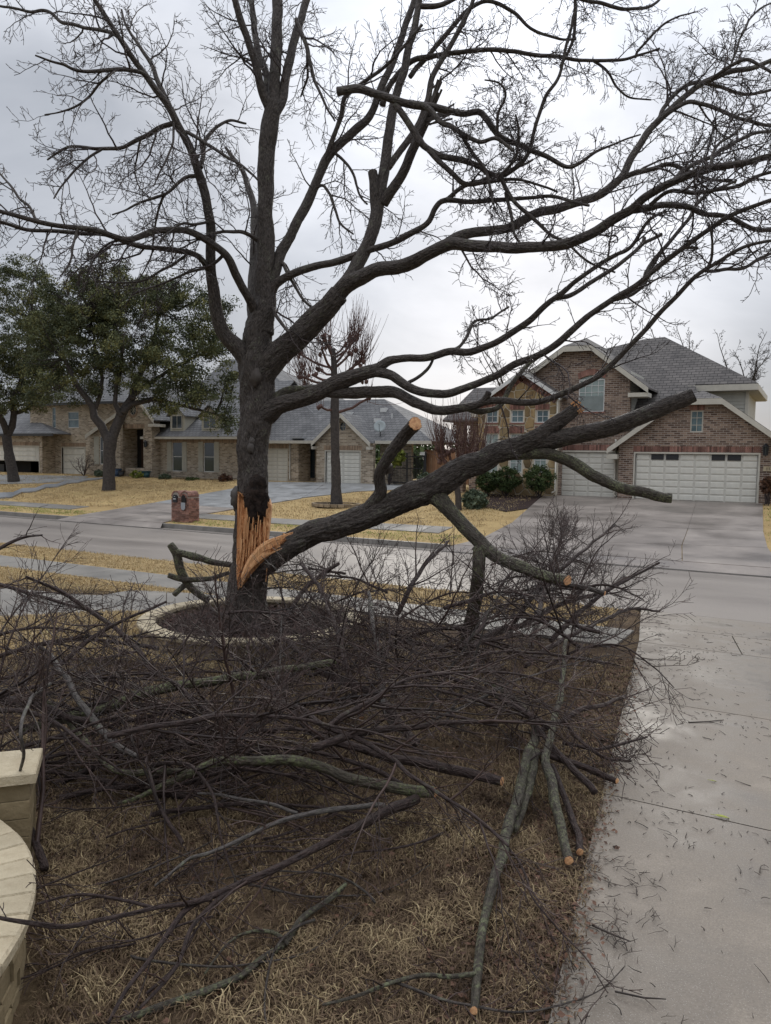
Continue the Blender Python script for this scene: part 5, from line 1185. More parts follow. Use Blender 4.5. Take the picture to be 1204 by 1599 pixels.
def near_depth(x, y, parent):
    best = None
    for (qx, qy, d) in ld[parent]:
        k = (qx-x)**2+(qy-y)**2
        if best is None or k < best[0]: best = (k, d)
    return best[1]
def tl(key, L_, dd, parent=None, tw=(3, .9, .30), f0=.25, cap=None, mat='bark', bias=(0, 0, .05), rough=.07, cutn='cut_end', label=None, root=None, td=None):
    d0 = TD if parent is None else near_depth(L_[0][0], L_[0][1], parent); d0 = td or d0
    if not key.startswith('A'): L_ = [(a, b, c*(.83 if c < 17 else .92)) for a, b, c in L_]
    P = px3(L_, d0, d0+dd); n = len(L_); tot = 0; lst = []; L2 = 0
    tt = sum(math.hypot(b[0]-a[0], b[1]-a[1]) for a, b in zip(L_, L_[1:]))
    for i, q in enumerate(L_):
        if i: L2 += math.hypot(q[0]-L_[i-1][0], q[1]-L_[i-1][1])
        lst.append((q[0], q[1], d0+dd*L2/tt))
        if i < n-1:
            w = L_[i+1]; s2 = math.hypot(w[0]-q[0], w[1]-q[1])
            for k in range(1, 5): lst.append((q[0]+(w[0]-q[0])*k/5, q[1]+(w[1]-q[1])*k/5, d0+dd*(L2+s2*k/5)/tt))
    ld[key] = lst
    o, Q = limb('limb', P, M[mat], root or tree, rough, cap=cap, capname=cutn, kink=.018 if max(q[2] for q in L_) > 4 else .03, label=label)
    LIMBS[key] = (o, Q)
    if tw:
        T = Tubes(); spawn(T, Q, tw[0], tw[1]*1.3, tw[2]*.68, f0, Vector(bias), rmin=.0048, wig=.36, sub=.48)
        t = T.build('twigs', M['twig'], o)
        if t: t['kind'] = 'stuff'
    return o, Q
CUT = M['cut']
# central leader and its forks
tl('A', [(408, 520, 19), (415, 467, 16), (411, 430, 14.5), (416, 380, 13.5), (414, 345, 12.5), (416, 250, 12.5), (421, 200, 13.5), (427, 160, 12)], 0, tw=(3, .7, .5), f0=.4)
tl('A1', [(424, 175, 9), (408, 140, 6.5), (399, 100, 6), (385, 60, 5.5), (372, 20, 5), (357, -30, 4.5), (340, -90, 4)], -.6, 'A', f0=.1)
tl('A2', [(426, 170, 10), (430, 110, 9), (432, 60, 8.5), (433, 0, 8), (436, -60, 7)], .3, 'A', f0=.1, tw=(3, .7, .4))
tl('A3', [(430, 175, 8), (441, 150, 7.5), (451, 100, 7), (463, 55, 6.5), (480, -5, 5.5), (495, -60, 4)], .7, 'A', f0=.1)
tl('A4', [(422, 180, 6), (416, 120, 5.5), (405, 85, 5), (398, 50, 5), (396, 25, 4.5), (385, -20, 4)], .8, 'A')
tl('B', [(400, 520, 12), (393, 480, 9.5), (394, 450, 8.5), (396, 390, 7.5), (397, 330, 6.5), (388, 290, 5.5), (376, 262, 4), (352, 230, 2.5)], 1.2, f0=.3, mat='bark_pale')
# left limb
tl('L1', [(392, 575, 16), (372, 545, 15.5), (350, 522, 13.5), (338, 492, 12), (334, 455, 11), (331, 424, 9.5), (329, 369, 9), (326, 335, 8.5), (314, 279, 8), (299, 234, 7.5), (277, 194, 6.5), (259, 159, 6.5), (229, 120, 5.5), (199, 80, 5), (174, 40, 4.5), (145, -5, 4), (120, -60, 3)], -1.6, f0=.45)
tl('L1a', [(280, 200, 5.5), (262, 160, 5), (246, 125, 4.5), (235, 98, 4), (219, 75, 3.5), (200, 45, 2.5), (190, 15, 2)], .6, 'L1', f0=.1)
tl('L1b', [(232, 122, 4.5), (218, 114, 4), (174, 110, 3.8), (125, 112, 3), (95, 98, 2.4), (55, 88, 1.6)], -.8, 'L1', f0=.1)
tl('L1b2', [(180, 110, 3), (160, 125, 2.5), (140, 150, 2.2), (110, 170, 1.8), (70, 180, 1.2)], .3, 'L1b', f0=.05)
tl('L1c', [(205, 88, 4), (185, 58, 3.8), (150, 45, 3.5), (100, 36, 3.2), (75, 18, 3), (40, 16, 2.6), (-10, 8, 2)], .8, 'L1', f0=.1)
tl('L1d', [(278, 192, 5), (255, 198, 4.6), (224, 214, 4.2), (189, 229, 3.6), (150, 232, 3.2), (110, 229, 2.6), (75, 249, 1.6)], .9, 'L1', f0=.1)
tl('L1d2', [(160, 232, 2.8), (130, 255, 2.4), (105, 280, 2), (85, 310, 1.4)], -.4, 'L1d', f0=.05)
tl('L1e', [(314, 276, 4), (295, 276, 3.6), (279, 284, 3.2), (254, 304, 2.7), (214, 319, 2.2), (174, 337, 1.6)], -.7, 'L1', f0=.05)
tl('L1e2', [(256, 303, 2.4), (246, 335, 2.2), (240, 365, 1.8), (238, 395, 1.4)], .3, 'L1e', f0=.05, bias=(0, 0, -.2))
tl('L1f', [(272, 190, 2.6), (268, 225, 2.2), (255, 260, 1.8), (240, 290, 1.2)], -.5, 'L1', f0=.05, bias=(0, 0, -.2))
tl('L1g', [(314, 262, 4.5), (320, 224, 4), (332, 205, 3.5), (344, 195, 3), (362, 187, 2.6), (385, 192, 2)], .7, 'L1', f0=.1)
tl('L1h', [(290, 206, 3.6), (306, 212, 3.4), (324, 224, 3.2), (349, 244, 3), (379, 260, 2.6), (402, 282, 2)], -.5, 'L1', f0=.1)
tl('L1i', [(327, 345, 3), (310, 350, 2.6), (280, 352, 2.2), (250, 378, 1.6)], -.9, 'L1', f0=.05)
# low arching limbs to the left
tl('L2', [(402, 500, 10), (394, 478, 8.5), (380, 450, 8), (369, 429, 8), (352, 396, 7.5), (319, 374, 6.5), (289, 361, 6.2), (249, 361, 5.8), (199, 373, 5.4), (150, 360, 5), (100, 354, 4.6), (50, 343, 4.2), (0, 330, 4), (-60, 320, 3)], -3.0, f0=.3, tw=(3, .8, .26), bias=(0, 0, -.12))
tl('L2b', [(330, 428, 6.5), (318, 408, 5.6), (299, 396, 5.2), (259, 389, 4.8), (214, 384, 4.6), (169, 368, 4.2), (115, 362, 4), (50, 359, 3.6), (0, 347, 3.2), (-40, 335, 2.5)], -2.4, 'L1', f0=.2, bias=(0, 0, -.15))
tl('L2c', [(292, 396, 3), (259, 420, 2.6), (224, 437, 2.2), (190, 441, 1.8), (150, 440, 1.3)], -.6, 'L2b', f0=.05, bias=(0, 0, -.2))
tl('L2d', [(406, 378, 4.4), (385, 366, 3.8), (365, 361, 3.4), (342, 360, 2.8), (310, 375, 2), (270, 392, 1.4)], -1.2, 'A', f0=.1, bias=(0, 0, -.15))
tl('L2e', [(350, 394, 3.4), (330, 415, 3), (290, 425, 2.4), (250, 445, 2), (205, 460, 1.3)], .5, 'L2', f0=.1, bias=(0, 0, -.2))
tl('L2f', [(120, 357, 2.8), (115, 380, 2.4), (110, 405, 2), (95, 430, 1.4)], -.4, 'L2', f0=.05, bias=(0, 0, -.3))
tl('L2g', [(60, 346, 3), (40, 320, 2.6), (15, 290, 2.2), (-10, 260, 1.6)], .5, 'L2', f0=.05)
# limbs rising on the right
tl('R1', [(415, 478, 13), (424, 440, 11), (436, 402, 10.2), (448, 378, 9.8), (468, 339, 9.2), (488, 299, 8.8), (513, 244, 8.4), (535, 222, 8), (562, 197, 7.5), (580, 175, 7.2), (595, 140, 6.8), (612, 100, 6.2), (630, 50, 6), (648, -5, 5), (660, -60, 4)], .9, f0=.3, tw=(3, .7, .32))
tl('R1b', [(508, 254, 5.4), (515, 230, 5), (524, 204, 4.6), (532, 180, 4.4), (540, 150, 4.2), (563, 133, 4), (590, 112, 3.6), (620, 85, 3), (660, 40, 2.4)], -.5, 'R1', f0=.1)
tl('R1c', [(463, 30, 4.4), (478, 70, 4), (484, 100, 3.6), (493, 130, 3), (508, 164, 2.4), (522, 190, 1.6)], -.4, 'A3', f0=.05, bias=(0, 0, -.2), td=11.6)
tl('R1c2', [(476, 60, 3), (480, 90, 2.8), (480, 120, 2.2), (470, 150, 1.6)], .3, 'R1c', f0=.05, bias=(0, 0, -.2))
tl('R1d', [(488, 300, 3), (505, 290, 2.8), (522, 325, 2.6), (530, 348, 2.3), (552, 365, 1.6)], -.4, 'R1', f0=.05, bias=(0, 0, -.1))
tl('R1e', [(436, 402, 3.4), (450, 430, 3.2), (465, 455, 2.8), (486, 478, 2.4)], -.4, 'R1', f0=.05, bias=(0, 0, -.2))
tl('R1f', [(425, 480, 3.8), (434, 495, 3.4), (446, 515, 3), (452, 520, 2)], -.5, f0=.05, bias=(0, 0, -.2), td=11.3)
tl('R1g', [(520, 238, 3), (545, 262, 2.6), (560, 300, 2.2), (575, 320, 1.5)], -.3, 'R1', f0=.05, bias=(0, 0, -.2))
tl('R2', [(404, 600, 22), (420, 572, 21), (441, 547, 20.5), (460, 532, 20), (475, 518, 19.5), (492, 501, 19), (509, 482, 18.5), (530, 458, 17.5)], -.5, tw=None, rough=.10)
tl('R2a', [(520, 466, 15), (545, 438, 14), (560, 410, 12.5), (574, 380, 12), (586, 345, 12), (592, 310, 11.5), (599, 270, 10.2), (605, 225, 9), (613, 180, 8.4), (622, 140, 7.8), (632, 105, 7.2), (646, 47, 6.4), (655, 0, 5.6), (662, -60, 5)], .7, 'R2', f0=.25, tw=(3, .6, .4))
tl('R2s', [(588, 330, 11), (585, 300, 10), (584, 282, 9.5), (582, 268, 9)], 0, 'R2a', tw=None, cap=M['rot'])
tl('R2a2', [(598, 318, 10), (612, 297, 9.6), (629, 269, 9.3), (642, 240, 9), (652, 216, 8.6), (664, 190, 8), (674, 165, 7)], -.4, 'R2a', tw=None, cap=CUT, cutn='broken_end')
tl('R2a3', [(606, 262, 6.5), (622, 240, 6.5), (638, 218, 6.2), (655, 190, 6), (668, 155, 5.6), (675, 120, 5.4), (695, 85, 5), (712, 55, 4.6), (735, 10, 3.6), (748, -40, 3)], .5, 'R2a', f0=.4)
tl('R2b', [(527, 460, 15), (540, 446, 14.5), (560, 434, 14), (588, 421, 13.5), (620, 416, 12.8), (646, 409, 12.4), (675, 393, 11.8), (705, 381, 11.4), (734, 383, 10.8), (792, 387, 10.4), (851, 386, 9.8), (909, 373, 9.4), (950, 348, 8.8), (985, 328, 8.2), (1010, 305, 7.8), (1050, 285, 7.4), (1090, 268, 7), (1140, 258, 6.4), (1204, 244, 5.6), (1270, 228, 4.6)], -3.4, 'R2', f0=.3, tw=(3, .8, .26))
tl('R2b2', [(985, 328, 7), (1010, 325, 6.6), (1040, 320, 6), (1075, 322, 5.4), (1100, 335, 5), (1140, 340, 4.6), (1175, 356, 4.2), (1204, 359, 3.8), (1260, 360, 3)], .3, 'R2b', f0=.2, tw=(3, .7, .25))
tl('R2b3', [(1045, 290, 4.4), (1070, 265, 4.2), (1110, 245, 4), (1140, 225, 3.6), (1175, 210, 3.2), (1225, 200, 2.4)], .6, 'R2b', f0=.1, tw=(3, .7, .22))
tl('R2b4', [(1015, 320, 4), (1045, 300, 3.8), (1090, 300, 3.6), (1150, 290, 3.4), (1204, 270, 3), (1250, 262, 2.4)], -.4, 'R2b', f0=.1, tw=(3, .7, .22))
tl('R2b5', [(1110, 262, 3.4), (1115, 240, 3), (1125, 220, 2.8), (1150, 205, 2.4), (1180, 170, 1.8)], .3, 'R2b', f0=.05, tw=(3, .7, .2))
tl('R2c', [(690, 386, 9.6), (712, 372, 9.4), (746, 362, 9.2), (792, 357, 8.8), (815, 345, 8.6), (839, 334, 8.4), (880, 323, 8.2), (921, 311, 7.8), (950, 295, 7.4), (970, 276, 7.2), (985, 250, 6.8), (1000, 225, 6.4), (1018, 198, 6.2), (1040, 178, 5.8), (1065, 155, 5.6), (1095, 130, 5.2), (1140, 112, 4.8), (1180, 105, 4.4), (1230, 82, 3.6)], 1.2, 'R2b', f0=.3, tw=(3, .75, .28))
tl('R2c2', [(972, 278, 5), (990, 270, 4.8), (1020, 264, 4.5), (1045, 257, 4.2), (1070, 265, 3.8), (1100, 278, 3.2), (1150, 285, 2.6)], -.6, 'R2c', f0=.1)
tl('R2c3', [(1018, 196, 4.8), (1045, 175, 4.2), (1075, 158, 4), (1100, 163, 3.8), (1135, 176, 3.6), (1165, 188, 3.4), (1204, 196, 3), (1250, 200, 2.4)], -.7, 'R2c', f0=.1, tw=(3, .75, .22))
tl('R2c4', [(1030, 183, 4), (1052, 150, 4), (1085, 128, 3.8), (1120, 135, 3.4), (1160, 148, 3.2), (1204, 140, 2.8)], .8, 'R2c', f0=.1, tw=(3, .7, .24))
tl('R2c5', [(1100, 128, 3.2), (1145, 100, 3.4), (1175, 95, 3.2), (1215, 118, 2.6)], -.5, 'R2c', f0=.05, tw=(3, .6, .22))
tl('R2c6', [(1140, 112, 2.4), (1150, 80, 2.2), (1165, 40, 2), (1180, 20, 1.8), (1204, 5, 1.4)], .4, 'R2c', f0=.05, tw=(3, .6, .18))
tl('R3', [(418, 470, 10), (432, 442, 8.4), (458, 427, 7.6), (489, 417, 7), (533, 406, 6.6), (575, 390, 6.2), (600, 383, 6), (635, 368, 5.8), (655, 358, 5.6), (670, 345, 5.2), (680, 325, 5), (695, 312, 4.8), (734, 315, 4.4), (780, 312, 4), (830, 308, 3.6), (870, 308, 3.2), (920, 320, 2.4)], -1.2, f0=.35, tw=(3, .6, .28))
tl('R3b', [(694, 313, 4.4), (712, 298, 4.2), (734, 288, 4), (755, 280, 3.6), (790, 268, 3), (830, 250, 2)], .5, 'R3', f0=.05)
# low right limbs
tl('R4', [(398, 655, 22), (415, 646, 19), (435, 633, 16.5), (458, 626, 15.5), (489, 617, 15.5), (512, 606, 15.5), (539, 593, 14.5), (566, 585, 12.8), (590, 577, 12)], -.9, tw=None, rough=.1)
tl('R4s', [(420, 640, 10), (432, 620, 9), (450, 610, 8), (478, 608, 7), (500, 606, 6)], .35, 'R4', tw=None, mat='bark_lichen')
tl('R4a', [(585, 580, 9.5), (596, 570, 8.6), (608, 562, 8), (625, 560, 7.2), (662, 560, 7), (703, 550, 6.8), (731, 550, 6.6), (757, 542, 6.4), (785, 528, 6.2), (820, 505, 6), (850, 480, 5.6), (872, 462, 5.2), (886, 450, 5)], -.9, 'R4', f0=.35, tw=(3, .7, .4))
tl('R4a1', [(880, 456, 4.8), (900, 438, 4.4), (925, 420, 4), (960, 400, 3.8), (985, 385, 3.6), (1010, 345, 3.2), (1040, 330, 2.6)], -.5, 'R4a', f0=.2)
tl('R4a2', [(860, 470, 4.6), (900, 455, 4.4), (940, 430, 4), (975, 405, 3.8), (1000, 385, 3.8), (1006, 373, 3.6)], .3, 'R4a', tw=(2, .4, .3), cap=M['rot'])
tl('R4a3', [(1000, 383, 3.6), (1018, 375, 3.5), (1034, 366, 3.4)], .0, 'R4a2', tw=None, cap=M['rot'])
tl('R4a4', [(705, 550, 3.8), (720, 540, 3.2), (735, 515, 3), (745, 500, 2.6), (770, 495, 2.2), (795, 478, 1.8)], .6, 'R4a', f0=.1, tw=(3, .6, .2))
tl('R4b', [(585, 580, 11), (605, 584, 9.4), (619, 590, 9), (640, 604, 8.4), (660, 612, 8), (700, 614, 7.4), (738, 601, 7), (773, 587, 6.8), (808, 567, 6.6), (843, 553, 6.4), (871, 535, 6.2), (894, 515, 6), (925, 490, 5.8), (956, 468, 5.6), (990, 448, 5.2), (1015, 428, 5), (1044, 403, 4.8), (1085, 374, 4.6), (1143, 335, 4.2), (1204, 312, 3.8), (1260, 296, 3)], -2.6, 'R4', f0=.3, tw=(3, .75, .3))
tl('R4b1', [(1005, 437, 4), (1015, 415, 4), (1040, 385, 3.8), (1075, 345, 3.6), (1085, 320, 3.4), (1110, 300, 3), (1150, 282, 2.4)], .5, 'R4b', f0=.1)
tl('R4b2', [(1040, 405, 3.4), (1062, 388, 3), (1090, 388, 2.8)], -.1, 'R4b', tw=None, cap=M['rot'])
tl('R4b3', [(950, 472, 4), (985, 460, 3.8), (1005, 445, 3.4), (1020, 415, 2.8), (1045, 380, 2.2)], .4, 'R4b', f0=.1)
tl('R4c', [(505, 612, 10), (530, 614, 11), (560, 613, 11), (593, 611, 11), (619, 613, 10.6), (646, 628, 10), (680, 640, 9), (715, 638, 8.4), (740, 634, 7.4), (757, 629, 6.6), (785, 625, 6.4), (820, 629, 6.2), (847, 626, 6), (882, 613, 5.8), (912, 600, 5.4), (936, 586, 5.2), (955, 570, 5), (975, 550, 4.8), (1009, 515, 4.6), (1044, 474, 4.4), (1085, 432, 4.2), (1120, 409, 3.6), (1165, 384, 3.2), (1210, 375, 2.6)], -3.0, 'R4', f0=.4, tw=(3, .7, .34))
tl('R4c1', [(1098, 422, 3.4), (1125, 421, 3.4), (1160, 419, 3.2), (1185, 405, 3), (1215, 388, 2.4)], .3, 'R4c', f0=.1)
tl('R4c2', [(728, 636, 6.4), (745, 643, 6), (762, 642, 5.4), (777, 636, 5), (788, 620, 4.8), (797, 602, 4.6), (808, 588, 4.2), (826, 568, 3.6), (850, 550, 3)], .3, 'R4c', f0=.6, tw=(2, .4, .3), mat='bark_lichen')
tl('R4c3', [(753, 628, 6.5), (760, 622, 6), (764, 614, 5.5)], -.1, 'R4c', tw=None, cap=M['rot'])
tl('R4c4', [(1098, 424, 3), (1110, 405, 2.8), (1112, 380, 2.4), (1105, 345, 1.6)], -.2, 'R4c', f0=.05, tw=(3, .5, .14))
tl('R4c5', [(630, 600, 3.6), (650, 590, 3.2), (668, 575, 3), (676, 562, 2.4)], .0, 'R4b', tw=None)
# top right sprays
tl('R5', [(597, 165, 6), (602, 148, 5.6), (611, 130, 5.4), (628, 108, 5.2), (646, 94, 5), (670, 87, 4.8), (700, 84, 4.6), (763, 77, 4.2), (800, 80, 4), (827, 85, 3.8), (870, 88, 3.4), (909, 93, 3.2), (960, 96, 2.8), (997, 88, 2.4), (1030, 75, 1.6)], -.9, 'R1', f0=.25, tw=(3, .7, .2))
tl('R5b', [(992, 90, 2.6), (1010, 65, 2.4), (1035, 40, 2), (1060, 25, 1.6), (1085, 20, 1.2)], -.3, 'R5', f0=.05, tw=(2, .35, .16))
tl('R5c', [(925, 93, 2.8), (950, 115, 2.4), (965, 135, 2), (985, 152, 1.8), (1015, 155, 1.4)], .2, 'R5', f0=.05, tw=(2, .35, .16))
tl('R6', [(640, 120, 5), (670, 85, 4.6), (695, 55, 4.4), (717, 30, 4.2), (735, 12, 4), (765, 2, 3.8), (800, 18, 3.6), (830, 45, 3), (870, 60, 2.4), (900, 62, 1.8)], .3, 'R5', f0=.1, tw=(3, .6, .24))
tl('R7', [(655, 10, 5), (690, 8, 4.6), (720, -10, 4)], 0, 'R2a', f0=.2)
tl('R8', [(860, -30, 4), (900, -5, 3.6), (940, 6, 3.4), (980, 14, 3.2), (1015, 8, 2.8), (1040, -12, 2)], .5, 'R6', f0=.05, tw=(3, .5, .2))
tl('R9', [(900, -40, 3.4), (898, 10, 3.2), (895, 60, 3), (875, 105, 2.6)], .2, 'R6', f0=.05, tw=(3, .5, .24), bias=(0, 0, -.2))
# rotten hollow, raw split wood and long splinters on the trunk
def slabpx(name, poly, d, bulge, mat, parent, seed=0, ridges=26, th=.06, edge=.0):
    """long-grained split wood filling a region of the trunk face: ribs of uneven height"""
    n = len(poly); ys = [p[1] for p in poly]; y0, y1 = min(ys), max(ys); b = MB(); rows = 44
    def span(y):
        xs = []
        for i in range(n):
            (xa, ya), (xb, yb) = poly[i], poly[(i+1) % n]
            if (ya <= y < yb) or (yb <= y < ya): xs.append(xa+(xb-xa)*(y-ya)/(yb-ya))
        return (min(xs), max(xs)) if len(xs) >= 2 else None
    grid = []
    for r in range(rows+1):
        y = y0+.01+(y1-y0-.02)*r/rows; s = span(y)
        if s is None: continue
        row = []
        for c in range(ridges+1):
            t = c/ridges; x = s[0]+(s[1]-s[0])*t
            x += .6*mnoise.noise(Vector((c*.7+seed, r*.4, 3)))
            k = mnoise.noise(Vector((x*.62+seed, r*.035, seed)))*.11+mnoise.noise(Vector((x*1.9+seed, r*.06, seed+4)))*.06
            e_ = math.sin(math.pi*min(1, max(0, t)))
            yy = y+9*mnoise.noise(Vector((x*1.1, seed, 0)))*(1 if r in (0, rows) else .0)
            row.append(D(x, yy, d-bulge*(.35+.65*e_)-k*(.3+.7*e_)))
        grid.append(row)
    R_n = len(grid); Cn = ridges+1; vs = [p for row in grid for p in row]
    fs = [(r*Cn+c, (r+1)*Cn+c, (r+1)*Cn+c+1, r*Cn+c+1) for r in range(R_n-1) for c in range(Cn-1)]
    bk = [p+fw*th for p in vs]; m2 = len(vs); vs2 = vs+bk
    bd = [c for c in range(Cn)]+[r*Cn+Cn-1 for r in range(1, R_n)]+[(R_n-1)*Cn+c for c in range(Cn-2, -1, -1)]+[r*Cn for r in range(R_n-2, 0, -1)]
    for i in range(len(bd)): a, c_ = bd[i], bd[(i+1) % len(bd)]; fs.append((a, c_, c_+m2, a+m2))
    b.add(vs2, fs); return b.build(name, mat, parent)
slabpx('split_wood', [(371, 768), (379, 772), (381, 790), (388, 815), (398, 830), (408, 812), (414, 790), (420, 778), (423, 790), (421, 812), (418, 840), (414, 862), (402, 878), (390, 896), (377, 908), (371, 920), (369, 890), (370, 830)], TD-.27, .05, M['wood'], tree, 2, 34, .16)
# black rotten lobe hanging over the raw wood
b = MB()
for (x, y, r, sx_, sz) in ((400, 775, .17, 1, 1.1), (405, 792, .15, .9, 1.2), (396, 800, .12, .8, 1.4), (392, 783, .13, .9, 1.3), (403, 757, .14, 1, 1.1), (412, 780, .11, .7, 1.2), (391, 818, .06, .6, 1.6), (400, 822, .055, .6, 1.6), (408, 808, .06, .7, 1.4)):
    c = D(x, y, TD-.31); b.ball(tuple(c), r*.92, (sx_, .75, sz), .5, 16, 12)
b.build('rotten_hollow', M['rot'], tree, True)
b = MB(); c = D(369, 778, TD-.08); b.ball(tuple(c), .10, (.7, .9, 1.7), .5, 12, 9); c = D(381, 792, TD-.26); b.ball(tuple(c), .03, (.7, .9, 2), .4)
b.build('torn_bark', M['bark_pale'], tree, True)
for (x, y, r) in ((391, 700, .06), (399, 590, .10), (393, 690, .05)):
    b = MB(); c = D(x, y, TD-.235); b.ball(tuple(c), r*1.0, (1, .6, 1.25), .45, 14, 10); b.build('knot', M['bark_pale'] if r < .08 else M['bark'], tree, True)
spl = MB(); 
for i in range(26):
    x = random.uniform(376, 420); y = random.uniform(805, 860); l = random.uniform(15, 55); a = D(x, y, TD-.37-random.random()*.03); c = D(x-l*.08+random.uniform(-1, 1), y+l, TD-.36-random.random()*.04); spl.bar(a, c, .008, .012)
o = spl.build('splinters', M['wood'], tree); o['kind'] = 'stuff'
# splintered top of the broken right leader
o_, Q_ = LIMBS['R2a2']; spl = MB(); c, r = Q_[-1]; t = (Q_[-1][0]-Q_[-4][0]).normalized()
for i in range(14):
    q = c+rv()*r*.45; spl.bar(q-t*.12, q+t*random.uniform(.06, .38)+rv()*.03, .03*random.uniform(.5, 1.2), .02)
for i in range(8):
    q = D(668+random.uniform(-3, 3), 190+random.uniform(-6, 6), dist(c)); spl.bar(q, q+rt*random.uniform(.15, .42)+up*random.uniform(.05, .22), .03, .018)
spl.build('splinters', M['bark'], o_)['kind'] = 'stuff'

# ------------------------------------------------------------------ broken branch hung up in the crown
hung = thing('hanging_branch', 'broken branch with tangled twigs caught high across the right leader', 'branch', D(527, 143, 10.6))
def hb(L_, d0, d1, tw, f0=.1, cap=None, name='stem', parent=hung, bias=(0, 0, -.1), mat='bark'):
    P = px3(L_, d0, d1); o, Q = limb(name, P, M[mat], parent, .06, cap=cap, kink=.02)
    if tw:
        T = Tubes(); spawn(T, Q, tw[0], tw[1]*1.25, tw[2]*.62, f0, Vector(bias), rmin=.0048, plane=fw, wig=.36); t = T.build('twigs', M['twig'], o)
        if t: t['kind'] = 'stuff'
    return o
hb([(527, 143, 7), (545, 140, 6.2), (564, 140, 6.2), (590, 147, 6), (617, 158, 5.8), (640, 163, 5.6), (664, 166, 5.6), (690, 171, 5.2), (720, 177, 5), (746, 174, 5), (758, 184, 4.8), (769, 200, 4.6), (782, 214, 4.4), (804, 224, 4.2), (830, 236, 3.8), (851, 243, 3.6), (885, 260, 3.2), (905, 254, 3), (930, 237, 2.2), (960, 225, 1.6), (1000, 210, 1.2)], 10.8, 10.2, (3, .45, .18), .45, cap=M['rot'])
hb([(660, 163, 4.6), (675, 175, 4.4), (690, 193, 4.2), (705, 197, 4), (725, 210, 3.8), (750, 222, 3.4), (775, 218, 3), (800, 235, 2.4)], 10.6, 10.0, (3, .5, .14), .15)
hb([(617, 164, 5), (640, 195, 5.2), (655, 218, 5.2), (665, 230, 5), (690, 243, 4.8), (720, 250, 4.6), (746, 258, 4.2), (762, 270, 4), (781, 274, 3.8), (803, 264, 3.6), (818, 250, 3.4), (828, 232, 3.2), (832, 212, 3), (842, 180, 2.8), (851, 152, 2.8), (870, 125, 2.6), (880, 95, 2.4), (895, 20, 2)], 10.7, 10.2, (3, .45, .16), .2)
hb([(658, 222, 4.4), (685, 250, 4.2), (710, 275, 4), (728, 287, 3.8), (755, 285, 3.4), (790, 280, 2.8), (830, 285, 2), (870, 300, 1.6)], 10.6, 10.3, (3, .5, .16), .25)
hb([(780, 272, 3.6), (800, 310, 3.2), (830, 340, 3), (860, 365, 2.6), (885, 380, 2.2), (920, 410, 1.8), (960, 425, 1.4)], 10.4, 10.0, (3, .5, .18), .2, bias=(0, 0, -.2))
hb([(790, 300, 2.8), (797, 330, 2.6), (803, 365, 2.2), (812, 380, 1.8)], 10.4, 10.2, (2, .35, .16), .1, bias=(0, 0, -.3))
hb([(720, 205, 3), (735, 235, 2.8), (755, 262, 2.6), (765, 290, 2.2), (770, 320, 1.6)], 10.4, 10.1, (3, .45, .16), .05)
hb([(775, 218, 2.6), (778, 180, 2.4), (790, 150, 2), (780, 130, 1.6), (755, 125, 1.2)], 10.3, 10.0, (3, .4, .13), .05, bias=(0, 0, .1))
hb([(781, 274, 2.6), (805, 245, 2.2), (810, 210, 2), (805, 180, 1.4)], 10.3, 10.1, (3, .4, .13), .05, bias=(0, 0, .1))

# ------------------------------------------------------------------ the torn-off limb leaning from the split to the right
FD = TD-.15
fall = thing('fallen_limb', 'huge dark limb torn from the trunk leaning right over the brush', 'limb', D(398, 915, FD))
fml = [(388, 930, 15), (398, 900, 22), (415, 878, 25), (440, 857, 25), (475, 838, 24.5), (520, 824, 25), (566, 808, 25.5), (600, 794, 26), (640, 776, 27), (680, 760, 28), (715, 737, 26), (745, 722, 23.5), (775, 709, 22), (805, 698, 21), (835, 686, 19), (860, 668, 16.5), (885, 650, 14.5), (903, 637, 12.5)]
fml = [(a, b, c*.75) for a, b, c in fml]
fo_, FQ = limb('main_stem', px3(fml, FD, 10.5), M['bark'], fall, .13, cap=CUT, capname='broken_end', kink=.03)
ld['F'] = [(q[0], q[1], FD+(10.5-FD)*i/(len(fml)-1)) for i, q in enumerate(fml)]
def fl(L_, dd, cap=None, end=.0, cutn='saw_cut', mat='bark', label=None, key=None, parent='F'):
    L_ = [(a, b, c*.88) for a, b, c in L_]; d0 = near_depth(L_[0][0], L_[0][1], parent); P = px3(L_, d0, d0+dd); P[-1] = (D(L_[-1][0], L_[-1][1], d0+dd-end), P[-1][1]); o, Q = limb('side_limb', P, M[mat], fall, .11, cap=cap, capname=cutn, kink=.02, label=label)
    if key: ld[key] = [(q[0], q[1], d0+dd*i/(len(L_)-1)) for i, q in enumerate(L_)]
    return o, Q
fl([(835, 692, 15), (865, 687, 15.5), (900, 678, 15.5), (950, 668, 15), (1000, 650, 14.5), (1040, 634, 13.5), (1070, 622, 13), (1083, 616, 12.5)], -.7, M['rot'], .0, 'old_cut_end')
fl([(790, 712, 9), (825, 710, 9.5), (855, 709, 10), (890, 720, 10.5), (930, 744, 10.5), (960, 757, 10), (990, 766, 9.5), (1020, 773, 9.2), (1050, 777, 8.8)], -.8, M['bark_lichen'], .0, 'old_cut_end', 'bark_lichen')
fl([(672, 768, 17), (690, 785, 15), (705, 800, 13.5), (725, 822, 12.5), (750, 848, 12), (775, 868, 11.5), (805, 883, 11), (840, 896, 10), (865, 903, 9.2), (886, 907, 8.8)], -1.3, CUT, .13, 'saw_cut', 'bark_lichen', key='F4')
fl([(845, 900, 5), (880, 912, 5), (915, 918, 4.8), (945, 925, 4.2)], -.3, CUT, .05, 'saw_cut', 'bark', parent='F4')
pw_ = D(748, 855, near_depth(748, 855, 'F4')); gd = G(728, 1010, .0)
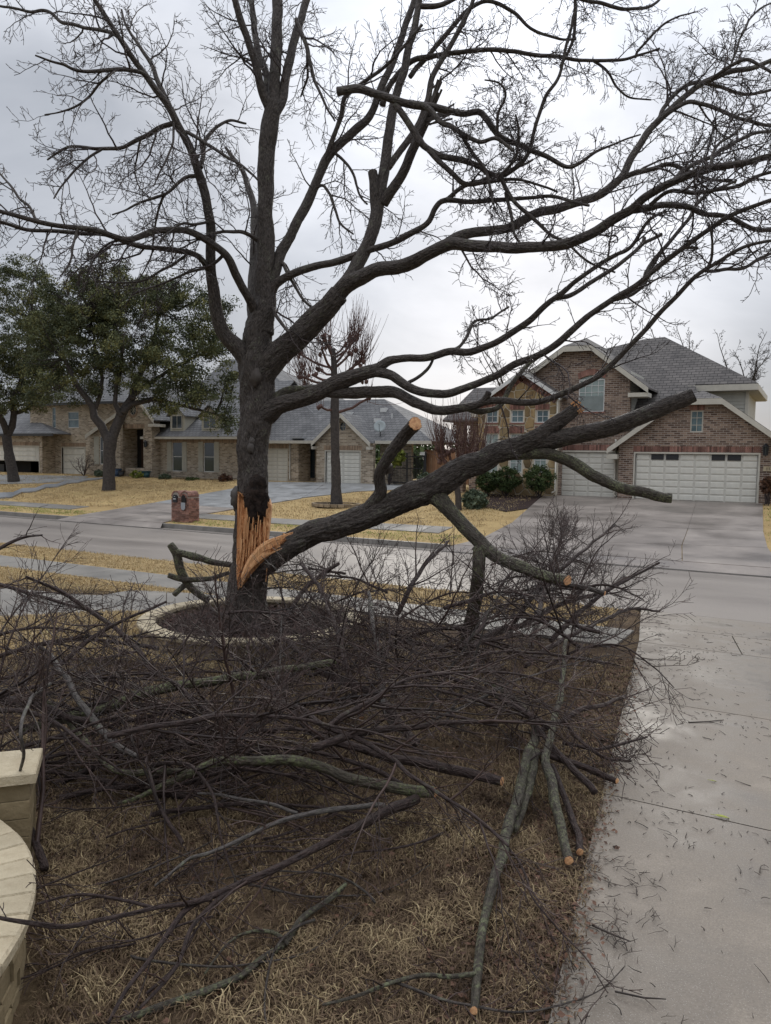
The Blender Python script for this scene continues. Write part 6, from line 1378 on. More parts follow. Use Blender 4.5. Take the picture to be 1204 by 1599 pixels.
P = [(pw_, .09), (D(747, 890, dist(pw_)-.05), .085), (D(743, 935, dist(gd)*.3+dist(pw_)*.7), .09), (D(735, 975, dist(gd)*.7+dist(pw_)*.3), .10), (gd, .115)]
limb('side_limb', P, M['bark_lichen'], fall, .11, kink=.02)
fl([(562, 810, 13), (575, 795, 12), (588, 778, 11), (594, 765, 10.5), (592, 748, 10), (595, 732, 10), (606, 712, 10.5), (622, 692, 11), (638, 672, 11.5), (649, 661, 12.5)], -.75, CUT, .16, 'saw_cut')
b = MB(); c = D(603, 730, FD-.35); b.ball(tuple(c), .10, (1, 1, .9), .6, 12, 9); b.build('knot', M['bark'], fall, True)
# torn orange wood at its root: fanned long splinters
for k in range(15):
    o_ = (k-7)*1.35; L_ = [(374+o_*.15+random.uniform(-1, 1), 917, 1.2), (384+o_*.35, 893, 2.4), (399+o_*.6, 872+o_*.35, 2.8), (417+o_*.5, 856+o_*.7, 2.6), (436+random.uniform(-4, 9), 846+o_*.75, 2.0), (450+random.uniform(-8, 8), 839+o_*.8, .8)]
    limb('splinter', px3(L_, TD-.47-.03*random.random(), TD-.42), M['wood'], fall, .12, kink=.008, sides=7)
slabpx('torn_wood', [(372, 918), (382, 894), (396, 873), (412, 858), (430, 848), (446, 840), (452, 843), (438, 856), (422, 867), (406, 881), (391, 898), (378, 915)], TD-.40, .04, M['wood'], fall, 7, 24, .12)
spl = MB()
for i in range(5):
    t = random.random(); ax_, ay = 380+55*t, 905-62*t**.8; a = D(ax_+random.uniform(-4, 4), ay+random.uniform(-4, 6), TD-.47-random.random()*.05)
    c = D(ax_+random.uniform(12, 34), ay-random.uniform(9, 24), TD-.46-random.random()*.08); spl.bar(a, c, .012, .014)
o = spl.build('splinters', M['wood'], fall); o['kind'] = 'stuff'
fr = MB(); cq = FQ[-1][0]; tq = (FQ[-1][0]-FQ[-5][0]).normalized()
for i in range(30): q = cq+rv()*.04; q -= tq*(q-cq).dot(tq); fr.bar(q-tq*.04, q+tq*random.uniform(.01, .075), .022, .018)
fr.build('splinters', M['wood'], fo_)['kind'] = 'stuff'

# ------------------------------------------------------------------ the brush pile: each cut branch is its own thing
def floor_(u, v): return terr(u, v)+(.03 if u > le(v) else 0)
def pile(label, L_, lichen=0, cap=True, tw=(3, .7, .16), f0=.15, group=None, forks=(), bias=(0, 0, .12), mat=None, rscale=1.0, hs=1.0, cat='branch', twmat='twig_pile'):
    """L_ = [(px, py, r_px, h)] points lying h metres above the lawn"""
    mt = mat or (('bark_pile', 'bark_lichen', 'bark_moss')[lichen])
    def conv(Ls):
        P = []
        for (x, y, r, h) in Ls:
            p = G(x, y, h*hs+(.10 if hs > 1 else 0)); P.append((p, .86*r*rscale*dist(p)/FPX))
        return P
    if min(q[1] for q in L_) > 1000 and L_[0][1] < 1260 and L_[0][0] < 800: hs = 1.35
    P = conv(L_); root = thing('cut_branch', label, cat, P[0][0], group or 'cut branches heaped on the lawn')
    if cap: e_ = P[0][0]; P[0] = (e_+(Vector((0, 0, CZ))-e_).normalized()*P[0][1]*1.6, P[0][1])
    P2 = list(reversed(P)) if cap else P
    o, Q = limb('stem', P2, M[mt], root, .08, cap=CUT if cap else None, capname='saw_cut', kink=.02)
    if cap: Q = list(reversed(Q))
    T = Tubes(); spawn(T, Q, tw[0], tw[1]*1.35, tw[2]*1.15, f0, Vector(bias), rmin=.0031, floor=floor_, wig=.2, ang=(.4, 1.0), ratio=.58, sub=.48, rk=.62); t = T.build('twigs', M[twmat], o)
    if t: t['kind'] = 'stuff'
    for fk in forks:
        o2, Q2 = limb('fork', conv(fk), M[mt], root, .08, kink=.02)
        T = Tubes(); spawn(T, Q2, tw[0], tw[1]*.8, tw[2]*.75, .15, Vector(bias), rmin=.0032, floor=floor_, wig=.26); t = T.build('twigs', M[twmat], o2)
        if t: t['kind'] = 'stuff'
    return root
pile('thick mossy green branch curving across the middle of the pile with a sawn right end', [(679, 1236, 10.5, .14), (650, 1235, 10.5, .15), (614, 1229, 10.5, .17), (550, 1214, 10, .2), (500, 1196, 9.5, .24), (450, 1188, 9.5, .26), (400, 1188, 9, .26), (344, 1190, 8, .24), (299, 1206, 6.5, .18), (259, 1224, 5.5, .12), (219, 1244, 4, .08), (184, 1255, 2.5, .05)], 2, tw=(2, .35, .35), f0=.3,
     forks=[[(344, 1190, 6.5, .24), (300, 1202, 6, .18), (240, 1206, 6, .14), (200, 1204, 5.5, .14), (164, 1190, 5, .16), (130, 1155, 4.5, .2), (105, 1125, 4, .24), (72, 1095, 3.5, .3)]])
pile('dark branch ending in an orange sawn end just right of the mossy one', [(783, 1219, 8.5, .18), (750, 1213, 9, .19), (719, 1205, 9.5, .2), (659, 1190, 9.5, .22), (609, 1182, 8.5, .25), (564, 1172, 7.5, .3), (520, 1160, 7, .34), (485, 1140, 6.5, .38), (450, 1105, 5.5, .45), (415, 1070, 5, .5), (385, 1040, 4, .55), (330, 1000, 3, .6)], 0, f0=.35)
pile('tall thin branch rising left of centre with its orange cut end downward', [(564, 1122, 5, .25), (553, 1090, 5, .4), (545, 1054, 5, .6), (535, 1010, 4.5, .8), (515, 955, 4.2, 1.0), (495, 910, 4, 1.15), (470, 880, 3.4, 1.3)], 0, tw=(3, .6, .14))
pile('thin grey branch with splintered orange end near the middle of the brush', [(614, 1136, 6, .22), (603, 1110, 6, .34), (595, 1080, 5.5, .45), (590, 1040, 5, .6), (582, 975, 4.5, .9), (575, 925, 4, 1.1)], 0, tw=(3, .6, .14), mat='bark_pale')
pile('long dark branch slanting down from the stone ring to the middle', [(330, 950, 3, .55), (380, 975, 4, .55), (439, 996, 5, .5), (479, 1030, 6, .48), (514, 1056, 6.5, .45), (564, 1076, 7, .42), (600, 1097, 7.5, .38), (625, 1130, 8, .32), (650, 1160, 8.5, .28)], 0, cap=False, f0=.1)
pile('mossy branch lying left of centre behind the front heap', [(523, 1035, 6.5, .45), (449, 1046, 7, .42), (379, 1056, 8, .38), (299, 1067, 9, .34), (224, 1082, 9, .3), (164, 1106, 9.5, .26), (115, 1119, 9.5, .22), (75, 1132, 8, .2), (30, 1142, 7, .18)], 2, cap=False, tw=(3, .6, .2), f0=.2)
pile('thick black branch entering from the left edge', [(-40, 1085, 8, .3), (10, 1092, 8, .3), (65, 1105, 7.5, .3), (110, 1120, 6.5, .28), (150, 1128, 5, .28)], 0, cap=False)
pile('long forked branch sweeping to the lower left from a dark broken butt', [(650, 1247, 9.5, .12), (615, 1262, 9, .13), (590, 1274, 8.5, .14), (540, 1299, 7.5, .16), (475, 1330, 7, .18), (400, 1368, 6.5, .18), (345, 1392, 6, .16), (299, 1416, 5.5, .14), (264, 1459, 5, .12), (235, 1494, 4.5, .10), (200, 1539, 4, .08), (172, 1595, 3.5, .06)], 0, cap=False, tw=(3, .45, .22), f0=.3,
     forks=[[(330, 1402, 5, .16), (290, 1413, 4.5, .16), (235, 1420, 4.2, .16), (165, 1438, 4.2, .18), (100, 1450, 4.2, .22), (40, 1442, 4, .28), (-30, 1420, 3.2, .35)], [(240, 1418, 3.6, .16), (200, 1405, 3.2, .18), (130, 1398, 2.8, .22), (60, 1410, 2.2, .28)], [(400, 1368, 4.6, .18), (345, 1400, 4.4, .15), (300, 1450, 4, .12), (270, 1510, 3.4, .10), (220, 1570, 2.8, .06)]])
pile('slender pale brown branch lying just above the long forked one', [(600, 1258, 5, .16), (560, 1259, 5, .17), (523, 1262, 5, .18), (464, 1273, 4.6, .18), (430, 1285, 4.2, .18), (399, 1300, 4, .18), (334, 1330, 3.8, .16), (289, 1346, 3, .12), (240, 1385, 2.2, .08)], 0, cap=False, tw=(2, .4, .2), mat='bark_pale', forks=[[(464, 1270, 3.6, .18), (430, 1258, 3.2, .2), (385, 1248, 2.8, .22), (310, 1240, 2, .2)]])
pile('long lichen spotted pole lying straight down the lawn to the bottom edge', [(742, 1577, 7.5, .06), (744, 1550, 8.5, .06), (748, 1500, 8.5, .07), (757, 1440, 8.5, .08), (770, 1385, 9, .10), (787, 1325, 9.5, .12), (803, 1260, 10, .16), (815, 1210, 10, .2), (830, 1170, 9, .24), (835, 1140, 7, .28), (815, 1100, 5.5, .35), (785, 1078, 4.5, .4), (750, 1060, 3.5, .45)], 1, tw=(3, .5, .3), f0=.5,
     forks=[[(742, 1521, 4.6, .08), (700, 1525, 4.4, .08), (664, 1524, 4.2, .08), (617, 1536, 3.8, .08), (558, 1553, 3.2, .07), (500, 1568, 2.4, .05)], [(838, 1175, 9, .22), (828, 1220, 8, .18), (812, 1268, 7, .12), (806, 1300, 6, .08)]])
pile('green speckled branch with round orange cut end beside the driveway', [(888, 1344, 8.5, .08), (884, 1320, 9, .10), (878, 1295, 9, .14), (868, 1255, 9.5, .2), (860, 1215, 9, .26), (852, 1185, 8, .3), (862, 1150, 6.5, .38), (872, 1105, 5.5, .5), (880, 1050, 4.5, .65), (884, 1000, 3.5, .85)], 1, tw=(3, .5, .16), f0=.5)
pile('thin branch half hidden behind the green speckled one with orange end', [(908, 1330, 7, .04), (900, 1300, 6.5, .06), (888, 1262, 6, .1), (876, 1225, 6, .16), (862, 1195, 5, .2)], 0, tw=(2, .3, .3), f0=.6)
pile('dark branch whose sawn end points onto the driveway edge', [(963, 1219, 5.2, .10), (940, 1210, 5.6, .12), (918, 1201, 6, .15), (895, 1192, 6.2, .18), (873, 1184, 6, .22), (845, 1174, 5, .26)], 0, tw=(2, .3, .3), f0=.5)
pile('mossy green branch lying flat in the grass at the bottom', [(540, 1380, 4, .07), (520, 1400, 5, .06), (478, 1430, 6, .05), (449, 1469, 6, .04), (430, 1485, 5.5, .04), (409, 1499, 6, .04), (369, 1529, 6.5, .04), (299, 1554, 7, .04), (250, 1569, 7, .04), (190, 1590, 6.5, .04)], 1, cap=False, tw=(2, .3, .4), forks=[[(449, 1475, 4, .05), (430, 1460, 3.6, .09), (395, 1455, 3, .12), (360, 1470, 2.4, .12), (320, 1520, 1.8, .06)]])
pile('thin wavy grey branch arching over the square pillar', [(78, 1068, 3.6, .5), (55, 1085, 3.6, .6), (42, 1110, 3.4, .66), (34, 1145, 3.2, .62), (38, 1180, 3, .5), (30, 1225, 2.8, .3), (36, 1275, 2.4, .06)], 0, cap=False, tw=(2, .25, .2), mat='bark_pale')
pile('pale grey branch running from upper left down to centre left', [(60, 1010, 3.6, .6), (85, 1030, 4.5, .52), (110, 1070, 5.5, .46), (150, 1130, 6.5, .34), (180, 1160, 6, .3), (215, 1180, 5, .26)], 0, cap=False, tw=(3, .6, .2), mat='bark_pale')
pile('dark leafless branch reaching over the grass at the left edge', [(-40, 900, 4, 1.1), (0, 912, 3.6, 1.0), (60, 930, 3.2, .9), (110, 945, 2.8, .8), (160, 960, 2, .7)], 0, cap=False, tw=(3, .6, .12))
pile('thin twiggy branch poking up over the road at the left edge', [(-50, 880, 4, 1.5), (-10, 862, 3.4, 1.6), (25, 845, 3, 1.7), (45, 838, 2.2, 1.75), (65, 835, 1.6, 1.8)], 0, cap=False, tw=(2, .35, .18), bias=(0, 0, .25))
pile('broad twiggy branch fanning over the top of the driveway', [(735, 1010, 6.5, .3), (780, 985, 6, .45), (820, 975, 5.2, .5), (860, 950, 4.6, .6), (900, 935, 4, .7), (940, 925, 3.4, .75), (975, 900, 2.8, .9)], 0, cap=False, tw=(3, .75, .12), f0=.1, bias=(0, 0, .3))
pile('upright bushy branch right of the leaning limb in front of the far driveway', [(830, 1010, 5, .5), (840, 960, 5, .75), (855, 905, 4.2, 1.0), (870, 860, 3.4, 1.25), (885, 815, 2.4, 1.5)], 0, cap=False, tw=(3, .7, .12), f0=.1, bias=(0, 0, .35))
pile('fan of fine twigs spilling over the driveway edge near the orange cut', [(845, 1140, 5.5, .3), (880, 1125, 5, .34), (905, 1110, 4.6, .38), (945, 1100, 3.8, .4), (975, 1085, 3, .4)], 0, cap=False, tw=(3, .55, .12), f0=.15, forks=[[(880, 1160, 3.6, .2), (930, 1170, 3.2, .18), (975, 1160, 2.6, .14), (1010, 1150, 1.8, .1)], [(880, 1125, 3.8, .34), (900, 1150, 3.4, .3), (940, 1180, 2.8, .2), (985, 1190, 2, .12)]])
pile('upper right branch whose fine twigs stand against the wet road', [(820, 1040, 5, .5), (860, 1010, 4.6, .6), (905, 985, 4, .65), (950, 965, 3.4, .6), (985, 950, 2.8, .55), (1030, 955, 2, .4)], 0, cap=False, tw=(3, .6, .12), f0=.2, bias=(0, 0, .3))
pile('wide spray of fine twigs rising against the far driveway', [(800, 975, 5, .35), (830, 935, 4.6, .7), (870, 895, 4, 1.05), (910, 860, 3.2, 1.35), (960, 820, 2.2, 1.7)], 0, cap=False, tw=(3, .7, .16), f0=.1, bias=(0, 0, .2))
pile('low spray of fine twigs reaching furthest right over the road', [(860, 1000, 5, .2), (900, 960, 4.4, .5), (945, 925, 3.8, .8), (990, 900, 3, 1.0), (1030, 880, 2, 1.2)], 0, cap=False, tw=(3, .6, .16), f0=.1, bias=(0, 0, .15))
pile('spray of thin twigs below the leaning limb in the middle', [(620, 960, 5, .45), (640, 920, 4.4, .8), (665, 880, 3.6, 1.1), (700, 845, 2.4, 1.4)], 0, cap=False, tw=(3, .7, .16), f0=.1, bias=(0, 0, .2))
pile('curving dark stem just right of the trunk above the ring', [(430, 1010, 5, .35), (450, 960, 4.6, .7), (480, 915, 4, 1.0), (530, 880, 3, 1.3)], 0, cap=False, tw=(3, .7, .16), f0=.1, bias=(0, 0, .2))
pile('long thin branch crossing above the path left of the ring', [(240, 1050, 5, .25), (200, 1000, 4.6, .55), (150, 960, 4, .8), (95, 925, 3.4, 1.05), (40, 900, 2.6, 1.25)], 0, cap=False, tw=(3, .7, .16), f0=.1, bias=(0, 0, .15))
pile('thin branch lifting from the heap in front of the left tan turf', [(60, 1080, 5, .3), (90, 1040, 4.6, .45), (140, 1000, 4, .65), (200, 965, 3, .9), (260, 940, 2, 1.0)], 0, cap=False, tw=(3, .6, .16), f0=.1, bias=(0, 0, .15))
# lichen-grey pieces leaning behind the trunk on the left
lb = thing('cut_branch', 'lichen grey forked branch leaning left of the trunk behind the stone ring', 'branch', D(300, 930, 12.3), 'cut branches heaped on the lawn')
for L_ in ([(266, 850, 5.5), (272, 858, 6.5), (277, 868, 6.5), (283, 890, 7), (290, 905, 7), (300, 918, 6), (325, 938, 5)], [(276, 862, 5.5), (290, 866, 5.5), (303, 869, 6), (315, 872, 5), (327, 877, 5), (345, 880, 4.8), (362, 882, 4.4)], [(263, 898, 4), (275, 902, 4.5), (290, 905, 4.6), (310, 905, 4), (335, 902, 3.6), (358, 894, 3)], [(272, 929, 4), (282, 920, 4.2), (294, 909, 4.4), (300, 905, 3.6)]):
    o, Q = limb('stem', px3(L_, 12.2, 12.4), M['bark_lichen'], lb, .08, cap=None, kink=.015)
    b = MB(); b.ball(tuple(Q[0][0]), Q[0][1]*.97, (1, 1, 1), .2); b.build('rounded_end', M['bark_lichen'], o, True)
    T = Tubes(); spawn(T, Q, 2, .4, .25, .5, Vector((0, 0, .2)), rmin=.003); t = T.build('twigs', M['twig_pile'], o)
    if t: t['kind'] = 'stuff'
# filler branches that make up the body of the heap
rf = random.Random(11); random.seed(21)
GL = 'loose branches making up the brush heap'
def filler(cx, cy, ang, ln, h, r, lab=None, grp=None):
    c = G(cx, cy, h); k = 6; P = []; a = ang
    d = Vector((math.cos(a), math.sin(a), 0)); p = c-d*ln*.5; p.z = c.z
    dz = random.uniform(-.12, .2); arch_ = random.uniform(.03, .34) if lab is None else .04
    for i in range(k+1):
        t = i/k; P.append((Vector((p.x, p.y, max(terr(p.x, p.y)+.03, c.z+dz*(t-.5)*ln*.5+math.sin(t*math.pi)*arch_))), r*(1-.72*t)))
        a += random.gauss(0, .16); p = p+Vector((math.cos(a), math.sin(a), 0))*(ln/k)
    zone = 'left part of the heap behind the pillar' if cx < 300 else 'heap in front of the stone ring' if cx < 560 else 'heap under the leaning limb' if cx < 800 else 'heap nearest the driveway edge'
    root = thing('loose_branch', lab or 'dark leafless reddish branch buried in the '+zone, 'branch', P[0][0], grp or GL)
    o, Q = limb('stem', P, M['bark_pile'], root, .06, kink=.02, sides=8)
    T = Tubes(); spawn(T, Q, 3, (1.05 if lab is None else .5)*random.uniform(.8, 1.3), .19, .1, Vector((0, 0, .13)), rmin=.0031, floor=floor_, wig=.17, lens=(.5, 1.3), ang=(.35, .95), ratio=.58, sub=.48, rk=.7); t = T.build('twigs', M['twig_pile'], o)
    if t: t['kind'] = 'stuff'
th0 = A_
specs = []
for i in range(19): specs.append((rf.uniform(40, 420), rf.uniform(1010, 1180), rf.choice((0, 1))*math.pi+th0+rf.gauss(.12, .3), rf.uniform(1.6, 2.9), rf.uniform(.12, .55)))
for i in range(23): specs.append((rf.uniform(400, 800), rf.uniform(960, 1170), rf.choice((0, 1))*math.pi+th0+rf.gauss(0, .5), rf.uniform(1.5, 2.8), rf.uniform(.15, .8)))
for i in range(14): specs.append((rf.uniform(460, 860), rf.uniform(880, 980), rf.choice((0, 1))*math.pi+th0+rf.gauss(0, .6), rf.uniform(1.2, 2.2), rf.uniform(.5, 1.1)))
for i in range(12): specs.append((rf.uniform(60, 480), rf.uniform(1170, 1290), rf.choice((0, 1))*math.pi+th0+rf.gauss(0, .4), rf.uniform(1.2, 2.0), rf.uniform(.05, .15)))
for i in range(10): specs.append((rf.uniform(760, 960), rf.uniform(900, 1060), rf.choice((0, 1))*math.pi+th0+rf.gauss(0, .7), rf.uniform(1.0, 1.7), rf.uniform(.3, .9)))
for s in specs: filler(*s, rf.uniform(.013, .031))
for i in range(26):
    x = rf.uniform(250, 800); y = rf.uniform(930, 1150); c = G(x, y, .2); a = rf.uniform(0, 6.28); el_ = rf.uniform(.25, 1.0); L_ = rf.uniform(1.1, 1.9); P = []; d = Vector((math.cos(a)*math.cos(el_), math.sin(a)*math.cos(el_)*.6, math.sin(el_))); p = c.copy(); r = rf.uniform(.011, .02)
    for k in range(7): P.append((p.copy(), r*(1-.13*k))); d = (d+rv()*.09).normalized(); p = p+d*L_/6
    root = thing('rising_branch', 'thin dark stem rising slantwise out of the brush heap', 'branch', c, 'stems rising out of the brush heap')
    o, Q = limb('stem', P, M['bark_pile' if i % 4 else 'bark_pale'], root, .06, kink=.02, sides=8)
    T = Tubes(); spawn(T, Q, 3, .6, .17, .15, Vector((0, 0, .15)), rmin=.003, floor=floor_, wig=.2, ang=(.35, .9), ratio=.58, rk=.65); t = T.build('twigs', M['twig_pile'], o)
    if t: t['kind'] = 'stuff'
for (x_, y_, a_) in ((150, 1270, .5), (300, 1290, .3), (420, 1300, .8), (90, 1400, .4), (180, 1480, .6), (320, 1340, .2), (70, 1520, .7), (380, 1450, .9), (560, 1290, .4), (640, 1370, 1.2), (830, 1420, 1.6)):
    specs2 = (x_, y_, A_+a_+rf.choice((0, 1))*math.pi, rf.uniform(.9, 1.5), .06); filler(*specs2, rf.uniform(.006, .010), 'thin bare low branch lying in the grass in front of the heap', 'low branches in the front grass')
for i in range(7):
    x = rf.uniform(120, 700); c = G(x, rf.uniform(1300, 1560), .05)
    root = thing('loose_branch', 'thin bare twig stem lying in the grass in front of the heap', 'branch', c, 'thin bare stems in the front grass'); a = rf.uniform(0, 6.28)
    P = [(c+Vector((math.cos(a+.15*k), math.sin(a+.15*k), 0))*(.2*k)+Vector((0, 0, .03*math.sin(k))), .008-.0009*k) for k in range(7)]
    o, Q = limb('stem', P, M['bark'], root, .05, kink=.02, sides=6); T = Tubes(); spawn(T, Q, 2, .28, .1, .1, Vector((0, 0, .1)), rmin=.0016, floor=floor_); t = T.build('twigs', M['twig_pile'], o)
    if t: t['kind'] = 'stuff'

# ------------------------------------------------------------------ background trees and shrubs
def leafcloud(name, centers, radii, nper, size, mat, parent, label=None, cat=None, kind='stuff', flat=.7):
    Cn = np.repeat(np.array([tuple(c) for c in centers]), nper, 0); R = np.repeat(np.array(radii), nper); k = len(Cn)
    d = rng.normal(0, 1, (k, 3)); d /= np.linalg.norm(d, axis=1, keepdims=True); P = Cn+d*(R*rng.random(k)**.5)[:, None]*np.array([1, 1, flat])
    a = rng.normal(0, 1, (k, 3)); a /= np.linalg.norm(a, axis=1, keepdims=True); b = rng.normal(0, 1, (k, 3)); b -= a*(a*b).sum(1, keepdims=True); b /= np.linalg.norm(b, axis=1, keepdims=True)
    s = size*rng.uniform(.6, 1.4, k)[:, None]; a = a*s; b = b*s*.42; V = np.stack([P-a, P+b, P+a, P-b], 1).reshape(-1, 3)
    ct = np.repeat(rng.uniform(.1, .75, len(centers)), nper)+rng.normal(0, .13, k); Q = np.arange(k*4).reshape(-1, 4)
    V = V-np.array(rootloc(parent)) if parent is not None else V
    o = link(name, raw_mesh(name, V, Q, 4, False, np.repeat(np.clip(ct, 0, 1), 4)), mat, parent); o['kind'] = kind
    if label: tag(o, label, cat)
    return o
def oak(label, base_px, trunk_l, limbs, blobs, d, ncl, nleaf):
    g = G(*base_px); dd = dist(g); t = thing('live_oak', label, 'tree', g, 'live oaks on the lawn across the street')
    P = [(D(x, y, dd), r*dd/FPX) for x, y, r in trunk_l]; P[0] = (Vector((P[0][0].x, P[0][0].y, g.z-.1)), P[0][1]); limb('trunk', P, M['bark_far'], t, .1, kink=.05, step=.3, sides=14, flare=.25)
    lim = []
    for L_ in limbs:
        n = len(L_); off = random.uniform(-2.5, 2.5)
        P = [(D(x, y, dd+off*i/(n-1)), r*dd/FPX) for i, (x, y, r) in enumerate(L_)]; o, Q = limb('limb', P, M['bark_far'], t, .08, kink=.1, step=.35, sides=8); lim += [q[0] for q in Q]
    cs = []; rs = []; T = Tubes(); vol = [b[2]*b[3] for b in blobs]; tot = sum(vol)
    for i in range(ncl):
        bx = random.choices(blobs, vol)[0]; a = random.random()*2*math.pi; rr_ = math.sqrt(random.uniform(.0, 1)); x = bx[0]+bx[2]*rr_*math.cos(a); y = bx[1]+bx[3]*rr_*math.sin(a)
        hz = math.sqrt(max(0, 1-rr_**2))*bx[2]*dd/FPX*.9; c = D(x, y, dd+random.uniform(-1, 1)*hz); cs.append(c); rs.append(random.uniform(.35, .85))
        if i % 3 == 0:
            q = min(lim, key=lambda p: (p-c).length); m_p = (q+c)/2+Vector((0, 0, -.3)); T.add([tuple(q), tuple(m_p), tuple(c)], [.05, .035, .015], 4)
    o = T.build('branches', M['bark_far'], t); o['kind'] = 'stuff'
    leafcloud('crown', cs, rs, int(nleaf*1.5), .078, M['leaf_oak'], t)
oak('live oak with forked trunk in front of the arched brick entry', (170, 766), [(170, 768, 11), (170, 745, 9.5), (171, 715, 9), (172, 690, 10), (173, 678, 9)],
    [[(170, 690, 7.5), (158, 665, 6.5), (148, 650, 6), (145, 635, 5.5), (135, 622, 5), (125, 610, 4.5), (115, 590, 3.5), (100, 560, 2.5)], [(174, 690, 8), (184, 660, 7.5), (195, 640, 7), (205, 622, 6), (212, 600, 5), (225, 570, 4), (240, 530, 3), (250, 480, 2)],
     [(192, 645, 4.5), (205, 632, 4.2), (240, 624, 3.8), (270, 630, 3.2), (310, 640, 2.4), (345, 650, 1.6)], [(190, 650, 4), (180, 630, 3.8), (182, 600, 3.2), (190, 560, 2.6), (180, 500, 2)], [(205, 622, 3.6), (230, 600, 3.2), (280, 570, 2.6), (330, 545, 2)], [(148, 640, 3.6), (160, 600, 3), (150, 550, 2.5), (140, 480, 2)]],
    [(170, 500, 130, 75), (100, 540, 85, 62), (250, 520, 105, 85), (320, 570, 55, 58), (160, 440, 45, 45), (330, 500, 40, 40), (95, 600, 60, 38), (230, 590, 70, 34), (300, 625, 65, 26), (200, 460, 90, 40), (120, 480, 60, 60), (215, 640, 30, 10), (350, 655, 22, 20)], 0, 760, 92)
oak('live oak with slim leaning trunk at the left edge by the half open garage', (20, 753), [(22, 754, 9.5), (18, 730, 7.5), (13, 700, 7), (10, 680, 7)],
    [[(10, 685, 6), (18, 665, 5.5), (22, 645, 5), (20, 625, 4), (30, 600, 3.4), (40, 560, 2.6), (50, 500, 2)], [(12, 680, 5.5), (5, 660, 5), (-5, 640, 4.4), (-20, 610, 3.6), (-50, 560, 3), (-60, 500, 2)], [(22, 645, 3.4), (40, 640, 3), (60, 620, 2.4), (80, 600, 2)]],
    [(30, 500, 90, 85), (-60, 520, 100, 95), (70, 580, 60, 45), (20, 590, 80, 45), (30, 440, 45, 40), (75, 500, 45, 55), (-20, 630, 70, 28), (60, 625, 35, 18)], 0, 520, 92)
def bare_tree(label, base, h, r, spread, group=None, mat='bark_far', name='bare_tree', tw=(3, 1.7, .40), n=10, lean=0):
    t = thing(name, label, 'tree', base, group); P = [(base+Vector((random.gauss(0, .08)*k+lean*k*.2, random.gauss(0, .08)*k, h*.16*k)), r*(1-.15*k)) for k in range(4)]
    limb('trunk', P, M[mat], t, .06, kink=.05, step=.4, sides=9); top = P[-1][0]; T = Tubes()
    for i in range(n):
        a = 2*math.pi*i/n+random.random(); st = P[random.choice((1, 2, 3, 3))][0]; d = Vector((math.cos(a)*spread, math.sin(a)*spread, random.uniform(.8, 1.5))).normalized(); Q = [(st.copy(), r*.45)]; c = st.copy(); L_ = h*random.uniform(.45, .68)
        for k in range(6): d = (d+rv()*.13+Vector((0, 0, .05))).normalized(); c = c+d*L_/6; Q.append((c.copy(), r*.45*(1-.14*(k+1))))
        T.add([tuple(q[0]) for q in Q], [q[1] for q in Q], 6); spawn(T, Q, tw[0], tw[1], tw[2], .15, Vector((0, 0, .15)), rmin=.015, wig=.2)
    o = T.build('crown', M[mat], t); o['kind'] = 'stuff'
def at_far(x, d, z=1.0): p = D(x, 700, d); return Vector((p.x, p.y, z))
random.seed(5)
bare_tree('wide bare tree rising behind the right house roof at its peak', at_far(1062, 62), 13.0, .28, .75)
bare_tree('narrow bare tree behind the right end of the brick house roof', at_far(1152, 66), 12.2, .22, .5)
bare_tree('small fine bare tree behind the stone gable', at_far(795, 60), 11.5, .18, .6, tw=(3, 1.3, .4), n=8)
bare_tree('faint bare tree behind the high roof left of the broken trunk', at_far(352, 75), 13, .2, .6, tw=(3, 1.3, .5), n=8)
bare_tree('bare bush tree behind the roof ridge right of the broken trunk', at_far(455, 70), 10.5, .2, .7, tw=(3, 1.3, .5), n=8)
def pollard(label, base_px, trunk_l, heads, whips, wl, d_off=0, group=None):
    g = G(*base_px); dd = dist(g); t = thing('pollarded_tree', label, 'tree', g, group)
    P = [(D(x, y, dd), r*dd/FPX) for x, y, r in trunk_l]; P[0] = (Vector((P[0][0].x, P[0][0].y, g.z-.08)), P[0][1]); o, Q = limb('trunk', P, M['bark_far'], t, .07, kink=.03, step=.25, sides=12, flare=.2)
    T = Tubes()
    for (sx_, sy, x, y, r, nw) in heads:
        off = random.uniform(-.7, .7); a = D(sx_, sy, dd); b = D(x, y, dd+off); m_p = (a+b)/2+Vector((0, 0, -.1)); o, q_ = limb('limb', [(a, r*.8*dd/FPX), (m_p, r*.7*dd/FPX), (b, r*.65*dd/FPX)], M['pollard'], t, .1, kink=.05, step=.2, sides=8)
        bb = MB()
        for k in range(3): c = b+rv()*.10; bb.ball(tuple(c), .095*random.uniform(.7, 1.2), (1, 1, 1.1), .7, 9, 7)
        bb.build('knuckle', M['pollard'], o, True)
        for i in range(nw):
            st = b+rv()*.13; d_ = (Vector((0, 0, .8))+rv()*.42+(b-D(sx_, sy, dd)).normalized()*.35).normalized(); L_ = wl*random.uniform(.5, 1.25); c = st.copy(); ch = [(c.copy(), .016)]
            for k in range(5): d_ = (d_+Vector((0, 0, .18))+rv()*.05).normalized(); c = c+d_*L_/5; ch.append((c.copy(), .016*(1-.13*(k+1))))
            T.add([tuple(q[0]) for q in ch], [q[1] for q in ch], 3)
            if i % 2 == 0:
                q = ch[random.choice((1, 2))][0]; T.add([tuple(q), tuple(q+Vector((random.gauss(0, .1), random.gauss(0, .1), .5)))], [.012, .009], 3)
    o = T.build('whips', M['pollard'], t); o['kind'] = 'stuff'
random.seed(8)
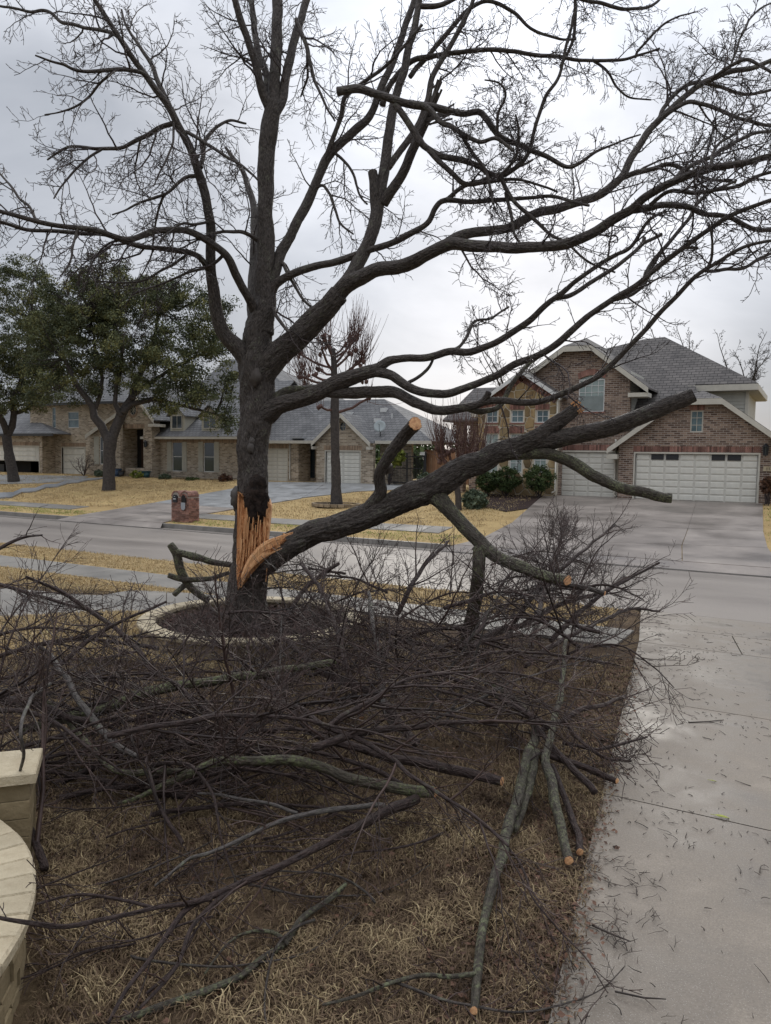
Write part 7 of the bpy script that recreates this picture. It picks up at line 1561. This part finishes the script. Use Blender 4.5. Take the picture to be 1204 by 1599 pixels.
pollard('tall pollarded tree with reddish whips and knuckles before the middle house', (525, 789), [(525, 790, 9.5), (525, 760, 7.8), (524, 720, 7.2), (523, 680, 7), (523, 640, 6.8), (522, 600, 5.5), (522, 570, 4.8), (520, 545, 4)],
        [(523, 640, 500, 634, 2.6, 4), (524, 645, 575, 622, 3, 6), (522, 600, 478, 602, 3.2, 26), (522, 600, 470, 588, 2.6, 22), (522, 595, 486, 585, 2.8, 16), (520, 580, 503, 548, 2.8, 16), (520, 575, 468, 553, 2.4, 10), (521, 560, 508, 528, 2.6, 16), (521, 560, 514, 530, 2.4, 12), (521, 575, 547, 550, 2.8, 18), (521, 570, 549, 532, 2.8, 18), (521, 555, 540, 536, 2.4, 14), (521, 560, 556, 530, 2.4, 22), (521, 590, 558, 568, 3, 22), (521, 595, 566, 560, 3, 26), (521, 600, 545, 590, 2.6, 10), (521, 600, 567, 594, 2, 6), (521, 585, 500, 578, 2.6, 14)], None, 1.9)
pollard('small bare pollard in front of the wooden fence with short reddish whips', (716, 797), [(716, 798, 5.5), (715, 775, 4.6), (713, 750, 4.6), (711, 735, 4.4)],
        [(712, 740, 690, 715, 3.6, 26), (712, 740, 700, 705, 3.2, 22), (712, 738, 715, 700, 3, 26), (712, 738, 730, 708, 3.2, 26), (712, 738, 742, 712, 3, 22), (712, 735, 722, 715, 2.6, 18), (700, 725, 685, 700, 2.6, 16), (722, 725, 750, 705, 2.4, 12)], None, 2.0)
tr = thing('tree_ring_bricks', 'low ring of edging stones round the pollarded tree', 'edging', G(525, 790))
gc = G(525, 790); 
for i in range(22): a = 2*math.pi*i/22; b = MB(); c = gc+Vector((math.cos(a)*1.15, math.sin(a)*1.0, 0)); b.bar(c+Vector((-math.sin(a)*.15, math.cos(a)*.15, .06)), c+Vector((math.sin(a)*.15, -math.cos(a)*.15, .06)), .12, .14); b.build('edging_stone', M['blockstone'], tr)
b = MB(); b.cyl((gc.x, gc.y, gc.z-.05), 1.05, .11, 20); b.build('mulch_bed', M['mulch_base'], tr)
def shrub(name, label, base, blobs, n, size, mat, stems=6, group=None):
    t = thing(name, label, 'shrub', base, group); T = Tubes(); cs = []; rs = []
    for (c, r) in blobs:
        for k in range(n): q = rv().normalized(); cs.append(c+Vector((q.x*r[0], q.y*r[1], q.z*r[2]))*random.uniform(.55, .95)); rs.append(.14)
    for i in range(stems): e = random.choice(cs); T.add([tuple(base+Vector((random.gauss(0, .05), random.gauss(0, .05), 0))), tuple((base+e)/2+Vector((0, 0, .05))), tuple(e)], [.02, .014, .006], 4)
    o = T.build('stems', M['twig'], t); o['kind'] = 'stuff'; leafcloud('foliage', cs, rs, 26, size, mat, t)
def pxb(x, y, rx, ry, v, ry3=None): c = W(x, y, v); k = (c-Vector((0, 0, CZ))).dot(fw)/FPX; return (c, (rx*k, rx*k*.8, ry*k))
v_h = 33.9
for (x, y, rx, ry, lb) in ((790, 748, 28, 21, 'left rounded dark green hedge under the stone gable'), (842, 747, 27, 22, 'right rounded dark green hedge beside the downspout and white garage'), (762, 752, 20, 16, 'smaller dark hedge at the left end of the stone wall bed')):
    bl = pxb(x, y, rx, ry, v_h); shrub('hedge', lb, Vector((bl[0].x, bl[0].y, terr(bl[0].x, bl[0].y))), [bl], 170, .05, M['leaf_shrub'], 12, 'hedges under the stone gable')
bl = pxb(742, 783, 19, 18, 30.5); shrub('spiky_shrub', 'loose grey green shrub on the lawn right of the small pollard', Vector((bl[0].x, bl[0].y, terr(bl[0].x, bl[0].y))), [bl], 90, .11, M['leaf_grey'], 16)
bl = pxb(665, 748, 14, 12, 40.5); shrub('shrub', 'grey green low shrub at the foot of the wooden fence', Vector((bl[0].x, bl[0].y, 1.3)), [bl], 60, .09, M['leaf_grey'], 8)
bl = pxb(608, 720, 20, 14, 40.8); b2 = pxb(622, 712, 12, 10, 40.8); shrub('nandina_bush', 'yellow green bush between the gabled garage and the iron gate', Vector((bl[0].x, bl[0].y, 1.3)), [bl, b2], 60, .10, M['leaf_yellow'], 8)
bl = pxb(634, 728, 30, 24, 43.2); shrub('shrub', 'dark evergreen shrub seen through the black iron gate', Vector((bl[0].x, bl[0].y, 1.3)), [bl], 160, .09, M['leaf_shrub'], 8)
bl = pxb(1199, 758, 11, 14, 34.4); shrub('shrub', 'brown winter shrub at the right edge by the wide garage door', Vector((bl[0].x, bl[0].y, 1.3)), [bl], 50, .06, M['deadleaf'], 26)
for (x, y, rx, ry, mt, lb) in ((213, 742, 11, 7, 'leaf_yellow', 'small yellow green plant between the entry pots'), (258, 747, 10, 7, 'leaf_grey', 'low grey green plant at the dormer wing corner'), (300, 750, 14, 4, 'leaf_shrub', 'low dark plant below the first shuttered window'), (352, 748, 12, 8, 'deadleaf', 'brown dry shrub at the right end of the dormer wing'), (155, 740, 8, 6, 'leaf_grey', 'small grey shrub under the shuttered bay window')):
    bl = pxb(x, y, rx, ry, 38.9); shrub('bed_plant', lb, Vector((bl[0].x, bl[0].y, 1.25)), [bl], 40, .08, M[mt], 8)
# small bare shrub by the single garage door
random.seed(3); bc = W(132, 746, 39.2); t = thing('bare_shrub', 'small leafless shrub in front of the narrow white garage door', 'shrub', (bc.x, bc.y, 1.3)); T = Tubes()
for i in range(9):
    d = Vector((random.gauss(-.2, .45), random.gauss(0, .3), 1)).normalized(); c = Vector((bc.x, bc.y, 1.3)); Q = [(c.copy(), .03)]
    for k in range(5): d = (d+rv()*.15).normalized(); c = c+d*.34; Q.append((c.copy(), .03*(1-.15*k)))
    T.add([tuple(q[0]) for q in Q], [q[1] for q in Q], 4); spawn(T, Q, 2, .6, .18, .2, Vector((0, 0, .1)), rmin=.01)
o = T.build('stems', M['twig_pile'], t); o['kind'] = 'stuff'
# planting bed soil along the house fronts
drape([(W(238, 745, 41).x, 39.4), (W(381, 745, 41).x, 39.4), (W(381, 745, 41).x, 40.95), (W(238, 745, 41).x, 40.95)], .03, 'planting_bed', M['mulch_base'], kind='structure')
drape(gp((735, 770), (874, 774), (858, 790), (790, 800), (745, 790)), .03, 'planting_bed', M['mulch_base'], kind='structure')
# far wooded skyline behind everything
random.seed(2)
cs = []; rs = []
for i in range(260):
    x = random.uniform(-300, 1500); d_ = random.uniform(95, 140); p = D(x, 700, d_); cs.append(Vector((p.x, p.y, random.uniform(1.5, 5.0)))); rs.append(random.uniform(1.5, 3))
leafcloud('distant_woods', cs, rs, 90, .5, M['leaf_shrub'], None, 'low band of distant trees behind the houses', 'woods')
import collections
cnt_ = collections.Counter(); seen = set()
for o in bpy.data.objects:
    if o.type == 'MESH' and o.data.name not in seen: seen.add(o.data.name); cnt_[o.name.split('.')[0]] += sum(len(p.vertices)-2 for p in o.data.polygons)
print(sum(cnt_.values()))
